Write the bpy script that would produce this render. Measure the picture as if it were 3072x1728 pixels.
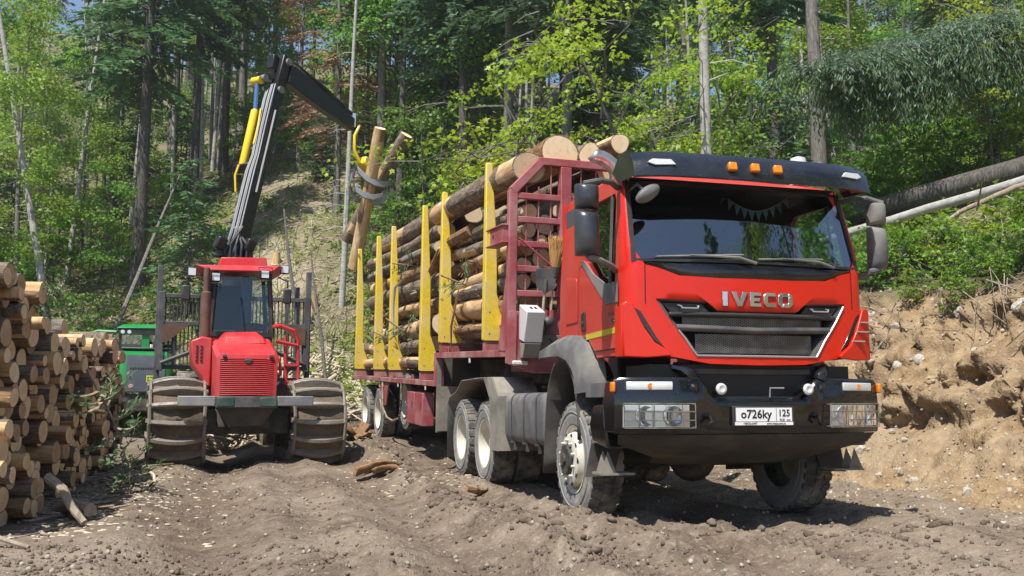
import bpy, bmesh, math, random
import numpy as np
from mathutils import Vector, Matrix, Euler

for o in list(bpy.data.objects):
    bpy.data.objects.remove(o, do_unlink=True)
SC = bpy.context.scene
COL = SC.collection
R = math.radians
PI = math.pi

# ------------------------------------------------------------------ camera, sky, sun, exposure
cam_d = bpy.data.cameras.new('camera')
cam_d.lens = 33.1
cam_d.sensor_width = 36.0
cam_d.clip_end = 800.0
cam = bpy.data.objects.new('camera', cam_d)
COL.objects.link(cam)
cam.location = (0.0, 0.0, 1.04)
cam.rotation_euler = (R(90) + 0.1216, 0, 0)
SC.camera = cam

SUN_EL = R(60)
SUN_DIR = Vector((-0.47, -0.883, 0)).normalized()       # horizontal direction towards the sun
world = bpy.data.worlds.new('World')
SC.world = world
world.use_nodes = True
wn = world.node_tree
wn.nodes.clear()
w_out = wn.nodes.new('ShaderNodeOutputWorld')
w_bg = wn.nodes.new('ShaderNodeBackground')
w_sky = wn.nodes.new('ShaderNodeTexSky')
w_sky.sky_type = 'NISHITA'
w_sky.sun_disc = False
w_sky.sun_elevation = SUN_EL
w_sky.sun_rotation = math.atan2(SUN_DIR.x, SUN_DIR.y)
w_sky.altitude = 400
w_sky.dust_density = 0.6
w_sky.ozone_density = 1.5
w_bg.inputs['Strength'].default_value = 0.115
wn.links.new(w_sky.outputs[0], w_bg.inputs[0])
wn.links.new(w_bg.outputs[0], w_out.inputs[0])

sun_d = bpy.data.lights.new('sun', 'SUN')
sun_d.energy = 5.0
sun_d.angle = R(0.53)
sun_d.color = (1.0, 0.955, 0.88)
sun = bpy.data.objects.new('sun', sun_d)
COL.objects.link(sun)
sun.location = (-20, -30, 50)
_sv = Vector((SUN_DIR.x * math.cos(SUN_EL), SUN_DIR.y * math.cos(SUN_EL), math.sin(SUN_EL)))
sun.rotation_euler = _sv.to_track_quat('Z', 'Y').to_euler()

SC.view_settings.view_transform = 'Standard'
SC.view_settings.look = 'None'
SC.view_settings.exposure = 0.55
SC.view_settings.gamma = 1.0
SC.view_settings.use_curve_mapping = False
SC.cycles.max_bounces = 6
SC.cycles.diffuse_bounces = 3
SC.cycles.glossy_bounces = 3
SC.cycles.transmission_bounces = 4
SC.cycles.transparent_max_bounces = 12
SC.cycles.sample_clamp_indirect = 6.0
SC.cycles.caustics_reflective = False
SC.cycles.caustics_refractive = False

# frames of the three machines, in metres: x to the right of the picture, y away from it
TRUCK = Vector((2.077, 7.982, 0.0)); TRUCK_YAW = 0.2704
KING = Vector((0.768, 12.704, 0.0)); TRAILER_YAW = 0.33; TRAILER_PITCH = 0.04
FORW = Vector((-4.36, 15.68, 0.03)); FORW_YAW = 0.36; FORW_S = 1.17

# ------------------------------------------------------------------ numeric noise
def _hash(ix, iy, seed):
    n = (ix.astype(np.int64) * 374761393 + iy.astype(np.int64) * 668265263 + seed * 1442695041) & 0x7fffffff
    n = ((n ^ (n >> 13)) * 1274126177) & 0x7fffffff
    return ((n ^ (n >> 16)) & 0xffff) / 65535.0

def vnoise(x, y, seed=0):
    x = np.asarray(x, float); y = np.asarray(y, float)
    ix = np.floor(x); iy = np.floor(y)
    fx = x - ix; fy = y - iy
    fx = fx * fx * (3 - 2 * fx); fy = fy * fy * (3 - 2 * fy)
    a = _hash(ix, iy, seed); b = _hash(ix + 1, iy, seed)
    c = _hash(ix, iy + 1, seed); d = _hash(ix + 1, iy + 1, seed)
    return (a * (1 - fx) + b * fx) * (1 - fy) + (c * (1 - fx) + d * fx) * fy * 1.0 - 0.5

def fbm(x, y, oct=4, seed=0, gain=0.5):
    t = 0.0; amp = 1.0; f = 1.0
    for i in range(oct):
        t = t + amp * vnoise(x * f + 17.3 * i, y * f - 9.1 * i, seed + i)
        amp *= gain; f *= 2.03
    return t

def sstep(a, b, x):
    t = np.clip((np.asarray(x, float) - a) / (b - a), 0, 1)
    return t * t * (3 - 2 * t)

# ------------------------------------------------------------------ terrain heights
CT, ST = math.cos(TRUCK_YAW), math.sin(TRUCK_YAW)

def road_xy(x, y):
    dx = x - TRUCK.x; dy = y - TRUCK.y
    return CT * dx + ST * dy, -ST * dx + CT * dy

def world_xy(X, Y):
    return CT * X - ST * Y + TRUCK.x, ST * X + CT * Y + TRUCK.y

def base_height(x, y):
    """large shape: road, cut bank on the right, wooded hill behind"""
    x = np.asarray(x, float); y = np.asarray(y, float)
    X, Y = road_xy(x, y)
    z = 0.062 * np.clip(Y - 6.0, 0, 30) * sstep(-4.6, -1.6, X) * (1 - sstep(16, 24, Y) * 0.6)
    z = z + 0.012 * np.clip(Y - 9, 0, 40)
    z = z - 0.035 * np.clip(-Y - 1.0, 0, 30)
    # bank
    toe = 3.35 + 0.35 * vnoise(Y * 0.35, 0 * Y + 3.1, 5) * 2 + 0.10 * np.clip(-Y, 0, 20) * 0
    d = X - toe
    face = (2.45 + 0.05 * np.clip(Y - 2, -3, 8)) * sstep(0.0, 3.1, d) ** 1.1 + 0.12 * np.clip(d, 0, 1.2)
    upper = 0.42 * np.clip(d - 3.0, 0, 80)
    bank = face + upper - 0.010 * np.clip(d - 25, 0, 200) ** 1.5
    # hill behind
    y1 = 17.2 + 0.75 * np.clip(-X - 3.0, 0, 7.5) - 0.12 * np.clip(X, 0, 10)
    e = Y - y1
    und = 1.6 * fbm(x * 0.06, y * 0.06, 3, 21)
    hill = 0.50 * np.clip(e, 0, 200) - 0.0009 * np.clip(e - 20, 0, 300) ** 2
    hill = np.maximum(hill, 0) + und * sstep(2, 18, e)
    # gully / skid trail running up the slope at the centre left
    tr = np.exp(-((x + 6.5 + (y - 22) * 0.16) / 2.6) ** 2) * sstep(1, 10, e) * (1 - sstep(28, 45, e))
    hill = hill - 0.5 * tr
    k = 1.2
    h = np.log(np.exp(np.clip(bank / k, -30, 60)) + np.exp(np.clip(hill / k, -30, 60))) * k - k * math.log(2) * (1 - np.clip((bank + hill) / 2.0, 0, 1))
    h = np.where(bank + hill < 1e-6, 0, np.maximum(h, np.maximum(bank, hill)))
    # low rise on the far left behind the log pile
    lft = sstep(-11.0, -20.0, X) * 1.2 + 0.16 * np.clip(-X - 13, 0, 60)
    return z + h + lft

def masks(x, y):
    X, Y = road_xy(np.asarray(x, float), np.asarray(y, float))
    toe = 3.35 + 0.35 * vnoise(Y * 0.35, 0 * Y + 3.1, 5) * 2
    d = X - toe + 0.5 * fbm(X * 0.8, Y * 0.8, 3, 33)
    bank = sstep(-0.5, 0.35, d)
    top = sstep(2.7, 3.5, d + 0.35 * fbm(X, Y, 2, 8))
    y1 = 17.2 + 0.75 * np.clip(-X - 3.0, 0, 7.5) - 0.12 * np.clip(X, 0, 10)
    hill = sstep(-1.8, 0.6, Y - y1 + 1.5 * fbm(X * 0.5, Y * 0.5, 3, 9))
    lft = sstep(-10.5, -13.0, X)
    forest = np.maximum(np.maximum(top, hill), lft)
    return bank * (1 - forest), forest

def ground_height(x, y):
    """with ruts, clods and erosion"""
    x = np.asarray(x, float); y = np.asarray(y, float)
    X, Y = road_xy(x, y)
    z = base_height(x, y)
    bank, forest = masks(x, y)
    mud = (1 - bank) * (1 - forest)
    near = 1 - sstep(14, 30, np.hypot(x, y))
    # wheel ruts along the road
    rut = 0
    for c0, w, dep in ((-1.05, 0.26, 0.06), (1.05, 0.26, 0.06), (-2.75, 0.34, 0.10), (-4.55, 0.36, 0.10), (-0.2, .30, .07), (-1.75, 0.22, 0.06), (2.35, 0.3, 0.06)):
        wob = c0 + 0.22 * vnoise(Y * 0.22, c0 + 0 * Y, 44) * 2
        q = (X - wob) / w
        rut = rut - dep * np.exp(-q * q) + dep * 0.55 * np.exp(-(np.abs(q) - 1.7) ** 2 / 0.35)
    z = z + rut * mud
    big = 0.10 * fbm(X * 0.7, Y * 0.45, 3, 2)
    rid = 1 - np.abs(fbm(X * 2.6, Y * 1.5, 4, 7)) * 2.6
    churned = sstep(-0.12, 0.22, fbm(X * 1.0, Y * 0.22, 3, 29)) * 0.85 + 0.15
    clod = (0.030 * np.clip(rid, 0, 1) ** 2 + 0.060 * fbm(X * 4.5, Y * 3.2, 4, 12, 0.6)) * churned
    hi = np.clip(fbm(X * 9, Y * 7, 3, 13, .65), 0, 1) ** 1.2 * 0.055 * churned
    # tread bars pressed into the packed strips
    bars = np.clip(np.sin(Y * 2 * PI / 0.235 + 1.5 * fbm(X * 2, Y * .5, 2, 31)) * 1.6, -1, 1)
    prints = sum(np.exp(-((X - c0 - 0.3 * vnoise(Y * 0.2, 0 * Y + c0, 46)) / 0.28) ** 4) for c0 in (-3.05, -4.75, -0.9, 0.75))
    clod = clod * (1 - 0.6 * np.clip(prints, 0, 1)) + 0.026 * bars * prints * sstep(-.25, .1, fbm(X * .7, Y * .5, 2, 34))
    # churned bars under the front of the truck and beside the pile
    churn = np.exp(-((X + 1.9) / 0.55) ** 2) * sstep(-2.5, 0, Y) * (1 - sstep(6, 8, Y)) + np.exp(-((Y + 0.45) / 0.4) ** 2) * sstep(-1.6, -0.8, X) * (1 - sstep(1.8, 3, X))
    crumb = 0.028 * churned * np.clip(1 - np.abs(fbm(X * 6.0, Y * 4.6, 3, 17, .6)) * 3.4, 0, 1) ** 2 * sstep(-.25, .2, fbm(X * .8, Y * .8, 2, 19)) + 0.020 * fbm(X * 13, Y * 11, 2, 23, .7) * (.3 + .7 * churned)
    z = z + mud * (big + clod + crumb + hi * (0.5 + near) + churn * (0.05 + 0.07 * fbm(X * 3.2, Y * 3.2, 3, 77)))
    # bank: gullies, ledges, pockets
    led = fbm(Y * 0.9 + 0.4 * X, z * 1.6 + X * 0.5, 4, 51, 0.55)
    pock = np.clip(-fbm(Y * 1.7, X * 1.3, 3, 61, 0.6) - 0.12, 0, 1)
    z = z + bank * (0.30 * led - 0.35 * pock + 0.07 * fbm(X * 6, Y * 6, 4, 5, .65))
    z = z + forest * (0.30 * fbm(X * 0.9, Y * 0.9, 4, 71) + 0.05 * fbm(X * 5, Y * 5, 2, 73))
    return z

def gh(x, y):
    return float(ground_height(np.array([x]), np.array([y]))[0])

def bank_push(Xr, Yr, zz):
    '''sideways crumbling of the cut face, in metres towards the hill'''
    rdg = 1 - np.abs(fbm(Yr * 2.0, zz * 2.6 + Xr * .3, 3, 202, .6)) * 2.6
    q = 0.36 * fbm(Yr * 0.9, zz * 1.5, 3, 201) + 0.07 * np.clip(rdg, -.6, 1) + 0.12 * fbm(Yr * 4.2, zz * 5.0 + Xr, 4, 203, .75) + 0.055 * fbm(Yr * 15, zz * 15 + Xr * 3, 3, 204, .75)
    hole = np.clip(-fbm(Yr * 1.5 + 3, zz * 2.2, 3, 205, .6) - .16, 0, 1)
    return (q + 0.65 * hole) * sstep(.25, .9, zz) * ((Yr > -8) & (Yr < 30))

def on_bank(x, y):
    '''surface point of the crumbled face for ground coordinates'''
    x = np.asarray(x, float); y = np.asarray(y, float); z = ground_height(x, y); b, _ = masks(x, y)
    X, Y = road_xy(x, y); q = bank_push(X, Y, z) * b
    return np.stack([x + CT * q, y + ST * q, z], 1)

# ------------------------------------------------------------------ mesh helpers
def tag(o, label=None, cat=None, group=None, kind=None):
    if label: o['label'] = label
    if cat: o['category'] = cat
    if group: o['group'] = group
    if kind: o['kind'] = kind
    return o

def empty(name, loc=(0, 0, 0), rot=(0, 0, 0), scale=1.0, label=None, cat=None, group=None, kind=None):
    o = bpy.data.objects.new(name, None)
    COL.objects.link(o)
    o.location = loc; o.rotation_euler = rot; o.scale = (scale,) * 3
    o.empty_display_size = 0.2
    return tag(o, label, cat, group, kind)

class MB:
    def __init__(s):
        s.v = []; s.f = []; s.m = []
    def add(s, vs, fs, mi=0, M=None):
        n = len(s.v)
        if M is not None:
            vs = [tuple(M @ Vector(p)) for p in vs]
        s.v.extend([tuple(p) for p in vs])
        for f in fs:
            s.f.append(tuple(i + n for i in f)); s.m.append(mi)
        return s
    def box(s, c, d, mi=0, M=None, rot=None):
        x, y, z = d[0] / 2, d[1] / 2, d[2] / 2
        vs = [Vector(p) for p in ((-x, -y, -z), (x, -y, -z), (x, y, -z), (-x, y, -z), (-x, -y, z), (x, -y, z), (x, y, z), (-x, y, z))]
        if rot is not None:
            E_ = Euler(rot).to_matrix()
            vs = [E_ @ p for p in vs]
        vs = [p + Vector(c) for p in vs]
        return s.add(vs, [(0, 3, 2, 1), (4, 5, 6, 7), (0, 1, 5, 4), (1, 2, 6, 5), (2, 3, 7, 6), (3, 0, 4, 7)], mi, M)
    def prism(s, poly, axis, a, b, mi=0, M=None):
        """poly: 2-D points in the two other axes (in order); extruded along axis from a to b"""
        n = len(poly)
        def P(p, t):
            if axis == 'x': return (t, p[0], p[1])
            if axis == 'y': return (p[0], t, p[1])
            return (p[0], p[1], t)
        vs = [P(p, a) for p in poly] + [P(p, b) for p in poly]
        fs = [tuple(range(n))[::-1], tuple(range(n, 2 * n))]
        fs += [(i, (i + 1) % n, n + (i + 1) % n, n + i) for i in range(n)]
        return s.add(vs, fs, mi, M)
    def loft(s, loops, close=True, caps=(False, False), mi=0, M=None):
        n = len(loops[0]); vs = [p for l in loops for p in l]; fs = []
        for k in range(len(loops) - 1):
            for i in range(n if close else n - 1):
                j = (i + 1) % n
                fs.append((k * n + i, k * n + j, (k + 1) * n + j, (k + 1) * n + i))
        if caps[0]: fs.append(tuple(range(n))[::-1])
        if caps[1]: fs.append(tuple(range((len(loops) - 1) * n, len(loops) * n)))
        return s.add(vs, fs, mi, M)
    def tube(s, pts, r, n=8, caps=True, mi=0, M=None, flat=1.0):
        pts = [Vector(p) for p in pts]
        if not hasattr(r, '__len__'): r = [r] * len(pts)
        t0 = (pts[1] - pts[0]).normalized()
        u = t0.orthogonal().normalized()
        loops = []
        for i, p in enumerate(pts):
            if i == 0: t = pts[1] - pts[0]
            elif i == len(pts) - 1: t = pts[-1] - pts[-2]
            else: t = (pts[i + 1] - pts[i]).normalized() + (pts[i] - pts[i - 1]).normalized()
            t = t.normalized()
            u = (u - t * u.dot(t))
            if u.length < 1e-6: u = t.orthogonal()
            u.normalize(); w = t.cross(u)
            loops.append([tuple(p + (u * math.cos(a) + w * math.sin(a) * flat) * r[i]) for a in (2 * PI * k / n for k in range(n))])
        return s.loft(loops, True, (caps, caps), mi, M)
    def cyl(s, p0, p1, r0, r1=None, n=16, mi=0, M=None, caps=True):
        return s.tube([p0, p1], [r0, r0 if r1 is None else r1], n, caps, mi, M)
    def lathe(s, prof, n=32, axis='x', c=(0, 0, 0), mi=0, M=None, close=False):
        """prof: (offset along axis, radius)"""
        loops = []
        for (a, r) in prof:
            l = []
            for k in range(n):
                t = 2 * PI * k / n
                q = (a, r * math.cos(t), r * math.sin(t))
                if axis == 'y': q = (q[1], q[0], q[2])
                if axis == 'z': q = (q[1], q[2], q[0])
                l.append((q[0] + c[0], q[1] + c[1], q[2] + c[2]))
            loops.append(l)
        if close: loops.append(loops[0])
        return s.loft(loops, True, (False, False), mi, M)
    def ball(s, c, r, n=12, m=8, mi=0, sc=(1, 1, 1), M=None):
        prof = [(-math.cos(PI * k / m), max(1e-4, math.sin(PI * k / m))) for k in range(m + 1)]
        loops = [[(c[0] + r * sc[0] * p[1] * math.cos(2 * PI * k / n), c[1] + r * sc[1] * p[1] * math.sin(2 * PI * k / n), c[2] + r * sc[2] * p[0]) for k in range(n)] for p in prof]
        return s.loft(loops, True, (True, True), mi, M)
    def mesh(s, name, smooth=True, angle=35, recalc=True):
        me = bpy.data.meshes.new(name)
        me.from_pydata(s.v, [], s.f)
        if len(set(s.m)) > 1:
            me.polygons.foreach_set('material_index', s.m)
        if recalc:
            bm = bmesh.new(); bm.from_mesh(me)
            bmesh.ops.recalc_face_normals(bm, faces=bm.faces)
            bm.to_mesh(me); bm.free()
        if smooth:
            me.polygons.foreach_set('use_smooth', [True] * len(me.polygons))
            me.set_sharp_from_angle(angle=R(angle))
        me.update()
        return me
    def build(s, name, mats, parent=None, bevel=0.0, smooth=True, angle=35, seg=2, label=None, cat=None, group=None, kind=None, recalc=True):
        me = s.mesh(name, smooth, angle, recalc)
        for m in (mats if isinstance(mats, (list, tuple)) else [mats]):
            me.materials.append(m)
        o = bpy.data.objects.new(name, me)
        COL.objects.link(o)
        if parent is not None: o.parent = parent
        if bevel > 0:
            b = o.modifiers.new('bevel', 'BEVEL')
            b.width = bevel; b.segments = seg; b.limit_method = 'ANGLE'; b.angle_limit = R(40)
            b.harden_normals = False
        return tag(o, label, cat, group, kind)

def fast_mesh(name, V, F, mats, mi=None, smooth=False, attrs=None):
    """numpy verts (n,3) and faces (m,k) -> mesh"""
    me = bpy.data.meshes.new(name)
    V = np.ascontiguousarray(V, np.float32); F = np.ascontiguousarray(F, np.int32)
    k = F.shape[1]
    me.vertices.add(len(V)); me.vertices.foreach_set('co', V.ravel())
    me.loops.add(F.size); me.loops.foreach_set('vertex_index', F.ravel())
    me.polygons.add(len(F))
    me.polygons.foreach_set('loop_start', np.arange(0, F.size, k, dtype=np.int32))
    if mi is not None: me.polygons.foreach_set('material_index', np.asarray(mi, np.int32))
    if smooth: me.polygons.foreach_set('use_smooth', np.ones(len(F), bool))
    for m in mats: me.materials.append(m)
    for an, av in (attrs or {}).items():
        a = me.attributes.new(an, 'FLOAT', 'POINT'); a.data.foreach_set('value', np.asarray(av, np.float32))
    me.update(calc_edges=True)
    return me

def link(name, me, parent=None, loc=None, rot=None, scale=None, **kw):
    o = bpy.data.objects.new(name, me)
    COL.objects.link(o)
    if parent is not None: o.parent = parent
    if loc is not None: o.location = loc
    if rot is not None: o.rotation_euler = rot
    if scale is not None: o.scale = scale if hasattr(scale, '__len__') else (scale,) * 3
    return tag(o, **kw)

def copy_tree(o, parent=None):
    c = o.copy(); COL.objects.link(c)
    c.parent = parent
    for ch in list(o.children): copy_tree(ch, c)
    return c

def text_mesh(body, size=1.0, extrude=0.004, offset=0.0, align='CENTER', bevel=0.0, space=1.0):
    cu = bpy.data.curves.new('lettering', 'FONT')
    cu.body = body; cu.size = size; cu.extrude = extrude; cu.offset = offset
    cu.align_x = align; cu.align_y = 'CENTER'; cu.bevel_depth = bevel; cu.space_character = space
    cu.resolution_u = 3
    t = bpy.data.objects.new('lettering', cu); COL.objects.link(t)
    dg = bpy.context.evaluated_depsgraph_get(); dg.update()
    me = bpy.data.meshes.new_from_object(t.evaluated_get(dg))
    bpy.data.objects.remove(t, do_unlink=True)
    return me

# ------------------------------------------------------------------ materials
class NT:
    def __init__(s, name):
        s.m = bpy.data.materials.new(name); s.m.use_nodes = True
        s.t = s.m.node_tree; s.t.nodes.clear()
        s.out = s.n('ShaderNodeOutputMaterial')
    def n(s, typ, **kw):
        q = s.t.nodes.new(typ)
        for k, v in kw.items(): setattr(q, k, v)
        return q
    def l(s, a, b): s.t.links.new(a, b)
    def noise(s, scale, detail=4, rough=0.55, vec=None, dist=0.0):
        q = s.n('ShaderNodeTexNoise'); q.inputs['Scale'].default_value = scale
        q.inputs['Detail'].default_value = detail; q.inputs['Roughness'].default_value = rough
        q.inputs['Distortion'].default_value = dist
        if vec is not None: s.l(vec, q.inputs['Vector'])
        return q.outputs[0]
    def ramp(s, fac, stops):
        q = s.n('ShaderNodeValToRGB')
        el = q.color_ramp.elements
        while len(el) < len(stops): el.new(0.5)
        for e, (p, c) in zip(el, stops):
            e.position = p; e.color = c if len(c) == 4 else (*c, 1)
        s.l(fac, q.inputs[0])
        return q.outputs[0]
    def mix(s, fac, a, b, mode='MIX'):
        q = s.n('ShaderNodeMix', data_type='RGBA', blend_type=mode)
        for sock, v in ((q.inputs[0], fac), (q.inputs[6], a), (q.inputs[7], b)):
            if hasattr(v, 'is_linked'): s.l(v, sock)
            elif hasattr(v, '__len__'): sock.default_value = v if len(v) == 4 else (*v, 1)
            else: sock.default_value = v
        return q.outputs[2]
    def math(s, op, a, b=None, clamp=False):
        q = s.n('ShaderNodeMath', operation=op, use_clamp=clamp)
        for sock, v in ((q.inputs[0], a), (q.inputs[1], b)):
            if v is None: continue
            if hasattr(v, 'is_linked'): s.l(v, sock)
            else: sock.default_value = v
        return q.outputs[0]
    def coord(s, kind='Object'):
        return s.n('ShaderNodeTexCoord').outputs[kind]
    def mapping(s, vec, scale=(1, 1, 1), rot=(0, 0, 0)):
        q = s.n('ShaderNodeMapping'); q.inputs['Scale'].default_value = scale; q.inputs['Rotation'].default_value = rot
        s.l(vec, q.inputs['Vector']); return q.outputs[0]
    def bump(s, h, strength=0.3, dist=0.02):
        q = s.n('ShaderNodeBump'); q.inputs['Strength'].default_value = strength; q.inputs['Distance'].default_value = dist
        s.l(h, q.inputs['Height']); return q.outputs[0]
    def bsdf(s, col, rough=0.6, metal=0.0, normal=None, spec=None, coat=0.0):
        q = s.n('ShaderNodeBsdfPrincipled')
        for sock, v in ((q.inputs['Base Color'], col), (q.inputs['Roughness'], rough), (q.inputs['Metallic'], metal)):
            if hasattr(v, 'is_linked'): s.l(v, sock)
            elif hasattr(v, '__len__'): sock.default_value = v if len(v) == 4 else (*v, 1)
            else: sock.default_value = v
        if spec is not None: q.inputs['Specular IOR Level'].default_value = spec
        if coat: q.inputs['Coat Weight'].default_value = coat; q.inputs['Coat Roughness'].default_value = 0.08
        if normal is not None: s.l(normal, q.inputs['Normal'])
        return q.outputs[0]
    def end(s, sh):
        s.l(sh, s.out.inputs['Surface']); return s.m

DUST = (0.30, 0.255, 0.19)
MUDC = (0.22, 0.185, 0.14)

def paint(name, col, rough=0.4, metal=0.0, var=0.12, dirt=0.25, dscale=3.0, dcol=DUST, spots=0.0, bump=0.0, coat=0.0, low=0.0, hi=1.6):
    """paint or plastic with dusty patches; low: mud thrown up from below (object z)"""
    t = NT(name); c = t.coord()
    n1 = t.noise(dscale, 6, 0.62, c)
    n2 = t.noise(dscale * 9, 4, 0.6, c)
    base = t.mix(t.ramp(n2, [(0.3, (0, 0, 0)), (0.75, (1, 1, 1))]), tuple(x * (1 - var) for x in col), tuple(min(1, x * (1 + var)) for x in col))
    d = t.math('MULTIPLY', t.ramp(n1, [(0.42, (0, 0, 0)), (0.72, (1, 1, 1))]), dirt)
    if spots:
        sp = t.noise(95, 2, 0.5, c)
        sp2 = t.ramp(sp, [(0.66, (0, 0, 0)), (0.72, (1, 1, 1))])
        d = t.math('MAXIMUM', d, t.math('MULTIPLY', sp2, spots))
    if low:
        sx = t.n('ShaderNodeSeparateXYZ'); t.l(c, sx.inputs[0])
        g = t.math('DIVIDE', t.math('SUBTRACT', hi, sx.outputs[2]), hi, True)
        g = t.math('MULTIPLY', g, t.math('ADD', n1, n2))
        d = t.math('MAXIMUM', d, t.math('MULTIPLY', g, low, True))
    colr = t.mix(d, base, dcol)
    rg = t.math('ADD', t.math('MULTIPLY', d, 0.5), rough, True)
    nrm = t.bump(t.math('ADD', n2, n1), bump, 0.01) if bump else None
    return t.end(t.bsdf(colr, rg, metal, nrm, coat=coat))

def leafmat(name, c1, c2, c3, trans=0.35, rough=0.55, scale=0.7, vary=0.25):
    t = NT(name); c = t.coord()
    oi = t.n('ShaderNodeObjectInfo')
    n1 = t.noise(scale, 3, 0.6, c)
    n2 = t.noise(scale * 13, 2, 0.5, c)
    a = t.mix(t.ramp(n1, [(0.35, (0, 0, 0)), (0.65, (1, 1, 1))]), c1, c2)
    a = t.mix(t.math('MULTIPLY', t.ramp(n2, [(0.4, (0, 0, 0)), (0.7, (1, 1, 1))]), 0.6), a, c3)
    hs = t.n('ShaderNodeHueSaturation')
    t.l(a, hs.inputs['Color'])
    t.l(t.math('ADD', t.math('MULTIPLY', oi.outputs['Random'], vary * 2), 1 - vary), hs.inputs['Value'])
    t.l(t.math('ADD', t.math('MULTIPLY', oi.outputs['Random'], 0.035), 0.482), hs.inputs['Hue'])
    d = t.bsdf(hs.outputs[0], rough, 0.0, None, 0.35)
    tr = t.n('ShaderNodeBsdfTranslucent'); t.l(hs.outputs[0], tr.inputs['Color'])
    mx = t.n('ShaderNodeMixShader'); mx.inputs[0].default_value = trans
    t.l(d, mx.inputs[1]); t.l(tr.outputs[0], mx.inputs[2])
    return t.end(mx.outputs[0])

def barkmat(name, c1, c2, c3, vs=(5, 5, 0.9), scale=2.2, bump=0.7):
    t = NT(name); c = t.coord()
    m = t.mapping(c, vs)
    n1 = t.noise(scale * 2, 6, 0.65, m, 0.6)
    n2 = t.noise(scale * 0.35, 3, 0.5, c)
    n3 = t.noise(scale * 9, 3, 0.6, c)
    a = t.ramp(n1, [(0.33, c1), (0.5, c2), (0.68, c3)])
    a = t.mix(t.ramp(n2, [(0.35, (0, 0, 0)), (0.65, (0.55, 0.55, 0.55))]), a, c2)
    h = t.math('ADD', n1, t.math('MULTIPLY', n3, 0.4))
    return t.end(t.bsdf(a, 0.9, 0, t.bump(h, bump, 0.03), 0.2))

M = {}
M['red'] = paint('red cab paint', (0.62, 0.014, 0.002), 0.27, 0, 0.05, 0.06, 1.3, (0.42, 0.14, 0.07), 0.16, 0, 0.12, 0.09, 2.6)
M['red_side'] = paint('dusty red cab side paint', (0.56, 0.030, 0.020), 0.32, 0, 0.05, 0.32, 1.1, (0.42, 0.20, 0.15), 0.14, 0, 0.25, 0.4, 2.6)
M['maroon'] = paint('dusty maroon trailer paint', (0.31, 0.060, 0.068), 0.5, 0, 0.14, 0.6, 2.2, (0.46, 0.27, 0.26), 0.12, 0.06)
M['maroon_low'] = paint('muddy maroon chassis paint', (0.29, 0.075, 0.075), 0.6, 0, 0.15, 0.85, 2.0, (0.42, 0.32, 0.27), 0.2, 0.15)
M['yellow'] = paint('scuffed yellow stake paint', (0.72, 0.52, 0.035), 0.45, 0, 0.12, 0.75, 2.4, (0.62, 0.50, 0.27), 0.2, 0.05)
M['black_gloss'] = paint('glossy black bumper', (0.005, 0.005, 0.006), 0.14, 0, 0.1, 0.03, 2.0, DUST, 0.22, 0, 0.5)
M['black_visor'] = paint('dusty smoked visor', (0.010, 0.012, 0.016), 0.16, 0, 0.1, 0.10, 3.0, (0.2, 0.2, 0.2), 0.32, 0, 0.5)
M['black'] = paint('black plastic', (0.018, 0.018, 0.019), 0.45, 0, 0.1, 0.12, 3.0, DUST, 0.12)
M['black_mesh'] = paint('dusty wire', (0.16, 0.16, 0.16), 0.35, 0.5, 0.1, 0.7, 9.0, (0.42, 0.40, 0.35))
M['dark_grey'] = paint('grey plastic', (0.050, 0.050, 0.052), 0.5, 0, 0.12, 0.35, 2.4, DUST, 0.12)
M['mirror_case'] = paint('blue black mirror housing', (0.026, 0.030, 0.038), 0.3, 0, 0.1, 0.10, 3.0, DUST, 0.08, 0, 0.3)
M['grey_dusty'] = paint('dust caked grey plastic', (0.105, 0.106, 0.110), 0.55, 0, 0.12, 0.8, 2.0, (0.30, 0.275, 0.225), 0.15, 0.08)
M['mudguard'] = paint('muddy mudguard', (0.17, 0.155, 0.13), 0.75, 0, 0.15, 0.85, 2.6, (0.36, 0.32, 0.255), 0.3, 0.2)
M['chassis'] = paint('muddy black steel', (0.030, 0.028, 0.026), 0.7, 0, 0.2, 0.7, 4.0, MUDC, 0.2, 0.2)
M['skid'] = paint('muddy skid plate', (0.040, 0.036, 0.031), 0.7, 0, 0.15, 0.6, 2.4, (0.18, 0.155, 0.12), 0.25, 0.08)
M['tyre'] = paint('mud caked tyre rubber', (0.055, 0.052, 0.048), 0.85, 0, 0.2, 1.0, 5.0, (0.34, 0.30, 0.245), 0.4, 0.5)
M['tyre_wall'] = paint('chalky tyre wall', (0.20, 0.20, 0.195), 0.8, 0, 0.15, 0.85, 6.0, (0.36, 0.32, 0.26), 0.3, 0.25)
M['rim'] = paint('cream painted rim', (0.60, 0.57, 0.48), 0.45, 0, 0.06, 0.5, 5.0, (0.42, 0.36, 0.26), 0.2, 0.03)
M['chrome'] = paint('chrome', (0.75, 0.75, 0.75), 0.10, 1.0, 0.04, 0.04)
M['silver'] = paint('brushed silver', (0.62, 0.63, 0.65), 0.28, 0.7, 0.05, 0.12)
M['steel_pipe'] = paint('stainless pipe', (0.5, 0.5, 0.5), 0.3, 0.85, 0.06, 0.15)
M['white'] = paint('white enamel', (0.62, 0.61, 0.58), 0.4, 0, 0.04, 0.25, 3.0, (0.5, 0.46, 0.38), 0.08)
M['plate'] = paint('number plate white', (0.80, 0.80, 0.79), 0.35, 0, 0.02, 0.1, 4.0, DUST, 0.06)
M['ink'] = paint('black ink', (0.012, 0.012, 0.014), 0.5, 0, 0, 0)
M['ink_red'] = paint('red ink', (0.5, 0.02, 0.02), 0.5, 0, 0, 0)
M['ink_blue'] = paint('blue ink', (0.03, 0.07, 0.35), 0.5, 0, 0, 0)
M['amber'] = paint('amber lens', (0.80, 0.22, 0.012), 0.18, 0, 0.05, 0.05)
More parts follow.
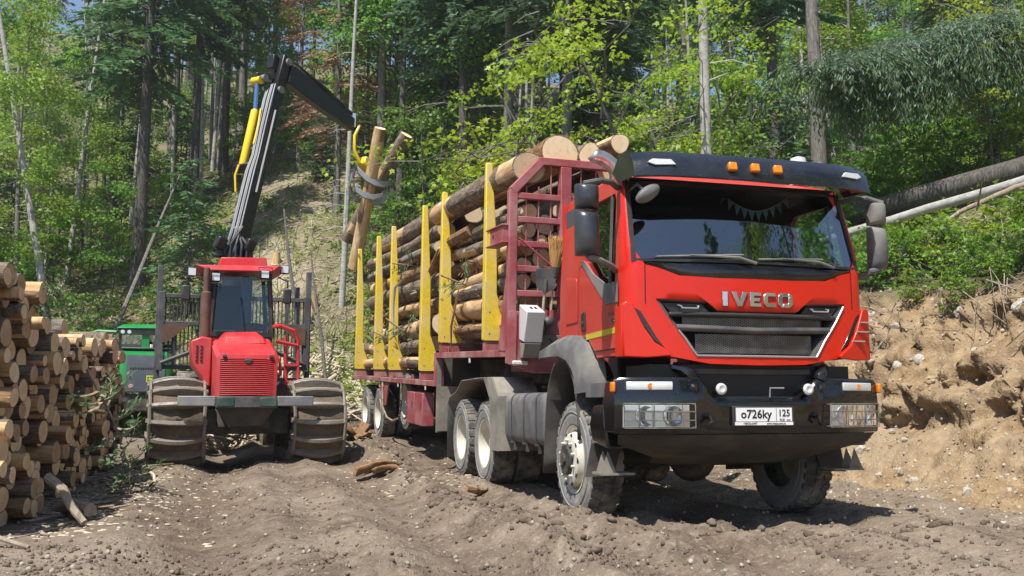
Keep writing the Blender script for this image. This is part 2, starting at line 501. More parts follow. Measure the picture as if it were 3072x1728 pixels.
M['lens_white'] = paint('clear ribbed lens', (0.72, 0.72, 0.70), 0.12, 0.25, 0.10, 0.05)
M['lens_rear'] = paint('lamp reflector', (0.72, 0.74, 0.78), 0.16, 0.6, 0.12, 0.02, 14)
M['stripe'] = paint('yellow reflective stripe', (0.55, 0.47, 0.02), 0.4, 0, 0.06, 0.2)
M['forw_red'] = paint('sun faded crimson paint', (0.56, 0.026, 0.032), 0.36, 0, 0.09, 0.42, 2.6, (0.40, 0.16, 0.14), 0.22, 0.03, 0, 0.35, 1.9)
M['forw_grey'] = paint('worn dark grey steel', (0.055, 0.055, 0.058), 0.55, 0, 0.15, 0.5, 4.0, (0.24, 0.22, 0.19), 0.2, 0.1)
M['forw_bare'] = paint('scraped grey bumper', (0.20, 0.20, 0.21), 0.5, 0.1, 0.2, 0.7, 4.0, (0.36, 0.34, 0.30), 0.2, 0.1)
M['forw_green'] = paint('dark green lamp cover', (0.014, 0.06, 0.045), 0.4, 0, 0.1, 0.3)
M['rust'] = paint('rusty exhaust', (0.11, 0.05, 0.032), 0.7, 0, 0.25, 0.5, 6.0, (0.20, 0.13, 0.09), 0.2, 0.1)
M['crane'] = paint('oily black crane steel', (0.012, 0.012, 0.014), 0.32, 0.1, 0.1, 0.16, 4.0, (0.12, 0.11, 0.10), 0.10)
M['hose'] = paint('black hydraulic hose', (0.022, 0.024, 0.028), 0.35, 0, 0.1, 0.2)
M['hose_blue'] = paint('bluish steel pipe', (0.075, 0.10, 0.135), 0.4, 0.1, 0.2, 0.3)
M['cyl_yellow'] = paint('yellow cylinder paint', (0.80, 0.56, 0.010), 0.3, 0, 0.05, 0.12, 3.0)
M['rod'] = paint('blue tinted piston rod', (0.16, 0.28, 0.50), 0.15, 0.7, 0.05, 0.02)
M['tine'] = paint('worn steel tine', (0.30, 0.30, 0.31), 0.35, 0.6, 0.2, 0.3, 5.0, (0.2, 0.17, 0.13))
M['jd_green'] = paint('bright green paint', (0.012, 0.24, 0.055), 0.3, 0, 0.06, 0.12)
M['jd_grey'] = paint('slate grey panel', (0.075, 0.085, 0.105), 0.4, 0, 0.06, 0.2)
M['jd_yellow'] = paint('yellow badge', (0.75, 0.62, 0.02), 0.4, 0, 0, 0)
M['track_mud'] = paint('mud packed track', (0.165, 0.128, 0.090), 0.9, 0, 0.3, 0.8, 5.0, (0.085, 0.064, 0.045), 0.3, 1.0)
M['track_steel'] = paint('polished track bar', (0.25, 0.225, 0.185), 0.5, 0.15, 0.25, 0.9, 6.0, (0.17, 0.135, 0.095), 0.4, 0.5)
M['seat'] = paint('dark seat cloth', (0.020, 0.022, 0.026), 0.9, 0, 0.1, 0)
M['cab_in'] = paint('grey cab lining', (0.07, 0.07, 0.075), 0.85, 0, 0.1, 0)
M['denim'] = paint('blue door curtain', (0.10, 0.20, 0.42), 0.8, 0, 0.12, 0.05)
M['straw'] = paint('broom straw', (0.50, 0.27, 0.08), 0.8, 0, 0.3, 0.3, 30, (0.55, 0.40, 0.2))
M['wood_handle'] = paint('weathered wooden handle', (0.42, 0.36, 0.26), 0.7, 0, 0.15, 0.3, 12)
M['flag'] = paint('pale blue pennant', (0.50, 0.62, 0.70), 0.8, 0, 0.1, 0)
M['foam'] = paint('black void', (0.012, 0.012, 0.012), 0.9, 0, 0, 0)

def glassmat(name, tint=(0.75, 0.82, 0.82), refl=1.0):
    t = NT(name)
    fr = t.n('ShaderNodeFresnel'); fr.inputs['IOR'].default_value = 1.5
    tr = t.n('ShaderNodeBsdfTransparent'); tr.inputs['Color'].default_value = (*tint, 1)
    gl = t.n('ShaderNodeBsdfGlossy'); gl.inputs['Roughness'].default_value = 0.01
    gl.inputs['Color'].default_value = (0.95, 0.97, 1, 1)
    mx = t.n('ShaderNodeMixShader')
    t.l(t.math('MULTIPLY', fr.outputs[0], refl, True), mx.inputs[0])
    t.l(tr.outputs[0], mx.inputs[1]); t.l(gl.outputs[0], mx.inputs[2])
    return t.end(mx.outputs[0])
M['glass'] = glassmat('windscreen glass', (0.62, 0.72, 0.72), 5.0)
M['glass_side'] = glassmat('side window glass', (0.55, 0.65, 0.62), 1.6)
M['glass_green'] = glassmat('green tinted plexiglass', (0.16, 0.50, 0.36), 1.2)
M['glass_jd'] = glassmat('harvester window', (0.42, 0.46, 0.46), 2.0)
M['lamp_glass'] = glassmat('headlamp glass', (0.85, 0.88, 0.9), 1.5)

M['bark_dark'] = barkmat('dark fir bark', (0.035, 0.030, 0.027), (0.10, 0.088, 0.078), (0.20, 0.185, 0.17))
M['bark_grey'] = barkmat('grey larch bark', (0.07, 0.062, 0.055), (0.17, 0.155, 0.14), (0.30, 0.28, 0.25))
M['bark_pale'] = barkmat('pale aspen bark', (0.20, 0.19, 0.175), (0.36, 0.345, 0.32), (0.50, 0.48, 0.45), (2, 2, 3.0), 1.6, 0.3)
M['bark_log'] = barkmat('log bark', (0.060, 0.042, 0.030), (0.19, 0.145, 0.105), (0.38, 0.30, 0.225), (4, 4, 1.2), 2.4, 0.9)
M['bark_log2'] = barkmat('reddish log bark', (0.08, 0.045, 0.026), (0.25, 0.145, 0.075), (0.42, 0.29, 0.17), (4, 4, 1.2), 2.0, 0.9)
M['bark_log3'] = barkmat('grey log bark', (0.07, 0.055, 0.045), (0.20, 0.17, 0.14), (0.36, 0.32, 0.27), (4, 4, 1.2), 2.6, 0.9)
M['peeled'] = barkmat('peeled log wood', (0.34, 0.20, 0.09), (0.56, 0.37, 0.19), (0.72, 0.55, 0.35), (3, 3, 0.6), 1.6, 0.35)

def endmat(name, c1, c2, c3):
    t = NT(name); c = t.coord()
    sx = t.n('ShaderNodeSeparateXYZ'); t.l(c, sx.inputs[0])
    rr = t.math('SQRT', t.math('ADD', t.math('POWER', sx.outputs[0], 2), t.math('POWER', sx.outputs[1], 2)))
    nz = t.noise(6, 3, 0.6, c)
    rn = t.math('ADD', t.math('MULTIPLY', rr, 380), t.math('MULTIPLY', nz, 26))
    ring = t.math('ADD', t.math('MULTIPLY', t.math('SINE', rn), 0.5), 0.5)
    a = t.mix(t.math('MULTIPLY', ring, 0.22), c1, c2)
    heart = t.math('ADD', t.math('MULTIPLY', rr, 6.0), t.math('MULTIPLY', nz, 0.5))
    a = t.mix(t.ramp(heart, [(0.45, (0.55, 0.55, 0.55)), (0.75, (0, 0, 0))]), a, c2)
    oi = t.n('ShaderNodeObjectInfo')
    nb = t.math('ADD', t.noise(2.5, 3, 0.6, c), t.math('MULTIPLY', t.math('SUBTRACT', oi.outputs['Random'], 0.5), 0.5))
    a = t.mix(t.ramp(nb, [(0.3, (0, 0, 0)), (0.75, (1, 1, 1))]), a, c3)
    a = t.mix(t.ramp(t.noise(14, 4, 0.7, c), [(0.50, (0, 0, 0)), (0.72, (0.45, 0.45, 0.45))]), a, tuple(v * .55 for v in c2))
    saw = t.noise(1.0, 2, 0.5, t.mapping(c, (6, 90, 1), (0, 0, 0.6)))
    return t.end(t.bsdf(a, 0.8, 0, t.bump(t.math('ADD', saw, ring), 0.25, 0.006), 0.2))
M['log_end'] = endmat('sawn log end', (0.72, 0.54, 0.31), (0.56, 0.38, 0.19), (0.78, 0.62, 0.40))
M['log_end_b'] = endmat('fresh sawn end', (0.78, 0.60, 0.36), (0.62, 0.43, 0.22), (0.82, 0.68, 0.46))
M['log_end_c'] = endmat('weathered sawn end', (0.46, 0.32, 0.19), (0.30, 0.19, 0.10), (0.52, 0.38, 0.24))

def chipmat():
    t = NT('bark chips'); c = t.coord(); n1 = t.noise(7, 3, 0.6, c)
    return t.end(t.bsdf(t.ramp(n1, [(0.3, (0.16, 0.075, 0.03)), (0.5, (0.38, 0.20, 0.075)), (0.7, (0.52, 0.36, 0.19))]), 0.8))
M['chips'] = chipmat()
def rockmat(name, a, b, c_):
    t = NT(name); c = t.coord(); n1 = t.noise(5, 6, 0.65, c); n2 = t.noise(40, 3, 0.6, c)
    oi = t.n('ShaderNodeObjectInfo')
    return t.end(t.bsdf(t.ramp(n1, [(0.3, a), (0.5, b), (0.72, c_)]), 0.9, 0, t.bump(t.math('ADD', n1, t.math('MULTIPLY', n2, .4)), 0.6, 0.02), 0.2))
M['rock'] = rockmat('pale limestone', (0.26, 0.22, 0.165), (0.42, 0.38, 0.31), (0.60, 0.57, 0.50))
M['clod'] = rockmat('mud clod', (0.085, 0.062, 0.043), (0.145, 0.111, 0.080), (0.215, 0.171, 0.127))
M['soil_clod'] = rockmat('soil crumb', (0.15, 0.098, 0.052), (0.26, 0.175, 0.098), (0.36, 0.262, 0.16))
M['pebble'] = rockmat('pebble', (0.22, 0.185, 0.14), (0.33, 0.285, 0.225), (0.46, 0.415, 0.34))
M['stick'] = barkmat('dead stick', (0.14, 0.105, 0.075), (0.28, 0.225, 0.165), (0.44, 0.38, 0.30), (3, 3, 1), 3, 0.4)
M['stick_pale'] = barkmat('bleached stick', (0.34, 0.27, 0.19), (0.50, 0.42, 0.31), (0.66, 0.58, 0.46), (3, 3, 1), 3, 0.3)

def groundmat():
    t = NT('ground'); geo = t.n('ShaderNodeNewGeometry'); p = geo.outputs['Position']
    def at(nm):
        q = t.n('ShaderNodeAttribute'); q.attribute_name = nm; return q.outputs['Fac']
    n1 = t.noise(0.55, 3, 0.6, p); n2 = t.noise(4.5, 4, 0.65, p); n3 = t.noise(26, 3, 0.65, p)
    mud = t.ramp(n2, [(0.30, (0.082, 0.060, 0.042)), (0.5, (0.150, 0.114, 0.082)), (0.70, (0.232, 0.184, 0.137))])
    mud = t.mix(t.ramp(n1, [(0.40, (0, 0, 0)), (0.64, (0.75, 0.75, 0.75))]), mud, (0.275, 0.224, 0.168))
    mud = t.mix(t.math('MULTIPLY', at('damp'), 0.75), mud, t.ramp(n2, [(0.3, (0.085, 0.060, 0.041)), (0.7, (0.155, 0.115, 0.082))]))
    mud = t.mix(t.ramp(n3, [(0.55, (0, 0, 0)), (0.72, (0.6, 0.6, 0.6))]), mud, (0.36, 0.305, 0.236))
    mud = t.mix(t.ramp(n3, [(0.25, (0.7, 0.7, 0.7)), (0.42, (0, 0, 0))]), mud, (0.075, 0.056, 0.040))
    soil = t.ramp(n2, [(0.30, (0.17, 0.108, 0.055)), (0.48, (0.28, 0.19, 0.102)), (0.68, (0.37, 0.267, 0.158))])
    vo = t.n('ShaderNodeTexVoronoi', feature='F1'); vo.inputs['Scale'].default_value = 6.5; vw = t.n('ShaderNodeVectorMath', operation='ADD'); t.l(p, vw.inputs[0]); vs_ = t.n('ShaderNodeVectorMath', operation='SCALE'); nc = t.n('ShaderNodeTexNoise'); nc.inputs['Scale'].default_value = 5.0; nc.inputs['Detail'].default_value = 2; t.l(p, nc.inputs['Vector']); t.l(nc.outputs['Color'], vs_.inputs[0]); vs_.inputs['Scale'].default_value = 0.22; t.l(vs_.outputs[0], vw.inputs[1]); t.l(vw.outputs[0], vo.inputs['Vector'])
    soil = t.mix(t.ramp(vo.outputs['Distance'], [(0.45, (0, 0, 0)), (0.95, (0.55, 0.55, 0.55))]), soil, (0.12, 0.075, 0.04))
    soil = t.mix(t.ramp(n1, [(0.42, (0, 0, 0)), (0.62, (0.6, 0.6, 0.6))]), soil, (0.33, 0.26, 0.175))
    soil = t.mix(t.ramp(n3, [(0.58, (0, 0, 0)), (0.70, (0.8, 0.8, 0.8))]), soil, (0.43, 0.36, 0.265))
    lit = t.ramp(n2, [(0.30, (0.075, 0.055, 0.034)), (0.48, (0.16, 0.125, 0.082)), (0.70, (0.30, 0.245, 0.17))])
    lit = t.mix(t.ramp(n3, [(0.52, (0, 0, 0)), (0.68, (0.7, 0.7, 0.7))]), lit, (0.40, 0.34, 0.26))
    grn = t.ramp(t.noise(0.9, 3, 0.65, p), [(0.44, (0, 0, 0)), (0.60, (0.85, 0.85, 0.85))])
    lit = t.mix(t.math('MULTIPLY', grn, at('green')), lit, t.ramp(n3, [(0.3, (0.035, 0.062, 0.012)), (0.65, (0.12, 0.17, 0.035))]))
    lit = t.mix(at('trail'), lit, t.ramp(n3, [(0.3, (0.27, 0.215, 0.145)), (0.5, (0.40, 0.335, 0.245)), (0.7, (0.56, 0.50, 0.40))]))
    col = t.mix(at('bank'), mud, soil)
    col = t.mix(at('topsoil'), col, t.ramp(n3, [(0.3, (0.045, 0.033, 0.022)), (0.65, (0.13, 0.10, 0.07))]))
    col = t.mix(at('forest'), col, lit)
    return t.end(t.bsdf(col, 0.95, 0, t.bump(n3, 0.9, 0.03), 0.15))
M['ground'] = groundmat()

M['needle'] = leafmat('dark fir needles', (0.070, 0.145, 0.052), (0.105, 0.195, 0.072), (0.145, 0.235, 0.095), 0.35, 0.5, 0.6)
M['needle_pine'] = leafmat('blue green pine needles', (0.080, 0.165, 0.085), (0.125, 0.215, 0.12), (0.175, 0.26, 0.15), 0.35, 0.5, 0.6)
M['needle_grey'] = leafmat('silvery fir needles', (0.15, 0.25, 0.165), (0.24, 0.335, 0.25), (0.10, 0.185, 0.085), 0.28, 0.5, 1.5)
M['needle_dead'] = leafmat('rusty dead needles', (0.24, 0.115, 0.075), (0.32, 0.17, 0.11), (0.19, 0.125, 0.09), 0.25, 0.7, 0.6)
M['leaf'] = leafmat('green leaves', (0.19, 0.32, 0.036), (0.26, 0.40, 0.050), (0.33, 0.45, 0.08), 0.48, 0.5, 0.6)
M['leaf_deep'] = leafmat('deep green leaves', (0.11, 0.235, 0.036), (0.175, 0.315, 0.050), (0.235, 0.36, 0.07), 0.46, 0.5, 0.6)
M['leaf_lime'] = leafmat('lime maple leaves', (0.33, 0.44, 0.030), (0.42, 0.50, 0.040), (0.21, 0.35, 0.045), 0.5, 0.45, 0.9, 0.12)
M['leaf_maple'] = leafmat('fresh maple leaves', (0.19, 0.35, 0.035), (0.28, 0.43, 0.05), (0.14, 0.26, 0.04), 0.48, 0.45, 0.9, 0.15)
M['grass'] = leafmat('pale grass', (0.19, 0.24, 0.06), (0.27, 0.30, 0.10), (0.36, 0.34, 0.16), 0.35, 0.6, 1.2)

# ------------------------------------------------------------------ ground sheet
def spaced(lo, a, b, hi, d, g=1.07):
    mid = list(np.arange(a, b, d))
    up = []; s = d; p = b
    while p < hi:
        up.append(p); s *= g; p += s
    up.append(hi)
    dn = []; s = d; p = a
    while True:
        s *= g; p -= s
        if p < lo: break
        dn.append(p)
    dn.append(lo)
    return np.array(dn[::-1] + mid + up)

def make_ground():
    xs = spaced(-110, -5.2, 7.6, 120, 0.034, 1.05)
    ys = spaced(-45, 5.4, 12.5, 170, 0.034, 1.03)
    gx, gy = np.meshgrid(xs, ys)
    z = ground_height(gx.ravel(), gy.ravel())
    V = np.stack([gx.ravel(), gy.ravel(), z], 1)
    nx, ny = len(xs), len(ys)
    i = np.arange(nx * ny).reshape(ny, nx)
    F = np.stack([i[:-1, :-1].ravel(), i[:-1, 1:].ravel(), i[1:, 1:].ravel(), i[1:, :-1].ravel()], 1)
    bank, forest = masks(V[:, 0], V[:, 1])
    e = sstep(18, 24, road_xy(V[:, 0], V[:, 1])[1])
    tr = np.exp(-((V[:, 0] + 6.5 + (V[:, 1] - 22) * 0.16) / 2.4) ** 2) * e * (1 - sstep(40, 60, V[:, 1]))
    tr = 0.75 * tr * np.clip(.40 + 1.6 * fbm(V[:, 0] * .6, V[:, 1] * .6, 3, 92), 0, 1)
    tr = np.maximum(tr, 0.6 * np.clip(fbm(V[:, 0] * .35, V[:, 1] * .35, 3, 91) * 2 - .1, 0, 1) * (V[:, 1] < 46))
    Xr, Yr = road_xy(V[:, 0], V[:, 1])
    push = bank_push(Xr, Yr, V[:, 2]) * bank
    V[:, 0] += CT * push; V[:, 1] += ST * push
    rub = sstep(15.5, 17, Yr) * (1 - sstep(19, 22, Yr)) * sstep(-6, -4, Xr) * (1 - sstep(2, 4, Xr))
    tr = np.maximum(tr, rub)
    dd = Xr - (3.35 + 0.7 * vnoise(Yr * 0.35, 0 * Yr + 3.1, 5))
    tops = np.exp(-((dd - 2.95 + .3 * fbm(Xr * 1.5, Yr * 1.5, 3, 81)) / .28) ** 2)
    grn = np.clip(sstep(3, 9, Xr) + sstep(26, 40, Yr) + 0.35, 0, 1)
    dmp = 0
    for c0, w in ((-2.75, .36), (-4.55, .38), (-0.2, .3), (-1.75, .25), (2.35, .3), (-1.05, .3), (1.05, .3)):
        dmp = np.maximum(dmp, np.exp(-((Xr - c0 - 0.44 * vnoise(Yr * 0.22, c0 + 0 * Yr, 44)) / w) ** 2))
    dmp = dmp * sstep(-.3, .25, fbm(Xr * .6, Yr * .35, 3, 141))
    me = fast_mesh('ground', V, F, [M['ground']], None, True, dict(bank=bank, forest=forest, trail=np.clip(tr, 0, 1), green=grn, topsoil=tops, damp=dmp))
    return link('ground', me, kind='structure')
make_ground()

# ------------------------------------------------------------------ log truck
def fy(X, Z=1.6):
    y = -0.04 + 0.165 * (X / 1.25) ** 2
    if Z > 2.2: y += (Z - 2.2) * 0.30
    return y

truck = empty('log_truck', TRUCK, (0, 0, TRUCK_YAW), 1.0,
              'red tractor truck with black visor and bumper hauling a log trailer', 'truck')

def ring_pts(poly, n):
    """resample a closed polygon at n points, keeping its corners"""
    poly = [Vector(p) for p in poly]; k = len(poly)
    L = [(poly[(i + 1) % k] - poly[i]).length for i in range(k)]
    tot = sum(L)
    cnt = [1] * k; rest = n - k
    fr = [l / tot * rest for l in L]
    add = [int(f) for f in fr]
    order = sorted(range(k), key=lambda i: fr[i] - add[i], reverse=True)
    for i in order[:rest - sum(add)]: add[i] += 1
    out = []
    for i in range(k):
        c = 1 + add[i]
        for j in range(c): out.append(poly[i].lerp(poly[(i + 1) % k], j / c))
    return out

def match_ring(outer, inner, n):
    """angle-free pairing: resample both so that listed corners pair up (same number of corners)"""
    k = len(outer); per = n // k; A = []; B = []
    for i in range(k):
        for j in range(per):
            A.append(Vector(outer[i]).lerp(Vector(outer[(i + 1) % k]), j / per))
            B.append(Vector(inner[i]).lerp(Vector(inner[(i + 1) % k]), j / per))
    return A, B

def mir(poly): return [(-x, z) for (x, z) in reversed(poly)]

# --- front panel with the grille opening
half_o = [(0.0, 1.355), (0.45, 1.365), (0.80, 1.425), (0.90, 1.55), (1.03, 1.80), (1.0, 2.0), (0.985, 2.19), (0.88, 2.165), (0.70, 2.10), (0.35, 2.085), (0, 2.085)]
half_i = [(0.0, 1.43), (0.30, 1.43), (0.565, 1.43), (0.66, 1.57), (0.80, 1.75), (0.90, 1.90), (0.70, 1.893), (0.465, 1.885), (0.375, 1.81), (0.2, 1.805), (0, 1.805)]
outer = half_o + mir(half_o)[1:-1]
inner = half_i + mir(half_i)[1:-1]
A, B = match_ring(outer, inner, len(outer) * 3)
def F3(p, off=0.0): return (p[0], fy(p[0], p[1]) + off, p[1])
mb = MB()
loops = [[F3(a.lerp(b, t)) for a, b in zip(A, B)] for t in (0, 0.25, 0.5, 0.75, 0.96)]
loops.append([F3(a.lerp(b, 1.0), 0.012) for a, b in zip(A, B)])
loops.insert(0, [F3(a, 0.10) for a in A])
mb.loft(loops)
front = mb.build('front_panel', M['red'], truck, angle=50)
# grille frame, sloping into the recess
mb = MB()
ctr = Vector((0, 1.64))
B2 = [ctr + (b - ctr) * 0.93 for b in B]
mb.loft([[F3(b, 0.010) for b in B], [F3(b.lerp(c, 0.6), 0.02) for b, c in zip(B, B2)], [F3(c, 0.07) for c in B2], [F3(c, 0.16) for c in B2]])
gr = mb.build('grille', M['dark_grey'], truck, angle=40)
mb = MB()      # bright sloping cheek on the right side of the opening
for sgn in (1,):
    poly = [(0.60 * sgn, 1.445), (0.685 * sgn, 1.575), (0.795 * sgn, 1.725), (0.885 * sgn, 1.88), (0.825 * sgn, 1.80), (0.72 * sgn, 1.64), (0.60 * sgn, 1.50)]
    n = len(poly)
    mb.add([F3(p, 0.012 if i < 4 else 0.075) for i, p in enumerate(poly)], [tuple(range(n))])
mb.build('grille_cheek', M['silver'], gr)
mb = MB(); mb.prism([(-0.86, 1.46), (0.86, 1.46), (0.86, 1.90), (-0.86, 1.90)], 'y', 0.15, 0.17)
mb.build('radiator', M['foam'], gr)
mb = MB(); mb.tube([F3(q_, -.004) for q_ in [(-0.72, 1.645), (-0.66, 1.57), (-0.60, 1.478), (-0.565, 1.432), (-0.3, 1.430), (0, 1.430), (0.3, 1.430), (0.565, 1.432), (0.60, 1.478), (0.66, 1.57), (0.72, 1.645), (0.80, 1.75), (0.885, 1.88)]], 0.009, 6); mb.build('grille_trim', M['silver'], gr)
# crossbars
def bar(pts, h, d, name, mat, par):
    m_ = MB()
    loops = []
    for (x, z) in pts:
        y = fy(x, z)
        loops.append([(x, y + 0.0, z - h / 2), (x, y - 0.012, z), (x, y + 0.0, z + h / 2), (x, y + d, z + h / 2), (x, y + d, z - h / 2)])
    m_.loft(loops, True, (True, True))
    return m_.build(name, mat, par, 0.006)
bar([(-0.73 + 1.46 * k / 12, 1.645 + 0.02 * abs(k - 6) / 6) for k in range(13)], 0.055, 0.09, 'crossbar', M['dark_grey'], gr)
bar([(-0.79 + 1.58 * k / 12, 1.775) for k in range(13)], 0.04, 0.05, 'crossbar', M['black'], gr)
# wire mesh inserts, real wires
def wires(x0, x1, z0, z1, name, step=0.036, sl=0.55):
    m_ = MB()
    H = z1 - z0
    for sgn in (-1, 1):
        c = x0 - H / sl
        while c < x1 + H / sl:
            a = max(x0, min(x1, c)); b = max(x0, min(x1, c + sgn * H / sl))
            if abs(a - b) > 1e-3:
                za = z0 + (a - c) * sgn * sl; zb = z0 + (b - c) * sgn * sl
                m_.tube([(a, fy(a) + 0.055 + 0.003 * sgn, za), (b, fy(b) + 0.055 + 0.003 * sgn, zb)], 0.0050, 4, False)
            c += step
    o_ = m_.build(name, M['black_mesh'], gr, smooth=False, recalc=False); tag(o_, kind='stuff')
wires(-0.66, 0.66, 1.675, 1.755, 'wire_mesh')
wires(-0.55, 0.55, 1.455, 1.615, 'wire_mesh')
for sx in (-0.62, 0.62):
    mb = MB()
    y = fy(sx, 1.83) + 0.02
    mb.tube([(sx - 0.085, y + 0.03, 1.855), (sx - 0.08, y - 0.03, 1.842), (sx - 0.07, y - 0.035, 1.825), (sx + 0.07, y - 0.035, 1.825), (sx + 0.08, y - 0.03, 1.842), (sx + 0.085, y + 0.03, 1.855)], 0.0075, 8)
    mb.build('grab_handle', M['silver'], gr)
# upper grille panels flanking the name
for sgn in (-1, 1):
    mb = MB()
    poly = [(0.44 * sgn, 1.80), (0.50 * sgn, 1.865), (0.84 * sgn, 1.872), (0.76 * sgn, 1.79)]
    mb.add([F3(p, 0.03) for p in poly] + [F3(p, 0.08) for p in poly], [(0, 1, 2, 3), (0, 1, 5, 4), (2, 3, 7, 6), (1, 2, 6, 5), (3, 0, 4, 7)])
    mb.build('handle_panel', M['black'], gr)

# name letters: I V E C O, chromed, each one a piece
def letter(name, polys, x, w):
    m_ = MB(); h = 0.125; z0 = 1.848
    for P_ in polys:
        pts = [(x + a * w, z0 + b * h) for a, b in P_]
        n = len(pts)
        m_.add([(px, fy(px) - 0.020, pz) for px, pz in pts] + [(px, fy(px) + 0.004, pz) for px, pz in pts],
               [tuple(range(n))] + [(i, (i + 1) % n, n + (i + 1) % n, n + i) for i in range(n)])
    return m_.build(name, M['chrome'], truck, 0.004, angle=30)
letter('badge_letter', [[(0, 0), (1, 0), (1, 1), (0, 1)]], -0.335, 0.048)
letter('badge_letter', [[(0, 1), (.36, 0), (.64, 0), (1, 1), (.68, 1), (.5, .36), (.32, 1)]], -0.255, 0.15)
letter('badge_letter', [[(0, 0), (1, 0), (1, .25), (.38, .25), (.38, .38), (.92, .38), (.92, .62), (.38, .62), (.38, .75), (1, .75), (1, 1), (0, 1)]], -0.085, 0.105)
letter('badge_letter', [[(.25, 0), (1, 0), (1, .26), (.42, .26), (.36, .32), (.36, .68), (.42, .74), (1, .74), (1, 1), (.25, 1), (0, .78), (0, .22)]], 0.045, 0.115)
_o = [(.22, 0), (.78, 0), (1, .22), (1, .78), (.78, 1), (.22, 1), (0, .78), (0, .22)]
_i = [(.36, .26), (.64, .26), (.70, .34), (.70, .66), (.64, .74), (.36, .74), (.30, .66), (.30, .34)]
letter('badge_letter', [[_o[k], _o[(k + 1) % 8], _i[(k + 1) % 8], _i[k]] for k in range(8)], 0.185, 0.145)

# --- black scuttle panel below the windscreen
mb = MB()
top = [(-0.985 + 1.97 * k / 20, 2.225) for k in range(21)]
def scz(x):
    a = abs(x)
    return 2.088 if a < 0.62 else 2.088 + (a - 0.62) / 0.365 * 0.108
mb.loft([[F3((x, scz(x)), 0.012) for x, z in top], [F3((x, scz(x) * 0.5 + 2.225 * 0.5), -0.004) for x, z in top], [F3((x, 2.225), 0.02) for x, z in top], [F3((x, 2.225), 0.14) for x, z in top]], False)
mb.build('scuttle_panel', M['black_gloss'], truck, angle=60)

# --- cab shell: corner posts, sides with window openings, roof and back
XS = 1.15
def cab_side(s):
    m_ = MB()
    o_ = [(0.225, 1.44), (0.22, 2.22), (0.335, 2.90), (0.40, 3.02), (1.70, 3.06), (1.80, 2.96), (1.82, 1.68), (1.42, 1.68), (0.95, 1.60), (0.78, 1.44)]
    i_ = [(0.32, 2.05), (0.31, 2.30), (0.40, 2.80), (0.44, 2.87), (1.00, 2.88), (1.08, 2.82), (1.10, 2.36), (1.0, 2.28), (0.80, 2.14), (0.50, 2.05)]
    A_, B_ = match_ring(o_, i_, len(o_) * 3)
    def S3(p, off=0.0):
        x = XS - off - 0.10 * max(0, p[1] - 2.2) ** 1.3
        return (s * x, p[0], p[1])
    m_.loft([[S3(a.lerp(b, t)) for a, b in zip(A_, B_)] for t in (0, 0.33, 0.66, 1.0)] + [[S3(b, 0.05) for b in B_]])
    return m_, S3
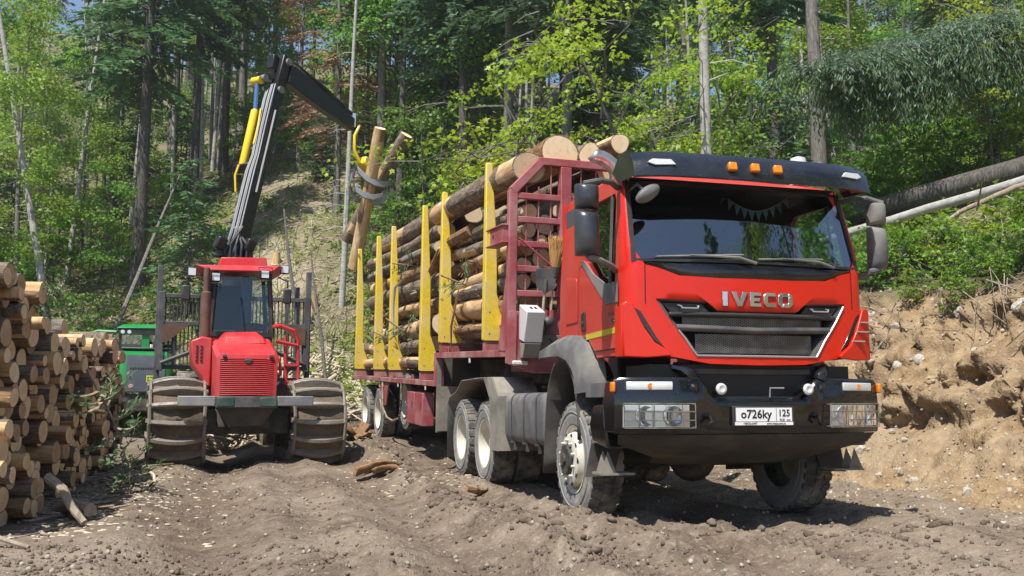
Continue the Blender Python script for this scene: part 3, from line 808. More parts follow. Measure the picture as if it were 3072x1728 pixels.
for s in (-1, 1):
    m_, S3 = cab_side(s)
    m_.build('cab_side', M['red_side'], truck, angle=40)
    m_ = MB(); A_, B_ = match_ring([(0.25, 1.5), (0.25, 2.22), (0.36, 2.88), (0.42, 2.98), (1.70, 3.0), (1.76, 2.9), (1.76, 1.7), (1.42, 1.7), (0.95, 1.62), (0.78, 1.5)], [(0.32, 2.05), (0.31, 2.30), (0.40, 2.80), (0.44, 2.87), (1.00, 2.88), (1.08, 2.82), (1.10, 2.36), (1.0, 2.28), (0.80, 2.14), (0.50, 2.05)], 30)
    m_.loft([[S3(p, 0.055) for p in A_], [S3(p, 0.052) for p in B_]]); m_.build('side_lining', M['cab_in'], truck, recalc=False)
    # corner post from the front panel round to the side, and windscreen pillar above
    m_ = MB()
    zs = [1.42, 1.6, 1.85, 2.0, 2.19, 2.35, 2.55, 2.75, 2.92, 3.0]
    rows = []
    for z in zs:
        xo = XS - 0.10 * max(0, z - 2.2) ** 1.3
        xi = (0.985 if z >= 1.95 else 1.0) if z <= 2.2 else 1.085 - 0.05 * (z - 2.2)
        yi = fy(xi, z); yo = 0.225 if z <= 2.22 else 0.22 + (z - 2.22) * 0.172
        row = []
        for t in (0, .2, .4, .6, .8, 1):
            a = t * PI / 2
            row.append((s * (xi + (xo - xi) * math.sin(a)), yi + (yo - yi) * (1 - math.cos(a)), z))
        rows.append(row)
    m_.loft(rows, False)
    m_.build('corner_post', M['red'], truck, angle=50)
    m_ = MB(); m_.loft([[(q[0] - s * .018, q[1] + .02, q[2]) for q in row] for row in rows[4:]], False); m_.build('pillar_lining', M['cab_in'], truck, recalc=False)
    # door: a pressed plate a few millimetres proud of the side, with its seam
    m_ = MB()
    dp = [(0.245, 1.50), (0.24, 2.03), (0.50, 2.03), (0.80, 2.12), (1.13, 2.32), (1.20, 2.30), (1.22, 1.66), (0.97, 1.62), (0.82, 1.50)]
    m_.prism(dp, 'x', s * (XS + 0.001), s * (XS + 0.014))
    door = m_.build('door', M['red_side'], truck, 0.006)
    for loop_, xo in ((dp + [dp[0]], XS + 0.010), ([(1.23, 1.62), (1.225, 2.30), (1.22, 2.86)], XS + .002 - 0.03 * 0)):
        if xo < XS + .005: continue
        m_ = MB(); m_.tube([(s * xo, a_, b_) for a_, b_ in loop_], 0.0055, 4, False); m_.build('door_gap', M['ink'], door)
    m_ = MB(); m_.tube([(s * 0.988, fy(.988, z_) - .001, z_) for z_ in (1.86, 1.95, 2.05, 2.19)], 0.0045, 4, False); m_.build('panel_gap', M['ink'], truck)
    m_ = MB(); m_.prism([(1.28, 1.80), (1.62, 1.80), (1.64, 1.84), (1.64, 2.22), (1.60, 2.26), (1.30, 2.22), (1.28, 2.18)], 'x', s * (XS + 0.001), s * (XS + 0.010))
    m_.build('locker_hatch', M['red_side'], truck, 0.005)
    m_ = MB(); m_.prism([(0.235, 1.885), (0.50, 1.885), (1.16, 2.36), (1.05, 2.36), (0.80, 2.20), (0.50, 2.075), (0.235, 2.06)], 'x', s * (XS + 0.010), s * (XS + 0.022))
    m_.build('door_trim', M['grey_dusty'], door, 0.004)
    m_ = MB(); m_.prism([(1.02, 1.70), (1.12, 1.70), (1.13, 1.86), (1.03, 1.88)], 'x', s * (XS + 0.012), s * (XS + 0.030))
    hd = m_.build('handle', M['black'], door, 0.006)
    m_ = MB(); m_.prism([(1.04, 1.76), (1.11, 1.76), (1.11, 1.79), (1.04, 1.79)], 'x', s * (XS + 0.03), s * (XS + 0.040))
    m_.build('latch', M['dark_grey'], hd, 0.003)
    m_ = MB(); m_.prism([(0.245, 1.63), (1.02, 1.615), (1.02, 1.665), (0.245, 1.68)], 'x', s * (XS + 0.0145), s * (XS + 0.0175))
    m_.build('reflective_stripe', M['stripe'], door)
    m_ = MB(); m_.prism([(1.24, 1.62), (1.80, 1.625), (1.80, 1.675), (1.24, 1.665)], 'x', s * (XS + 0.0005), s * (XS + 0.004))
    m_.build('reflective_stripe', M['stripe'], truck)
    # side window
    m_ = MB(); pw = [(0.31, 2.04), (0.31, 2.30), (0.40, 2.80), (0.44, 2.875), (1.00, 2.885), (1.085, 2.82), (1.105, 2.36), (0.80, 2.13), (0.50, 2.04)]
    m_.add([S3(Vector(p), 0.03) for p in pw], [tuple(range(len(pw)))])
    wn_ = m_.build('side_window', M['glass_side'], truck, recalc=False)
    m_ = MB(); m_.tube([S3(Vector((0.47, 2.05)), 0.01), S3(Vector((0.53, 2.87)), 0.01)], 0.016, 6)
    m_.build('window_bar', M['dark_grey'], wn_)
    # wind deflector at the lower corner, with black duct and slats
    m_ = MB()
    outer_ = [(1.19, 1.85), (1.15, 1.88), (1.10, 1.86), (1.02, 1.68), (0.93, 1.54), (0.80, 1.455), (0.80, 1.425), (1.0, 1.41), (1.17, 1.42)]
    pts3 = [(s * x, fy(x) - 0.055 + 0.05 * (x - 0.8) / 0.4, z) for x, z in outer_]
    n = len(outer_)
    m_.add(pts3 + [(p[0], p[1] + 0.05, p[2]) for p in pts3], [tuple(range(n)), tuple(range(n, 2 * n))] + [(i, (i + 1) % n, n + (i + 1) % n, n + i) for i in range(n)])
    m_.prism([(s * 1.17, -0.0 + fy(1.17)), (s * 1.19, fy(1.17)), (s * 1.195, 0.24), (s * 1.165, 0.24)], 'z', 1.42, 1.84)
    df = m_.build('wind_deflector', M['red'], truck, 0.012, seg=3)
    m_ = MB(); pd = [(1.085, 1.83), (1.03, 1.80), (0.90, 1.58), (0.815, 1.47), (0.93, 1.56), (1.015, 1.69)]
    m_.add([(s * x, fy(x) - 0.004, z) for x, z in pd] + [(s * x, fy(x) + 0.05, z) for x, z in pd], [tuple(range(6))] + [(i, (i + 1) % 6, 6 + (i + 1) % 6, 6 + i) for i in range(6)])
    m_.build('air_duct', M['black_gloss'], df, 0.004)
    for k in range(3 if s > 0 else 0):
        z = 1.58 + 0.085 * k; xa = 0.92 + 0.055 * k
        m_ = MB(); m_.box((s * (xa + 0.10), fy(xa + 0.1) - 0.03, z), (0.13, 0.03, 0.010))
        m_.build('duct_slat', M['silver'], df)

# roof, back wall, floor, lining
mb = MB()
sec = []
for y, zt, w in ((0.36, 2.98, 1.02), (0.44, 3.045, 1.05), (0.9, 3.09, 1.06), (1.5, 3.095, 1.06), (1.76, 3.06, 1.05)):
    sec.append([(-w, y, 3.02), (-w * .96, y, zt - 0.012), (-w * .85, y, zt), (0, y, zt + 0.02), (w * .85, y, zt), (w * .96, y, zt - 0.012), (w, y, 3.02)])
mb.loft(sec, False)
mb.build('roof', M['red_side'], truck, angle=50)
mb = MB(); mb.box((0, 1.79, 2.36), (2.24, 0.03, 1.36)); mb.box((0, 0.95, 1.52), (2.24, 1.6, 0.06))
mb.build('cab_back', M['red_side'], truck)
mb = MB(); mb.box((0, 1.755, 2.4), (2.1, 0.02, 1.24)); mb.box((0, 1.0, 2.98), (2.0, 1.4, 0.02)); mb.box((-1.09, 1.45, 2.4), (0.02, 0.6, 1.1)); mb.box((1.09, 1.45, 2.4), (0.02, 0.6, 1.1))
mb.build('cab_lining', M['cab_in'], truck)
# windscreen: curved glass leaning back
mb = MB(); rows = []
for z in (2.22, 2.4, 2.6, 2.8, 2.94):
    hw = 1.09 - 0.05 * (z - 2.2)
    rows.append([(-hw + 2 * hw * k / 16, fy(-hw + 2 * hw * k / 16, z) + 0.012, z) for k in range(17)])
mb.loft(rows, False)
mb.build('windscreen', M['glass'], truck, recalc=False)
mb = MB()
def sealring(ins, off):
    pts = []
    for k in range(17):
        x = (-1.09 + ins) + 2 * (1.09 - ins) * k / 16; pts.append((x, fy(x, 2.225) + off, 2.222 + ins * .6))
    for k in range(17):
        x = (1.055 - ins) - 2 * (1.055 - ins) * k / 16; pts.append((x, fy(x, 2.94) + off, 2.945 - ins * .6))
    return pts
mb.loft([sealring(-0.006, 0.0), sealring(0.035, 0.0), sealring(0.035, 0.018)])
mb.build('windscreen_seal', M['black'], truck)
# dashboard, seats, wheel, blinds
mb = MB(); mb.loft([[(-1.05, 0.18, 2.10), (1.05, 0.18, 2.10)], [(-1.05, 0.20, 2.20), (1.05, 0.20, 2.20)], [(-1.05, 0.48, 2.22), (1.05, 0.48, 2.22)], [(-1.05, 0.62, 2.1), (1.05, 0.62, 2.1)], [(-1.05, 0.62, 1.7), (1.05, 0.62, 1.7)]], False)
mb.build('dashboard', M['seat'], truck)
for sx in (-0.55, 0.58):
    mb = MB()
    mb.box((sx, 1.25, 2.28), (0.5, 0.14, 0.75), rot=(0.12, 0, 0)); mb.box((sx, 1.33, 2.76), (0.28, 0.10, 0.18)); mb.box((sx, 1.0, 1.92), (0.5, 0.5, 0.14))
    mb.build('seat', M['seat'], truck, 0.05, seg=3)
mb = MB(); mb.tube([(0.58 + 0.23 * math.cos(t), 0.70 + 0.11 * math.sin(t), 2.20 + 0.20 * math.sin(t)) for t in (2 * PI * k / 24 for k in range(25))], 0.016, 6, False)
mb.cyl((0.58, 0.70, 2.20), (0.58, 0.52, 2.0), 0.04); mb.box((0.58, 0.70, 2.2), (0.4, 0.02, 0.05))
mb.build('steering_wheel', M['seat'], truck)
mb = MB(); mb.prism([(-0.72, 2.86), (0.10, 2.86), (0.10, 2.93), (-0.72, 2.93)], 'y', 0.30, 0.31)
mb.build('sun_blind', M['seat'], truck)
# wipers
for x0, x1 in ((-0.90, -0.12), (0.02, 0.68)):
    mb = MB()
    pv = (x1 + 0.10, fy(x1 + 0.1, 2.2) - 0.03, 2.215)
    mb.tube([pv, (x1 - 0.05, fy(x1, 2.26) - 0.03, 2.262), ((x0 + x1) / 2 - 0.1, fy((x0 + x1) / 2, 2.27) - 0.03, 2.272)], [0.014, 0.013, 0.008], 6)
    w = mb.build('wiper', M['grey_dusty'], truck)
    mb = MB(); mb.tube([(x0 + (x1 - x0) * k / 8, fy(x0 + (x1 - x0) * k / 8, 2.26) - 0.012, 2.258 + 0.004 * k) for k in range(9)], 0.009, 5)
    mb.build('blade', M['grey_dusty'], w)

# --- visor with lamps
mb = MB(); rows = []
prof = [(0.30, 3.04), (0.16, 3.15), (0.02, 3.165), (-0.10, 3.13), (-0.17, 3.02), (-0.20, 2.905), (-0.185, 2.895), (-0.14, 2.925), (-0.08, 3.03)]
for k in range(25):
    x = -1.125 + 2.25 * k / 24; a = abs(x) / 1.125
    bend = 0.13 * max(0, a - 0.72) ** 1.6 * 4.2 + 0.05 * a * a
    rows.append([(x, y + bend * (1 if i > 0 else 0.4), z - (0.035 * max(0, a - .9) * 10 if i in (1, 2) else 0)) for i, (y, z) in enumerate(prof)])
mb.loft(rows, False)
vis = mb.build('sun_visor', M['black_visor'], truck, angle=60)
for s in (-1, 1):
    mb = MB()
    pts = [(s * 1.125, y + 0.13 * 0.28 ** 1.6 * 4.2 + 0.05, z) for y, z in prof[:6]] + [(s * 1.125, 0.30, 2.93)]
    n = len(pts); mb.add(pts, [tuple(range(n))])
    mb.build('visor_end', M['black_visor'], vis)
def vy(x, z):
    a = abs(x) / 1.125
    return -0.175 + 0.13 * max(0, a - 0.72) ** 1.6 * 4.2 + 0.05 * a * a + (3.02 - z) * -0.2
for x in (-0.285, -0.075, 0.14):
    mb = MB(); mb.box((x, vy(x, 3.01) - 0.012, 3.01), (0.075, 0.045, 0.075), rot=(-0.25, 0, 0))
    mb.build('marker_lamp', M['amber'], vis, 0.01)
for s in (-1, 1):
    mb = MB()
    pl = [(0.79, 3.00), (0.83, 3.045), (0.98, 3.05), (1.02, 3.02), (0.96, 2.995)]
    n = 5
    mb.add([(s * x, vy(x, z) - 0.016, z) for x, z in pl] + [(s * x, vy(x, z) + 0.02, z) for x, z in pl], [tuple(range(n))] + [(i, (i + 1) % n, n + (i + 1) % n, n + i) for i in range(n)])
    mb.build('position_lamp', M['lens_white'], vis, 0.004)
# beacon on the roof
mb = MB(); mb.lathe([(3.08, 0.0001), (3.08, 0.085), (3.13, 0.085), (3.135, 0.088), (3.30, 0.080), (3.345, 0.07), (3.36, 0.03), (3.362, 0.0001)], 24, 'z', (0.86, 0.62, 0.02))
mb.build('roof_beacon', M['white'], truck, angle=40)

# --- mirrors
def mirror_set(s):
    arm = MB(); k_ = 1.455 if s < 0 else 1.36
    arm.tube([(s * 1.10, 0.36, 2.90), (s * 1.22, 0.20, 2.905), (s * (k_ - .115), 0.14, 2.90), (s * (k_ + .045), 0.13, 2.86)], 0.028, 8, flat=0.8)
    arm.tube([(s * 1.12, 0.33, 2.16), (s * 1.24, 0.20, 2.19), (s * (k_ - .095), 0.15, 2.225), (s * k_, 0.15, 2.25)], 0.028, 8)
    arm.cyl((s * k_, 0.16, 2.24), (s * k_, 0.16, 2.88), 0.018)
    a = arm.build('mirror_bracket', M['grey_dusty'], truck)
    for z0, z1, w, nm in ((2.655, 2.865, 0.205, 'wide_angle_mirror'), (2.255, 2.635, 0.21, 'main_mirror')):
        m_ = MB(); loops = []
        cx = s * k_; w = w * (1 if s < 0 else .84)
        for t, k in ((0, .55), (.06, .82), (.16, .97), (.5, 1.0), (.84, .98), (.94, .85), (1, .6)):
            z = z0 + (z1 - z0) * t; hw = w / 2 * (0.9 + 0.1 * k); d = 0.125 * k
            l = []
            for q in range(12):
                an = PI * q / 11
                l.append((cx - s * hw * math.cos(an) * (1 if q not in (0, 11) else 1), 0.20 - d * math.sin(an) ** 0.7, z))
            loops.append(l)
        m_.loft(loops, True, (True, True))
        o_ = m_.build(nm, M['mirror_case'] if s < 0 else M['grey_dusty'], a, angle=50)
        g = MB(); g.box((cx, 0.203, (z0 + z1) / 2), (w * 0.82, 0.004, (z1 - z0) * 0.85)); g.build('mirror_glass', M['chrome'], a)
for s in (-1, 1): mirror_set(s)
mb = MB(); mb.tube([(-1.02, 0.30, 2.86), (-1.06, 0.02, 2.86), (-1.05, -0.06, 2.80)], 0.013, 6)
km = mb.build('kerb_mirror', M['dark_grey'], truck)
mb = MB(); mb.ball((0, 0, 0), 0.13, 16, 8, sc=(1.0, 0.38, 0.50)); o_ = mb.build('mirror_case', M['grey_dusty'], km); o_.location = (-1.02, -0.10, 2.755); o_.rotation_euler = (0.5, -0.55, 0.1)

# --- bumper: three faceted sections with lamps
def by(x):
    a = abs(x)
    return -0.045 + 0.03 * a if a < 0.78 else -0.022 + 0.42 * (a - 0.78) ** 1.35
mb = MB()
def bsec(x):
    a = abs(x)
    zt = 1.095 if a < 0.40 else (1.095 + (a - 0.40) / 0.16 * 0.155 if a < 0.56 else 1.25)
    if a > 1.2: zt -= (a - 1.2) * 0.4
    y = by(x)
    return [(x, y + 0.16, zt - 0.005), (x, y + 0.02, zt), (x, y, zt - 0.025), (x, y - 0.012, 1.02), (x, y, 0.83), (x, y + 0.012, 0.79), (x, y + 0.16, 0.77)]
xs_ = [-1.25, -1.235, -1.2, -1.1, -1.0, -0.9, -0.8, -0.7, -0.6, -0.56, -0.52, -0.48, -0.44, -0.40, -0.3, -0.15]
xs_ = xs_ + [0] + [-x for x in xs_[::-1]]
mb.loft([bsec(x) for x in xs_], False)
bump = mb.build('bumper', M['black_gloss'], truck, angle=40)
for s in (-1, 1):
    mb = MB()
    mb.prism([(by(1.25), 0.80), (by(1.25), 1.22), (0.32, 1.22), (0.40, 1.05), (0.40, 0.80)], 'x', s * 1.235, s * 1.252)
    mb.build('bumper_end', M['black_gloss'], bump, 0.008)
    # indicator
    mb = MB(); pts = [(0.80 + 0.36 * k / 6) for k in range(7)]
    mb.loft([[(s * x, by(x) - 0.012, 1.145), (s * x, by(x) - 0.018, 1.18), (s * x, by(x) - 0.012, 1.215), (s * x, by(x) + 0.03, 1.215), (s * x, by(x) + 0.03, 1.145)] for x in pts], True, (True, True))
    ind = mb.build('indicator_lamp', M['lens_white'], bump, 0.006)
    mb = MB(); mb.cyl((s * 0.98, by(0.98) - 0.0205, 1.18), (s * 0.98, by(.98) - 0.012, 1.18), 0.022, n=12); mb.build('bulb', M['amber'], ind)
    mb = MB(); mb.box((s * 1.262, 0.13, 1.17), (0.03, 0.075, 0.085)); mb.build('side_repeater', M['amber'], bump, 0.012)
    # headlamp in a recess behind a wire guard
    mb = MB(); pts = [(0.66 + 0.53 * k / 8) for k in range(9)]
    mb.loft([[(s * x, by(x) - 0.013, 0.845), (s * x, by(x) - 0.013, 1.025), (s * x, by(x) + 0.002, 1.025), (s * x, by(x) + 0.002, 0.845)] for x in pts], True, (True, True))
    hl = mb.build('headlamp', M['lens_rear'], bump)
    for cx in (0.80, 1.02):
        mb = MB(); yy = by(cx) - 0.016
        mb.lathe([(yy + 0.004, 0.0001), (yy + 0.004, 0.03), (yy - 0.003, 0.06), (yy - 0.012, 0.082), (yy + 0.0, 0.088)], 20, 'y', (s * cx, 0, 0.935))
        mb.build('reflector', M['lens_rear'], hl, angle=60)
    mb = MB()
    mb.loft([[(s * x, by(x) - 0.034, 0.85), (s * x, by(x) - 0.034, 1.02)] for x in pts], False)
    mb.build('lens', M['lamp_glass'], hl, recalc=False)
    mb = MB()
    gx = [0.63, 0.66] + [0.66 + 0.53 * k / 5 for k in range(1, 6)]
    yy = lambda x: by(x) - 0.065
    for z in (0.838, 0.90, 0.97, 1.035):
        mb.tube([(s * x, yy(x), z) for x in [0.63 + 0.57 * k / 8 for k in range(9)]], 0.0045, 5)
    for x in [0.63 + 0.57 * k / 5 for k in range(6)]:
        mb.tube([(s * x, yy(x), 0.838), (s * x, yy(x), 1.035)], 0.0045, 5)
    for x in (0.63, 1.19):
        for z in (0.845, 1.03): mb.tube([(s * x, yy(x), z), (s * x, by(x) + 0.01, z)], 0.006, 5)
    mb.build('lamp_guard', M['black_mesh'], hl)
    # round fog lamp
    mb = MB(); mb.lathe([(0.0, 0.0001), (0.0, 0.05), (-0.015, 0.056), (-0.075, 0.050), (-0.082, 0.0001)], 20, 'y', (s * 0.405, -0.055 + 0.02, 1.155))
    mb.build('fog_lamp', M['black_gloss'], bump, angle=40)
    mb = MB(); mb.lathe([(-0.081, 0.0001), (-0.09, 0.03), (-0.083, 0.046), (-0.07, 0.049)], 20, 'y', (s * 0.405, -0.038, 1.155))
    mb.build('lens', M['lens_white'], bump.children[-1])
    # tow pin
    mb = MB(); mb.lathe([(-0.06, 0.0001), (-0.062, 0.02), (-0.03, 0.03), (0.02, 0.03)], 14, 'y', (s * 0.51, by(.5), 0.935)); mb.tube([(s * 0.51, -0.10, 0.94), (s * 0.50, -0.11, 0.89), (s * 0.53, -0.10, 0.86)], 0.016, 6)
    mb.build('tow_pin', M['black_gloss'], bump)
    mb = MB(); mb.lathe([(-0.02, 0.0001), (-0.02, 0.02), (0.0, 0.045), (0.02, 0.045)], 14, 'y', (s * 0.60, by(.6), 1.16)); mb.build('bolt_cap', M['black_gloss'], bump)
    # bumper horn moulding where it climbs to the cab
    mb = MB(); mb.tube([(s * 0.60, 0.02, 1.235), (s * 0.62, 0.02, 1.28), (s * 0.66, 0.06, 1.32), (s * 0.72, 0.12, 1.34)], [0.06, 0.055, 0.05, 0.045], 10)
    mb.build('cab_mount', M['black_gloss'], truck)
# number plate
mb = MB(); mb.box((0, -0.066, 0.932), (0.575, 0.022, 0.165)); pf = mb.build('number_plate', M['black'], bump, 0.006)
mb = MB(); mb.box((0, -0.080, 0.945), (0.52, 0.006, 0.113)); pw_ = mb.build('plate_face', M['plate'], pf)
mb = MB(); mb.box((0, -0.079, 0.871), (0.54, 0.004, 0.026)); mb.build('plate_strip', M['plate'], pf)
def put_text(body, size, x, z, y, mat, parent, offset=0.0, ext=0.0012, name='lettering', rotz=0, sx=1.0):
    me = text_mesh(body, size, ext, offset)
    me.materials.append(mat)
    return link(name, me, parent, (x, y, z), (R(90), 0, rotz), (sx, 1, 1))
put_text('o726ky', 0.098, -0.075, 0.946, -0.0845, M['ink'], pf, 0.0016, sx=0.98)
put_text('125', 0.080, 0.185, 0.955, -0.0845, M['ink'], pf, 0.0012, sx=0.95)
put_text('RUS', 0.026, 0.165, 0.902, -0.0845, M['ink'], pf)
put_text('www.iveco-amt.ru', 0.024, 0.11, 0.871, -0.0825, M['ink'], pf)
put_text('IVECO-AMT', 0.024, -0.13, 0.871, -0.0825, M['ink'], pf)
mb = MB(); mb.box((0.112, -0.084, 0.945), (0.003, 0.002, 0.11)); mb.build('plate_divider', M['ink'], pf)
for i_, (mm, zz) in enumerate(((M['ink_blue'], 0.9015), (M['ink_red'], 0.8975))):
    mb = MB(); mb.box((0.225, -0.084, zz), (0.036, 0.002, 0.004)); mb.build('flag_band', mm, pf)
# lettering on the door side
put_text('TRAKKER', 0.045, -(XS + 0.018), 1.80, 0.33, M['chrome'], truck, 0.001, 0.003, rotz=R(-90)).location = (-(XS + 0.017), 0.36, 1.80)
put_text('450', 0.075, 0, 0, 0, M['chrome'], truck, 0.002, 0.003, rotz=R(-90)).location = (-(XS + 0.017), 0.33, 1.735)
# grey wire hook between the lamps, number plate bracket
mb = MB(); mb.tube([(0.07, -0.06, 1.09), (0.07, -0.07, 1.165), (0.20, -0.07, 1.165)], 0.007, 6); mb.build('pull_rod', M['silver'], bump)
# dark structure behind the bumper and under the cab
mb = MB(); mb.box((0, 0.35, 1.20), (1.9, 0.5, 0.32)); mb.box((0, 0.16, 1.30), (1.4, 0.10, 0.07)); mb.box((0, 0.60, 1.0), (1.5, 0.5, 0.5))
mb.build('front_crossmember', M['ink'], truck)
mb = MB(); mb.box((0.0, 0.09, 1.305), (1.12, 0.02, 0.055)); mb.build('step_board', M['dark_grey'], truck, 0.01)
# skid plate
mb = MB()
mb.loft([[(-1.22, 0.02 + by(1.22), 0.785), (-0.6, by(.6) + 0.02, 0.78), (0.6, by(.6) + 0.02, 0.78), (1.22, by(1.22) + 0.02, 0.785)],
         [(-1.19, 0.10 + by(1.22), 0.70), (-0.6, 0.08, 0.69), (0.6, 0.08, 0.69), (1.19, by(1.22) + 0.10, 0.70)],
         [(-0.80, 0.40, 0.58), (-0.5, 0.36, 0.55), (0.5, 0.36, 0.55), (0.80, 0.40, 0.58)],
         [(-0.74, 0.62, 0.52), (-0.5, 0.62, 0.50), (0.5, 0.62, 0.50), (0.74, 0.62, 0.52)]], False)
sk = mb.build('skid_plate', M['skid'], truck, angle=20)
for k in range(6):
    mb = MB(); x = -0.22 + 0.095 * k
    mb.add([(x, 0.062, 0.735), (x + 0.035, 0.062, 0.735), (x + 0.055, 0.046, 0.762), (x + 0.02, 0.046, 0.762)], [(0, 1, 2, 3)])
    mb.build('slot', M['ink'], sk, recalc=False)
# front fender, step and wheel arch on both sides
for s in (-1, 1):
    mb = MB(); loops = []
    path = [(2.22, 1.55), (2.20, 1.60), (1.75, 1.665), (1.42, 1.685), (1.15, 1.665), (0.95, 1.58), (0.83, 1.42), (0.78, 1.25), (0.76, 1.14)]
    path_i = [(2.18, 1.48), (2.15, 1.50), (1.85, 1.50), (1.55, 1.49), (1.32, 1.44), (1.18, 1.36), (1.10, 1.28), (1.08, 1.20), (1.08, 1.12)]
    for (a, b) in zip(path, path_i):
        m1 = ((a[0] * .7 + b[0] * .3), (a[1] * .7 + b[1] * .3))
        loops.append([(s * 1.06, a[0], a[1]), (s * 1.20, a[0], a[1]), (s * 1.255, m1[0], m1[1]), (s * 1.262, b[0], b[1]), (s * 1.20, b[0] + .02, b[1] - 0.005)])
    mb.loft(loops, False)
    mb.box((s * 1.20, 0.56, 1.15), (0.13, 0.42, 0.12))
    mb.build('front_fender', M['grey_dusty'], truck, angle=40)
    mb = MB(); loops = []
    for k in range(15):
        a = R(-8 + 176 * k / 14)
        loops.append([(s * 0.82, 1.56 + 0.0 - 0.50 * math.cos(a), 0.80 + 0.68 * math.sin(a)), (s * 1.235, 1.56 - 0.50 * math.cos(a), 0.80 + 0.68 * math.sin(a))])
    loops += [[(s * 0.82, 2.12, 0.5), (s * 1.235, 2.12, 0.5)], [(s * 0.82, 2.15, 0.34), (s * 1.235, 2.15, 0.34)]]
    mb.loft(loops, False)
    o_ = mb.build('wheel_arch', M['skid'], truck)
    so = o_.modifiers.new('solid', 'SOLIDIFY'); so.thickness = 0.025
    # boarding steps
    mb = MB()
    mb.loft([[(s * 1.255, 0.36, 1.03), (s * 1.255, 0.62, 1.03), (s * 0.95, 0.62, 1.03), (s * 0.95, 0.36, 1.03)], [(s * 1.262, 0.34, 0.86), (s * 1.262, 0.70, 0.86), (s * 0.95, 0.70, 0.86), (s * 0.95, 0.34, 0.86)], [(s * 1.25, 0.30, 0.66), (s * 1.25, 0.66, 0.70), (s * 0.95, 0.66, 0.70), (s * 0.95, 0.30, 0.66)]], True, (True, True))
    stp = mb.build('boarding_step', M['black_gloss'], truck, 0.02)
    mb = MB(); mb.box((s * 1.12, 0.50, 0.445), (0.30, 0.24, 0.018))
    for k, y in enumerate((0.40, 0.52)):
        mb.add([(s * 1.27, y, 0.455), (s * 1.13, y, 0.455), (s * 1.20, y + .02, 0.64)], [(0, 1, 2)])
        mb.add([(s * 1.27, y, 0.455), (s * 1.20, y + .02, 0.64), (s * 1.20, y + .09, 0.455)], [(0, 1, 2)])
        mb.add([(s * 1.13, y, 0.455), (s * 1.20, y + .02, 0.64), (s * 1.20, y + .09, 0.455)], [(0, 1, 2)])
    mb.build('lower_step', M['mudguard'], stp, recalc=False)
    mb = MB(); mb.prism([(s * 0.95, 0.70), (s * 1.24, 0.69), (s * 1.30, 0.40), (s * 1.04, 0.41)], 'y', 0.70, 0.715)
    mb.build('mud_flap', M['skid'], truck)

# --- wheels
def tyre_mesh(r, w, rim_r):
    m_ = MB(); h = w / 2
    prof = [(-h * .80, rim_r), (-h * .96, rim_r + 0.03), (-h * 1.02, rim_r + 0.10), (-h * 0.98, r - 0.07), (-h * .88, r - 0.025), (-h * .6, r - 0.012), (0, r - 0.008), (h * .6, r - 0.012), (h * .88, r - 0.025), (h * .98, r - 0.07), (h * 1.02, rim_r + 0.10), (h * .96, rim_r + 0.03), (h * .80, rim_r)]
    n = 48
    for i in range(len(prof) - 1):
        m_.lathe([prof[i], prof[i + 1]], n, 'x', mi=1 if (i < 4 or i > 7) else 0)
    nb = 30
    for k in range(nb):
        a = 2 * PI * k / nb
        for row, (x0, x1) in enumerate(((-h * .93, -h * .36), (-h * .26, h * .26), (h * .36, h * .93))):
            aa = a + (PI / nb if row == 1 else 0)
            da = 2 * PI / nb * 0.34
            pts = []
            for rr in (r - 0.03, r + 0.004):
                for (x, t) in ((x0, -da), (x1, -da * .8), (x1, da), (x0, da * .8)):
                    rr2 = rr - (0.02 if abs(x) > h * .8 else 0)
                    pts.append((x, rr2 * math.cos(aa + t), rr2 * math.sin(aa + t)))
            m_.add(pts, [(4, 5, 6, 7), (0, 1, 5, 4), (1, 2, 6, 5), (2, 3, 7, 6), (3, 0, 4, 7)])
    # raised rings on the wall
    for sx in (-1, 1):
        m_.lathe([(sx * h * 1.01, rim_r + 0.13), (sx * (h * 1.02 + 0.006), rim_r + 0.137), (sx * h * 1.01, rim_r + 0.144)], n, 'x', mi=1)
    me = m_.mesh('tyre', True, 40)
    me.materials.append(M['tyre']); me.materials.append(M['tyre_wall'])
    return me
RT = 0.545
TY = tyre_mesh(RT, 0.31, 0.30)
TYD = tyre_mesh(0.535, 0.27, 0.30)
def rim_mesh(style):
    """outer side is -x"""
    m_ = MB()
    if style == 'front':
        m_.lathe([(-0.135, 0.305), (-0.150, 0.315), (-0.145, 0.295), (-0.125, 0.275), (-0.10, 0.268), (-0.06, 0.262), (-0.13, 0.255), (-0.185, 0.235), (-0.20, 0.20), (-0.20, 0.16), (-0.20, 0.14)], 40)
    else:
        m_.lathe([(-0.130, 0.305), (-0.145, 0.315), (-0.140, 0.298), (-0.115, 0.285), (-0.02, 0.270), (0.05, 0.255), (0.07, 0.22), (0.075, 0.12), (0.075, 0.0001)], 40)
    me = m_.mesh('rim', True, 40); me.materials.append(M['rim']); return me
RF, RR_ = rim_mesh('front'), rim_mesh('rear')
def hub_mesh(style):
    m_ = MB()
    if style == 'front':
        m_.lathe([(-0.20, 0.145), (-0.235, 0.135), (-0.245, 0.10), (-0.24, 0.055), (-0.26, 0.05), (-0.262, 0.0001)], 24)
    else:
        m_.lathe([(0.07, 0.12), (-0.04, 0.11), (-0.055, 0.085), (-0.055, 0.0001)], 20)
    me = m_.mesh('hub', True, 40); me.materials.append(M['chassis' if style == 'front' else 'rim']); return me
HF, HR = hub_mesh('front'), hub_mesh('rear')
nut_b = MB(); nut_b.cyl((0, 0, 0), (-0.03, 0, 0), 0.016, 0.012, 6); NUT = nut_b.mesh('wheel_nut'); NUT.materials.append(M['rim'])
hole_b = MB(); hole_b.lathe([(-0.002, 0.0001), (-0.002, 0.024), (0.004, 0.026)], 12); HOLE = hole_b.mesh('rim_hole'); HOLE.materials.append(M['ink'])
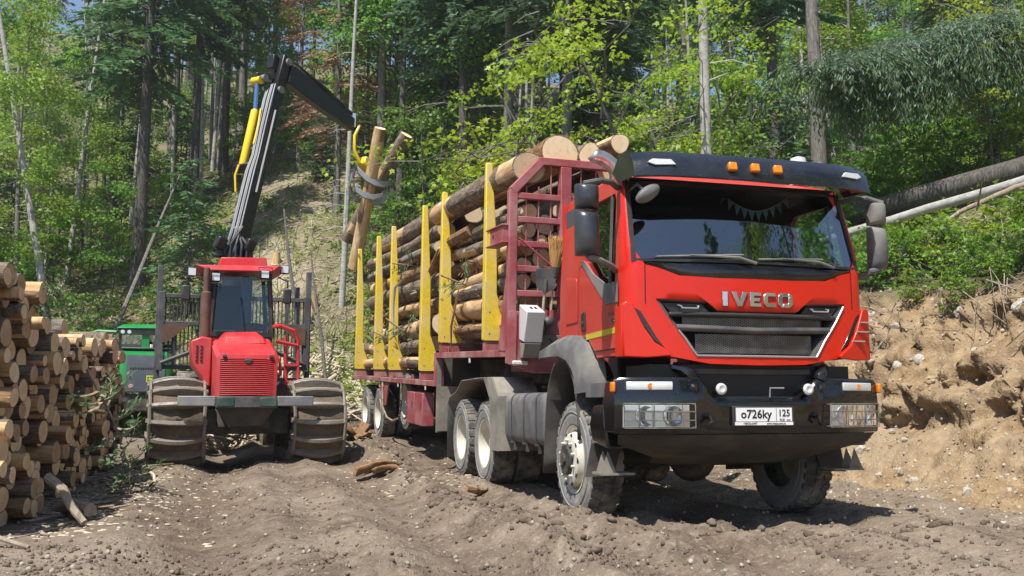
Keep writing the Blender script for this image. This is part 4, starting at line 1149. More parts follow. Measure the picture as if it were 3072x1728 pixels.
def wheel(parent, x, y, z, style, side, dual=False, spin=0.0, ty=None):
    e = empty('wheel', (x, y, z), (spin, 0, 0 if side < 0 else PI)); e.parent = parent
    link('tyre', ty or TY, e)
    rm = link('rim', RF if style == 'front' else RR_, e)
    link('hub', HF if style == 'front' else HR, e)
    if style == 'front':
        for k in range(10):
            a = 2 * PI * k / 10
            link('wheel_nut', NUT, rm, (-0.20, 0.178 * math.cos(a), 0.178 * math.sin(a)))
        for k in range(10):
            a = 2 * PI * (k + .5) / 10
            link('rim_hole', HOLE, rm, (-0.194 + 0.004, 0.222 * math.cos(a), 0.222 * math.sin(a)), (0, 0, 0))
    else:
        for k in range(10):
            a = 2 * PI * k / 10
            link('wheel_nut', NUT, rm, (0.068, 0.165 * math.cos(a), 0.165 * math.sin(a)))
    if dual: link('tyre', ty or TY, e, (0.345, 0, 0))
    return e
for s in (-1, 1):
    wheel(truck, s * 1.06, 1.28, RT - 0.025, 'front', s, spin=0.3)
    for y, sp in ((4.78, 0.1), (6.14, 0.5)):
        wheel(truck, s * 1.06, y, RT - 0.02 + (0.03 if y > 6 else 0), 'rear', s, True, sp)
# axles, chassis rails, fuel tank, mudguards
mb = MB()
for s in (-1, 1): mb.prism([(0.5, 0.78), (7.0, 0.82), (7.0, 1.08), (0.5, 1.04)], 'x', s * 0.36, s * 0.44)
for y in (1.28, 4.78, 6.14):
    mb.cyl((-0.9, y, 0.53), (0.9, y, 0.53), 0.09, n=12); mb.ball((0, y, 0.52), 0.23, 14, 8, sc=(1, .9, 1))
mb.box((0, 1.6, 0.95), (0.7, 1.4, 0.5)); mb.box((0, 3.4, 0.9), (0.7, 1.6, 0.35))
mb.build('chassis', M['chassis'], truck)
mb = MB(); mb.cyl((0, 5.05, 1.12), (0, 5.05, 1.24), 0.55, n=32); mb.box((0, 5.05, 1.1), (0.9, 1.1, 0.08)); mb.build('fifth_wheel', M['chassis'], truck)
for s in (-1, 1):
    mb = MB(); c = 0.13
    sec_ = []
    z0, z1, x0, x1 = 0.585, 1.155, 0.62, 1.215
    for k in range(24):
        a = 2 * PI * k / 24
        ca, sa = math.cos(a), math.sin(a)
        p_ = 0.32
        sec_.append(((x0 + x1) / 2 + (x1 - x0) / 2 * (abs(ca) ** p_) * (1 if ca > 0 else -1), (z0 + z1) / 2 + (z1 - z0) / 2 * (abs(sa) ** p_) * (1 if sa > 0 else -1)))
    def ts(y, k): return [(s * ((x0 + x1) / 2 + (a - (x0 + x1) / 2) * k), y, (z0 + z1) / 2 + (b - (z0 + z1) / 2) * k) for a, b in sec_]
    mb.loft([ts(2.20, .9), ts(2.22, .98), ts(2.27, 1.0), ts(3.66, 1.0), ts(3.72, .98), ts(3.75, .88)], True, (True, True))
    tk = mb.build('fuel_tank', M['grey_dusty'], truck, angle=40)
    for y in (2.45, 2.92, 3.42):
        mb = MB()
        mb.loft([ts(y - 0.022, 1.012), ts(y + 0.022, 1.012)], True)
        mb.box((s * 1.17, y, 0.56), (0.03, 0.05, 0.10)); mb.box((s * 1.18, y, 0.60), (0.09, 0.03, 0.02))
        mb.build('tank_strap', M['dark_grey'], tk)
    # rear mudguard: plate wings over the tandem
    mb = MB()
    prof_ = [(3.83, 0.50), (3.83, 1.10), (4.18, 1.36), (4.95, 1.37), (5.95, 1.36), (6.35, 1.20), (6.78, 1.14), (6.93, 1.05), (6.95, 0.24)]
    mb.loft([[(s * 0.74, y, z), (s * 1.245, y, z)] for y, z in prof_], False)
    o_ = mb.build('mudguard', M['mudguard'], truck, angle=25); so = o_.modifiers.new('solid', 'SOLIDIFY'); so.thickness = 0.012
    mb = MB(); mb.prism([(3.84, 0.47), (3.84, 1.10), (4.20, 1.355), (4.62, 1.355), (4.30, 1.10), (4.25, 0.47)], 'x', s * 1.246, s * 1.256)
    mb.prism([(3.0, 0.47), (3.84, 0.47), (3.84, 0.90), (3.0, 0.90)], 'x', s * 0.62, s * 0.632) if s > 9 else None
    mb.build('side_plate', M['mudguard'], truck)
    mb = MB(); mb.prism([(3.72, 0.48), (3.85, 0.48), (3.85, 1.12), (3.72, 1.12)], 'x', s * 0.62, s * 1.25); mb.build('tank_bracket', M['mudguard'], truck)
# exhaust stack behind the cab
mb = MB(); pts = [(-0.42, 2.02, 1.3), (-0.42, 2.02, 3.35)]
for k in range(7):
    a = R(15 * k); pts.append((-0.42 - 0.26 * (1 - math.cos(a)), 2.02, 3.38 + 0.26 * math.sin(a)))
pts.append((-0.70, 2.02, 3.665))
mb.tube(pts, 0.078, 18, False); o_ = mb.build('exhaust_pipe', M['steel_pipe'], truck, angle=60)
so = o_.modifiers.new('solid', 'SOLIDIFY'); so.thickness = 0.01
# air intake, battery boxes and coils behind the cab
mb = MB(); mb.box((0.55, 2.05, 1.6), (0.5, 0.35, 1.4)); mb.box((-0.2, 2.05, 1.45), (0.6, 0.3, 0.9)); mb.build('air_intake', M['black'], truck, 0.03)

# pennant string inside the windscreen
pen = empty('pennant_garland', TRUCK, (0, 0, TRUCK_YAW), 1.0, 'string of small pale blue pennants hanging behind the truck windscreen', 'garland')
mb = MB(); sp = []
for k in range(21):
    t = -1 + 2 * k / 20
    sp.append((0.255 + 0.345 * t, 0.40, 2.775 + 0.155 * abs(t) ** 1.8))
mb.tube(sp, 0.005, 5); mb.build('cord', M['plate'], pen)
for k in range(10):
    t = -0.9 + 1.8 * k / 9
    x = 0.255 + 0.345 * t; z = 2.775 + 0.155 * abs(t) ** 1.8
    mb = MB(); tilt = 0.5 * t * abs(t) ** .5
    ca, sa = math.cos(tilt), math.sin(tilt)
    P3 = [(-0.034, 0), (0.034, 0), (0, -0.095)]
    mb.add([(x + a * ca - b * sa, 0.398 + yy_, z + a * sa + b * ca) for yy_ in (0, 0.002) for a, b in P3], [(0, 1, 2), (3, 5, 4), (0, 3, 4, 1), (1, 4, 5, 2), (2, 5, 3, 0)])
    mb.build('pennant', M['flag'], pen)

# ------------------------------------------------------------------ log trailer
trailer = empty('log_trailer', KING, (TRAILER_PITCH, 0, TRAILER_YAW), 1.0,
                'maroon stake trailer with yellow posts loaded with logs', 'trailer')
DECK, NECK = 1.28, 1.715
# side rails of the lower deck and the gooseneck, with cross members
for s in (-1, 1):
    mb = MB(); mb.prism([(2.52, DECK), (10.25, DECK), (10.25, DECK - 0.085), (2.52, DECK - 0.085)], 'x', s * 1.13, s * 1.25)
    mb.build('deck_rail', M['maroon_low'], trailer, 0.006)
    mb = MB(); mb.prism([(2.40, DECK - 0.085), (2.51, DECK - 0.085), (2.51, NECK), (2.40, NECK)], 'x', s * 1.12, s * 1.252)
    mb.build('step_post', M['maroon_low'], trailer, 0.006)
    mb = MB(); mb.prism([(-1.02, NECK), (2.40, NECK), (2.40, NECK - 0.085), (-1.02, NECK - 0.085)], 'x', s * 1.13, s * 1.25)
    mb.build('neck_rail', M['maroon_low'], trailer, 0.006)
    mb = MB(); mb.prism([(-0.9, 1.30), (2.35, 1.30), (2.9, 0.82), (10.2, 0.86), (10.2, 1.19), (2.5, 1.19), (2.45, 1.62), (-0.9, 1.62)], 'x', s * 0.44, s * 0.52)
    mb.build('main_beam', M['chassis'], trailer, 0.006)
for y in (3.1, 4.0, 4.9, 5.8, 6.7, 7.6, 8.5, 9.4, 10.18):
    mb = MB(); mb.box((0, y, DECK - 0.05), (2.26, 0.09, 0.075)); mb.build('cross_member', M['maroon_low'], trailer)
mb = MB(); mb.box((0, 6.4, DECK - 0.006), (2.24, 7.6, 0.008)); mb.build('deck_plate', M['skid'], trailer)
mb = MB(); mb.box((0, 0.7, NECK - 0.01), (2.24, 3.3, 0.008)); mb.build('neck_plate', M['skid'], trailer)
mb = MB(); mb.box((0, 2.55, 1.45), (2.2, 0.02, 0.44)); mb.build('step_plate', M['skid'], trailer)
# hooks along the rails
for y, z in ((3.1, DECK - 0.12), (5.2, DECK - 0.12), (8.0, DECK - 0.12), (0.6, NECK - 0.12)):
    mb = MB(); mb.box((-1.235, y, z), (0.02, 0.05, 0.075)); mb.build('lash_hook', M['white'], trailer, 0.006)
for y in (1.9, 4.2):
    mb = MB(); zt = NECK if y < 2.4 else DECK
    mb.tube([(-1.2, y - 0.06, zt), (-1.2, y - 0.05, zt + 0.07), (-1.2, y + 0.05, zt + 0.07), (-1.2, y + 0.06, zt)], 0.014, 6); mb.build('lash_ring', M['maroon'], trailer)
# stakes
def stake(s, y, zb, zt=4.18):
    m_ = MB()
    def sec_(z, w, d): return [(s * 1.25, y - d, z), (s * (1.25 - w), y - d, z), (s * (1.25 - w), y + d, z), (s * 1.25, y + d, z)]
    zm = zb + (zt - zb) * 0.55
    m_.loft([sec_(zb, 0.165, 0.075), sec_(zb + 0.7, 0.165, 0.07), sec_(zm, 0.155, 0.06), sec_(zt, 0.085, 0.035)], True, (True, True))
    p = m_.build('stake', M['yellow'], trailer, 0.012)
    g = MB(); g.prism([(s * 1.26, zb - 0.005), (s * 0.90, zb - 0.005), (s * 0.94, zb + 0.16), (s * 1.12, zb + 0.66), (s * 1.26, zb + 0.78)], 'y', y - 0.092, y - 0.076)
    gg = g.build('gusset', M['yellow'], p, 0.004)
    for hx, hz in ((1.19, 0.08), (1.0, 0.08), (1.19, 0.36)):
        h = MB(); h.lathe([(y - 0.0925, 0.030), (y - 0.090, 0.027), (y - 0.0935, 0.0001)], 14, 'y', (s * hx, 0, zb + hz)); h.build('bolt_hole', M['rust'], p)
    b = MB(); b.box((0, y, zb - 0.08), (2.46, 0.15, 0.14)) if s < 0 else None
    if s < 0: b.build('bunk', M['maroon_low'], trailer, 0.006)
for y, zb in ((9.85, 1.43), (7.55, 1.43), (6.04, 1.43), (3.5, 1.43), (2.22, 1.87), (-0.04, 1.85)):
    for s in (-1, 1): stake(s, y, zb)
# headboard
HY = -1.06
def hb(pts, w=0.105, d=0.10, name='headboard_bar', mat='maroon', y=HY):
    m_ = MB(); a, b = Vector((pts[0][0], 0, pts[0][1])), Vector((pts[1][0], 0, pts[1][1]))
    dr = (b - a).normalized(); nr = Vector((dr.z, 0, -dr.x)) * (w / 2)
    q = [a + nr, b + nr, b - nr, a - nr]
    m_.prism([(p.x, p.z) for p in q], 'y', y, y + d)
    return m_.build(name, M[mat], trailer, 0.008)
for s in (-1, 1):
    hb([(s * 1.20, 1.55), (s * 1.20, 3.66)]); hb([(s * 1.205, 3.64), (s * 0.85, 4.02)], y=HY - 0.002, d=0.104)
    hb([(s * 0.52, 1.5), (s * 0.52, 3.98)], 0.14, 0.12, y=HY - 0.012)
    for z in (3.59, 3.30, 3.00, 2.70, 2.40): hb([(s * 0.57, z), (s * 1.15, z)], 0.075, 0.07, y=HY + 0.012)
    for x in (0.70, 0.86, 1.02):
        m_ = MB(); m_.cyl((s * x, HY + 0.05, 2.2), (s * x, HY + 0.05, 4.0 if x < .84 else 3.72), 0.010, n=6); m_.build('headboard_rod', M['maroon'], trailer)
    # side return plate and gusset at the foot
    m_ = MB(); m_.prism([(HY + 0.10, 1.70), (HY + 0.36, 1.715), (HY + 0.10, 2.6)], 'x', s * 1.246, s * 1.258); m_.build('foot_gusset', M['maroon'], trailer)
hb([(-0.87, 4.035), (0.87, 4.035)], 0.095, 0.10)
for z in (3.59, 3.30, 3.00, 2.70, 2.40): hb([(-0.45, z), (0.45, z)], 0.075, 0.07, y=HY + 0.012)
for x in (-0.3, -0.1, 0.1, 0.3):
    m_ = MB(); m_.cyl((x, HY + 0.05, 2.2), (x, HY + 0.05, 4.0), 0.010, n=6); m_.build('headboard_rod', M['maroon'], trailer)
mb = MB(); mb.cyl((-1.13, HY - 0.02, 3.06), (-0.62, HY - 0.05, 2.66), 0.013, n=8); mb.build('tie_rod', M['maroon'], trailer)
mb = MB()
mb.prism([(-1.25, 2.18), (1.25, 2.18), (1.25, 1.55), (0.95, 1.44), (-0.95, 1.44), (-1.25, 1.55)], 'y', HY + 0.0, HY + 0.03)
mb.prism([(HY, 1.45), (HY + 0.9, 1.45), (HY + 0.9, 1.60), (HY, 1.60)], 'x', -0.9, 0.9)
mb.build('headboard_panel', M['maroon'], trailer, 0.006)
mb = MB(); mb.box((-1.2, HY - 0.012, 1.86), (0.1, 0.02, 0.64)); mb.build('panel_edge', M['maroon'], trailer, 0.004)
mb = MB(); mb.box((-1.255, -0.70, 3.12), (0.12, 0.62, 0.20)); mb.box((-1.255, -0.70, 3.225), (0.16, 0.66, 0.02)); mb.box((-1.255, -0.70, 3.015), (0.16, 0.66, 0.02))
ab = mb.build('lashing_arm', M['maroon'], trailer, 0.006)
mb = MB(); mb.lathe([(-1.3165, 0.03), (-1.319, 0.0001)], 14, 'x', (0, -0.62, 3.12)); mb.build('arm_hole', M['ink'], ab)
mb = MB(); mb.box((-1.317, -0.45, 3.12), (0.006, 0.10, 0.19)); mb.build('arm_stripe', M['yellow'], ab)
# white instrument box, grey bulb, bracket plate and conspicuity lamp
mb = MB()
mb.prism([(HY - 0.02, 1.84), (HY - 0.02, 2.26), (HY - 0.30, 2.16), (HY - 0.20, 1.80)], 'x', -1.12, -0.89)
wb = mb.build('valve_box', M['white'], trailer, 0.010)
mb = MB(); mb.prism([(HY - 0.02, 1.80), (HY - 0.20, 1.79), (HY - 0.13, 1.62), (HY - 0.02, 1.62)], 'x', -1.11, -0.90); mb.build('box_skirt', M['mudguard'], wb, 0.004)
for x in (-1.02, -0.965):
    mb = MB(); mb.box((x, HY - 0.165, 2.213), (0.022, 0.07, 0.01), rot=(0.36, 0, 0)); mb.build('box_slot', M['ink'], wb)
mb = MB(); mb.ball((-0.79, HY - 0.12, 2.05), 0.075, 16, 10); mb.cyl((-0.79, HY - 0.10, 1.99), (-0.79, HY - 0.10, 1.90), 0.03); mb.build('air_valve', M['dark_grey'], trailer)
mb = MB(); mb.box((-0.66, HY - 0.03, 1.80), (0.44, 0.03, 0.20)); mb.build('valve_bracket', M['mudguard'], trailer, 0.004)
mb = MB(); mb.tube([(-0.74, HY - 0.06, 1.86), (-0.70, HY - 0.09, 1.78), (-0.60, HY - 0.12, 1.75), (-0.48, HY - 0.1, 1.78), (-0.40, HY - 0.2, 1.82)], 0.012, 6); mb.build('air_hose', M['hose'], trailer)
mb = MB(); mb.box((-1.10, HY - 0.02, 1.56), (0.20, 0.04, 0.055)); mb.build('side_lamp', M['white'], trailer, 0.016)
for x in (-0.80, -0.72):
    mb = MB(); mb.cyl((x, HY - 0.06, 2.08), (x, HY - 0.06, 2.20), 0.035, n=12); mb.build('tool_socket', M['maroon'], trailer)
# legs, tool box, mud plate, bracket, spare wheel, chain
for s in (-1, 1):
    mb = MB(); mb.prism([(s * 1.22, 1.20), (s * 0.60, 1.20), (s * 0.60, 0.52), (s * 1.22, 0.52)], 'y', 2.36, 2.38); mb.build('mud_plate', M['mudguard'], trailer)
mb = MB(); mb.prism([(2.38, 0.50), (2.42, 0.50), (2.42, 1.62), (2.38, 1.62)], 'x', -1.23, -1.16); mb.build('plate_edge', M['mudguard'], trailer)
for k, y in enumerate((3.36, 3.98)):
    mb = MB(); mb.box((-1.12, y + 0.26, 0.80), (0.2, 0.56, 0.54)); tb = mb.build('tool_box', M['maroon'], trailer, 0.012)
    mb = MB(); mb.box((-1.225, y + 0.10, 0.86), (0.012, 0.04, 0.10)); mb.build('box_latch', M['dark_grey'], tb)
mb = MB(); mb.prism([(6.15, 1.19), (7.05, 1.19), (6.75, 0.74), (6.35, 0.74)], 'x', -1.22, -1.19); mb.build('spring_hanger', M['maroon'], trailer)
spare = empty('spare_wheel', (-0.88, 5.6, 0.86), (0, 0, 0)); spare.parent = trailer
link('tyre', TYD, spare); link('rim', RR_, spare)
mb = MB(); pts = [(-1.24, 6.6, 1.18), (-1.25, 6.55, 0.95), (-1.25, 6.5, 0.70), (-1.22, 6.2, 0.52), (-1.2, 5.8, 0.48), (-1.2, 5.2, 0.56), (-1.22, 4.95, 0.9), (-1.24, 4.9, 1.2)]
for i in range(len(pts) - 1):
    a, b = Vector(pts[i]), Vector(pts[i + 1]); n = max(1, int((b - a).length / 0.07))
    for k in range(n):
        p, q = a.lerp(b, k / n), a.lerp(b, (k + 1.15) / n)
        mb.tube([p, q], 0.016 if k % 2 else 0.022, 5)
mb.build('lash_chain', M['stick'], trailer)
for s in (-1, 1):
    for y in (7.22, 8.68):
        wheel(trailer, s * 1.06, y, 0.535 + 0.02, 'rear', s, True, y, TYD)
mb = MB()
for y in (7.22, 8.68): mb.cyl((-0.95, y, 0.55), (0.95, y, 0.55), 0.075, n=10)
mb.box((0, 8.0, 0.78), (1.0, 2.6, 0.2)); mb.build('axles', M['chassis'], trailer)

# ------------------------------------------------------------------ logs
rnd = random.Random(11)
def log_mesh(name, L, r0, r1, seed, bark, end, stubs=3, bend=0.03, peel=0.15, n=16, rings=12, flat=1.0):
    rg = random.Random(seed); V = []; Fc = []; mi = []
    ph = rg.random() * 6; lob = [rg.uniform(-.09, .09) for _ in range(4)]
    bdir = rg.random() * 6.28
    peelc = [(rg.random(), rg.random() * 6.28, rg.uniform(.05, .16), rg.uniform(.4, 1.2)) for _ in range(int(peel * 30))]
    for i in range(rings + 1):
        t = i / rings; z = t * L
        r = r0 + (r1 - r0) * t
        ox = bend * math.sin(PI * t) * math.cos(bdir) * L / 4; oy = bend * math.sin(PI * t) * math.sin(bdir) * L / 4
        for k in range(n):
            a = 2 * PI * k / n
            rr = r * (1 + lob[0] * math.cos(2 * a + ph) + lob[1] * math.cos(3 * a + ph * 2) + 0.03 * math.sin(7 * t * L + a * 2 + ph) + rg.uniform(-.055, .055) * (0 < i < rings))
            V.append((ox + rr * math.cos(a), oy + rr * math.sin(a) * flat, z))
    for i in range(rings):
        for k in range(n):
            j = (k + 1) % n
            Fc.append((i * n + k, i * n + j, (i + 1) * n + j, (i + 1) * n + k))
            a = 2 * PI * (k + .5) / n; t = (i + .5) / rings
            m = 0
            for (pt, pa, dt, da) in peelc:
                d = abs((a - pa + PI) % (2 * PI) - PI)
                if abs(t - pt) < dt and d < da: m = 2
            mi.append(m)
    for e, i in ((0, 0), (1, rings)):
        b = len(V)
        c = Vector(V[i * n]) * 0
        for k in range(n): c += Vector(V[i * n + k])
        c /= n
        for k in range(n):
            p = c + (Vector(V[i * n + k]) - c) * 0.93; V.append(tuple(p))
        off = Vector((0, 0, -0.004 if e == 0 else 0.004))
        V.append(tuple(c + off))
        for k in range(n):
            j = (k + 1) % n
            Fc.append((i * n + k, i * n + j, b + j, b + k) if e else (i * n + j, i * n + k, b + k, b + j)); mi.append(0)
            Fc.append((b + k, b + j, b + n) if e else (b + j, b + k, b + n)); mi.append(1)
    for q in range(stubs):
        t = rg.uniform(.1, .9); a = rg.random() * 6.28; r = r0 + (r1 - r0) * t
        d = Vector((math.cos(a), math.sin(a), rg.uniform(-.3, .6))).normalized()
        p = Vector((math.cos(a) * r * .8, math.sin(a) * r * .8, t * L)); ln = r * .2 + rg.uniform(.03, .09); w = rg.uniform(.015, .03)
        u = d.orthogonal().normalized(); v = d.cross(u); b = len(V)
        for e in (0, 1):
            for k in range(5):
                an = 2 * PI * k / 5; V.append(tuple(p + d * ln * e + (u * math.cos(an) + v * math.sin(an)) * w * (1 - .3 * e)))
        for k in range(5):
            j = (k + 1) % 5; Fc.append((b + k, b + j, b + 5 + j, b + 5 + k)); mi.append(0)
        Fc.append(tuple(b + 5 + k for k in range(5))); mi.append(1)
    me = bpy.data.meshes.new(name); me.from_pydata(V, [], Fc)
    me.polygons.foreach_set('material_index', mi)
    me.polygons.foreach_set('use_smooth', [m != 1 for m in mi])
    me.materials.append(M[bark]); me.materials.append(M[end]); me.materials.append(M['peeled'])
    me.set_sharp_from_angle(angle=R(50)); me.update()
    return me

def pack(xmin, xmax, base, top, rs, rg, nmax=200):
    out = []
    xs = np.linspace(0, 1, 61)
    while len(out) < nmax:
        r = rs(rg); best = None
        for t in xs:
            x = xmin + r + (xmax - xmin - 2 * r) * t
            z = base + r
            for (px, pz, pr) in out:
                dx = abs(px - x); R_ = r + pr
                if dx < R_: z = max(z, pz + math.sqrt(R_ * R_ - dx * dx))
            sc = z + rg.random() * 0.02
            if best is None or sc < best[0]: best = (sc, x, z)
        if best[2] + r > top: break
        out.append((best[1], best[2], r))
    return out

TM = Matrix.Translation(KING) @ Matrix.Rotation(TRAILER_YAW, 4, 'Z') @ Matrix.Rotation(TRAILER_PITCH, 4, 'X')
AX = Matrix.Rotation(R(-90), 4, 'X')       # log +z -> +y
barks = ['bark_log', 'bark_log2', 'bark_log3', 'bark_log']
ends_ = ['log_end', 'log_end_c', 'log_end', 'log_end_b']
def put_log(me, frame, x, y, z, sc, yawj=0.0, pit=0.0, spin=0.0, **kw):
    o = link('log', me, **kw)
    o.matrix_world = frame @ Matrix.Translation((x, y, z)) @ Matrix.Rotation(yawj, 4, 'Z') @ Matrix.Rotation(pit, 4, 'X') @ AX @ Matrix.Rotation(spin, 4, 'Z') @ Matrix.Diagonal((sc[0], sc[0], sc[1], 1))
    return o
LOADM = [log_mesh('loaded_log', 4.0, 1.0 * .17, .15, 100 + k, barks[k % 4], ends_[k % 4], 7, 0.07, (.12, .3, .08, .5)[k % 4], 16, 16) for k in range(8)]
def thick(r): return 'thin' if r < .115 else ('thick' if r > .155 else 'medium')
def tone(k): return ('dark barked', 'reddish', 'grey barked', 'dark barked')[k % 4]
def where(x, z, zlo, zhi):
    v = 'at the bottom' if z < zlo else ('high up' if z > zhi else 'at mid height')
    return v
# front bundle behind the headboard
G1 = 'logs of the front bundle on the trailer'; G2 = 'logs of the rear bundle on the trailer'
rg = random.Random(5)
fb = pack(-1.07, 1.07, 1.87, 3.80, lambda g: g.choice([0.075, 0.085, 0.10, 0.115, 0.13, 0.15, 0.19]), rg)
for i, (x, z, r) in enumerate(fb):
    if x > 0.15 and z < 3.5: continue
    L = rg.uniform(3.7, 4.0)
    side = 'stake side' if x < -0.75 else 'mid load'
    mk = rg.randrange(8)
    put_log(LOADM[mk], TM, x, HY + 0.16 + rg.uniform(0, .12), z, (r / .17, L / 4), rg.uniform(-.022, .022), rg.uniform(-.02, .02), rg.random() * 6,
            label='%s %s log %s in the front bundle, %s' % (thick(r), tone(mk), where(x, z, 2.4, 3.3), side), cat='log', group=G1)
bigA = log_mesh('loaded_log', 4.0, .21, .18, 301, 'bark_log', 'log_end_c', 4, .02, .16, 20)
put_log(bigA, TM, -0.98, -0.98, 3.955, (1, 1), 0.02, 0.0, 1, label='thick weathered log at the top left corner above the headboard', cat='log', group=G1)
bigB = log_mesh('loaded_log', 3.6, .255, .22, 302, 'bark_log2', 'log_end', 2, .02, .55, 20, flat=0.86)
put_log(bigB, TM, -0.56, -0.95, 4.19, (1, 1), -0.02, 0.02, 0, label='widest pale sawn log lying on top of the load above the headboard', cat='log', group=G1)
bigC = log_mesh('loaded_log', 3.9, .15, .13, 303, 'bark_log', 'log_end_b', 3, .02, .08, 18)
put_log(bigC, TM, -0.17, -0.98, 4.19, (1, 1), 0.0, 0.01, 2, label='round bright log end just left of the exhaust pipe', cat='log', group=G1)
bigD = log_mesh('loaded_log', 3.9, .13, .12, 304, 'bark_log2', 'log_end_b', 3, .02, .08, 18)
put_log(bigD, TM, 0.25, -0.98, 4.37, (1, 1), 0.02, 0.03, 2, label='small bright log end rising highest above the cab visor', cat='log', group=G1)
put_log(LOADM[3], TM, 0.62, -0.9, 4.02, (1.1, 1), 0, 0, 1, label='log lying on top of the load hidden behind the cab roof', cat='log', group=G1)
put_log(LOADM[4], TM, 0.12, -0.85, 4.03, (0.9, 1), 0, 0, 1, label='log tucked under the highest log beside the exhaust', cat='log', group=G1)
# rear bundle
rg = random.Random(8)
rb = pack(-1.07, 1.07, 1.44, 3.95, lambda g: g.choice([0.08, 0.09, 0.105, 0.12, 0.14, 0.16, 0.19]), rg)
for i, (x, z, r) in enumerate(rb):
    if x > -0.25 and z < 3.5: continue
    L = rg.uniform(6.0, 6.6)
    side = 'stake side' if x < -0.75 else 'mid load'
    mk = rg.randrange(8)
    put_log(LOADM[mk], TM, x, 3.22 + rg.uniform(-0.1, .45), z, (r / .17, L / 4), rg.uniform(-.018, .018), rg.uniform(-.015, .015), rg.random() * 6,
            label='%s %s log %s in the rear bundle, %s' % (thick(r), tone(mk), where(x, z, 2.2, 3.3), side), cat='log', group=G2)
put_log(log_mesh('loaded_log', 6.2, .19, .15, 311, 'bark_log', 'log_end', 4, .02, .1, 18), TM, -0.86, 2.95, 4.10, (1, 1), 0.01, 0.0, 0, label='uppermost log of the rear bundle, its sawn end between two yellow stakes', cat='log', group=G2)
put_log(log_mesh('loaded_log', 6.0, .17, .14, 312, 'bark_log3', 'log_end', 4, .02, .1, 18), TM, -0.45, 3.2, 4.06, (1, 1), 0.0, 0.0, 0, label='second log from the left along the top of the rear bundle', cat='log', group=G2)
put_log(log_mesh('loaded_log', 6.0, .17, .14, 313, 'bark_log', 'log_end', 4, .02, .1, 18), TM, 0.0, 3.2, 4.10, (1, 1), 0.0, 0.0, 0, label='log in the middle along the top of the rear bundle', cat='log', group=G2)
# crooked branch wood wedged between the two bundles
mb = MB(); mb.tube([(-1.08, 3.55, 3.05), (-1.12, 2.9, 3.18), (-1.10, 2.2, 3.42), (-1.0, 1.4, 3.5)], [0.05, 0.075, 0.085, 0.09], 10)
o = mb.build('broken_log', M['bark_log2'], label='crooked splintered log jutting out between the two middle stakes', cat='log'); o.matrix_world = TM
mb = MB(); mb.tube([(-1.22, 2.45, 3.35), (-1.24, 2.75, 3.15), (-1.25, 3.05, 3.02)], [0.03, 0.05, 0.012], 7, flat=.4)
o = mb.build('bark_strip', M['peeled'], label='pale torn bark strip hanging over the middle yellow stake', cat='bark'); o.matrix_world = TM
mb = MB(); mb.tube([(-1.18, 1.78, 1.76), (-1.20, 1.72, 2.1), (-1.17, 1.58, 2.45), (-1.15, 1.50, 2.68)], [0.012, 0.035, 0.03, 0.008], 6, flat=.4)
o = mb.build('bark_strip', M['peeled'], label='pale splinter standing on the gooseneck rail beside the front stake', cat='bark'); o.matrix_world = TM
mb = MB(); mb.tube([(-1.15, 5.45, 3.1), (-1.27, 5.5, 2.95), (-1.29, 5.52, 2.6), (-1.28, 5.5, 2.2)], [0.02, 0.04, 0.035, 0.02], 6, flat=.4)
o = mb.build('bark_strip', M['white'], label='long white strip of bark hanging between the rear stakes', cat='bark'); o.matrix_world = TM

# tools stuck in the sockets on the headboard
TF = TM
br = empty('broom', label='straw broom standing upside down on the headboard', cat='broom'); br.matrix_world = TF
mb = MB(); mb.cyl((-0.74, HY - 0.07, 2.1), (-0.705, HY - 0.09, 2.62), 0.014, n=8); mb.build('handle', M['wood_handle'], br)
mb = MB(); mb.cyl((-0.706, HY - 0.09, 2.60), (-0.69, HY - 0.10, 2.72), 0.045, 0.05, 10); mb.build('binding', M['dark_grey'], br)
mb = MB(); rg = random.Random(3)
for k in range(160):
    a = rg.random() * 6.28; q = math.sqrt(rg.random())
    p0 = Vector((-0.692 + 0.04 * q * math.cos(a), HY - 0.10 + 0.035 * q * math.sin(a), 2.70))
    p1 = p0 + Vector((0.02 + 0.06 * q * math.cos(a), 0.04 * q * math.sin(a), 0.20 + rg.uniform(-.03, .03)))
    p2 = p1 + Vector((0.035 + 0.055 * q * math.cos(a) + rg.uniform(-.02, .02), rg.uniform(-.03, .03), 0.17 + rg.uniform(-.04, .03)))
    mb.tube([p0, p1, p2], [0.007, 0.007, 0.003], 4, False)
o = mb.build('bristles', M['straw'], br, recalc=False); tag(o, kind='stuff')
sh = empty('shovel', label='grey steel shovel standing blade up on the headboard', cat='shovel'); sh.matrix_world = TF
mb = MB(); mb.cyl((-0.84, HY - 0.07, 2.1), (-0.825, HY - 0.10, 2.46), 0.018, n=8); mb.build('handle', M['wood_handle'], sh)
mb = MB()
bl = [(-0.96, 2.68), (-0.93, 2.70), (-0.72, 2.70), (-0.69, 2.68), (-0.70, 2.47), (-0.74, 2.43), (-0.81, 2.41), (-0.84, 2.41), (-0.92, 2.44), (-0.95, 2.48)]
mb.prism([(a + 0.005, b) for a, b in bl], 'y', HY - 0.125, HY - 0.117); mb.cyl((-0.825, HY - 0.12, 2.40), (-0.825, HY - 0.13, 2.56), 0.020, n=8); mb.build('blade', M['forw_grey'], sh, 0.003)

# ------------------------------------------------------------------ red forwarder with crane
FROT = (0, 0, FORW_YAW)
forw = empty('forwarder', FORW + Vector((0, 0, -0.01)), FROT, FORW_S,
             'red forwarder with muddy tracks and a raised black crane', 'forwarder')
FM = Matrix.Translation(forw.location) @ Euler(FROT).to_matrix().to_4x4() @ Matrix.Diagonal((FORW_S,) * 3 + (1,))
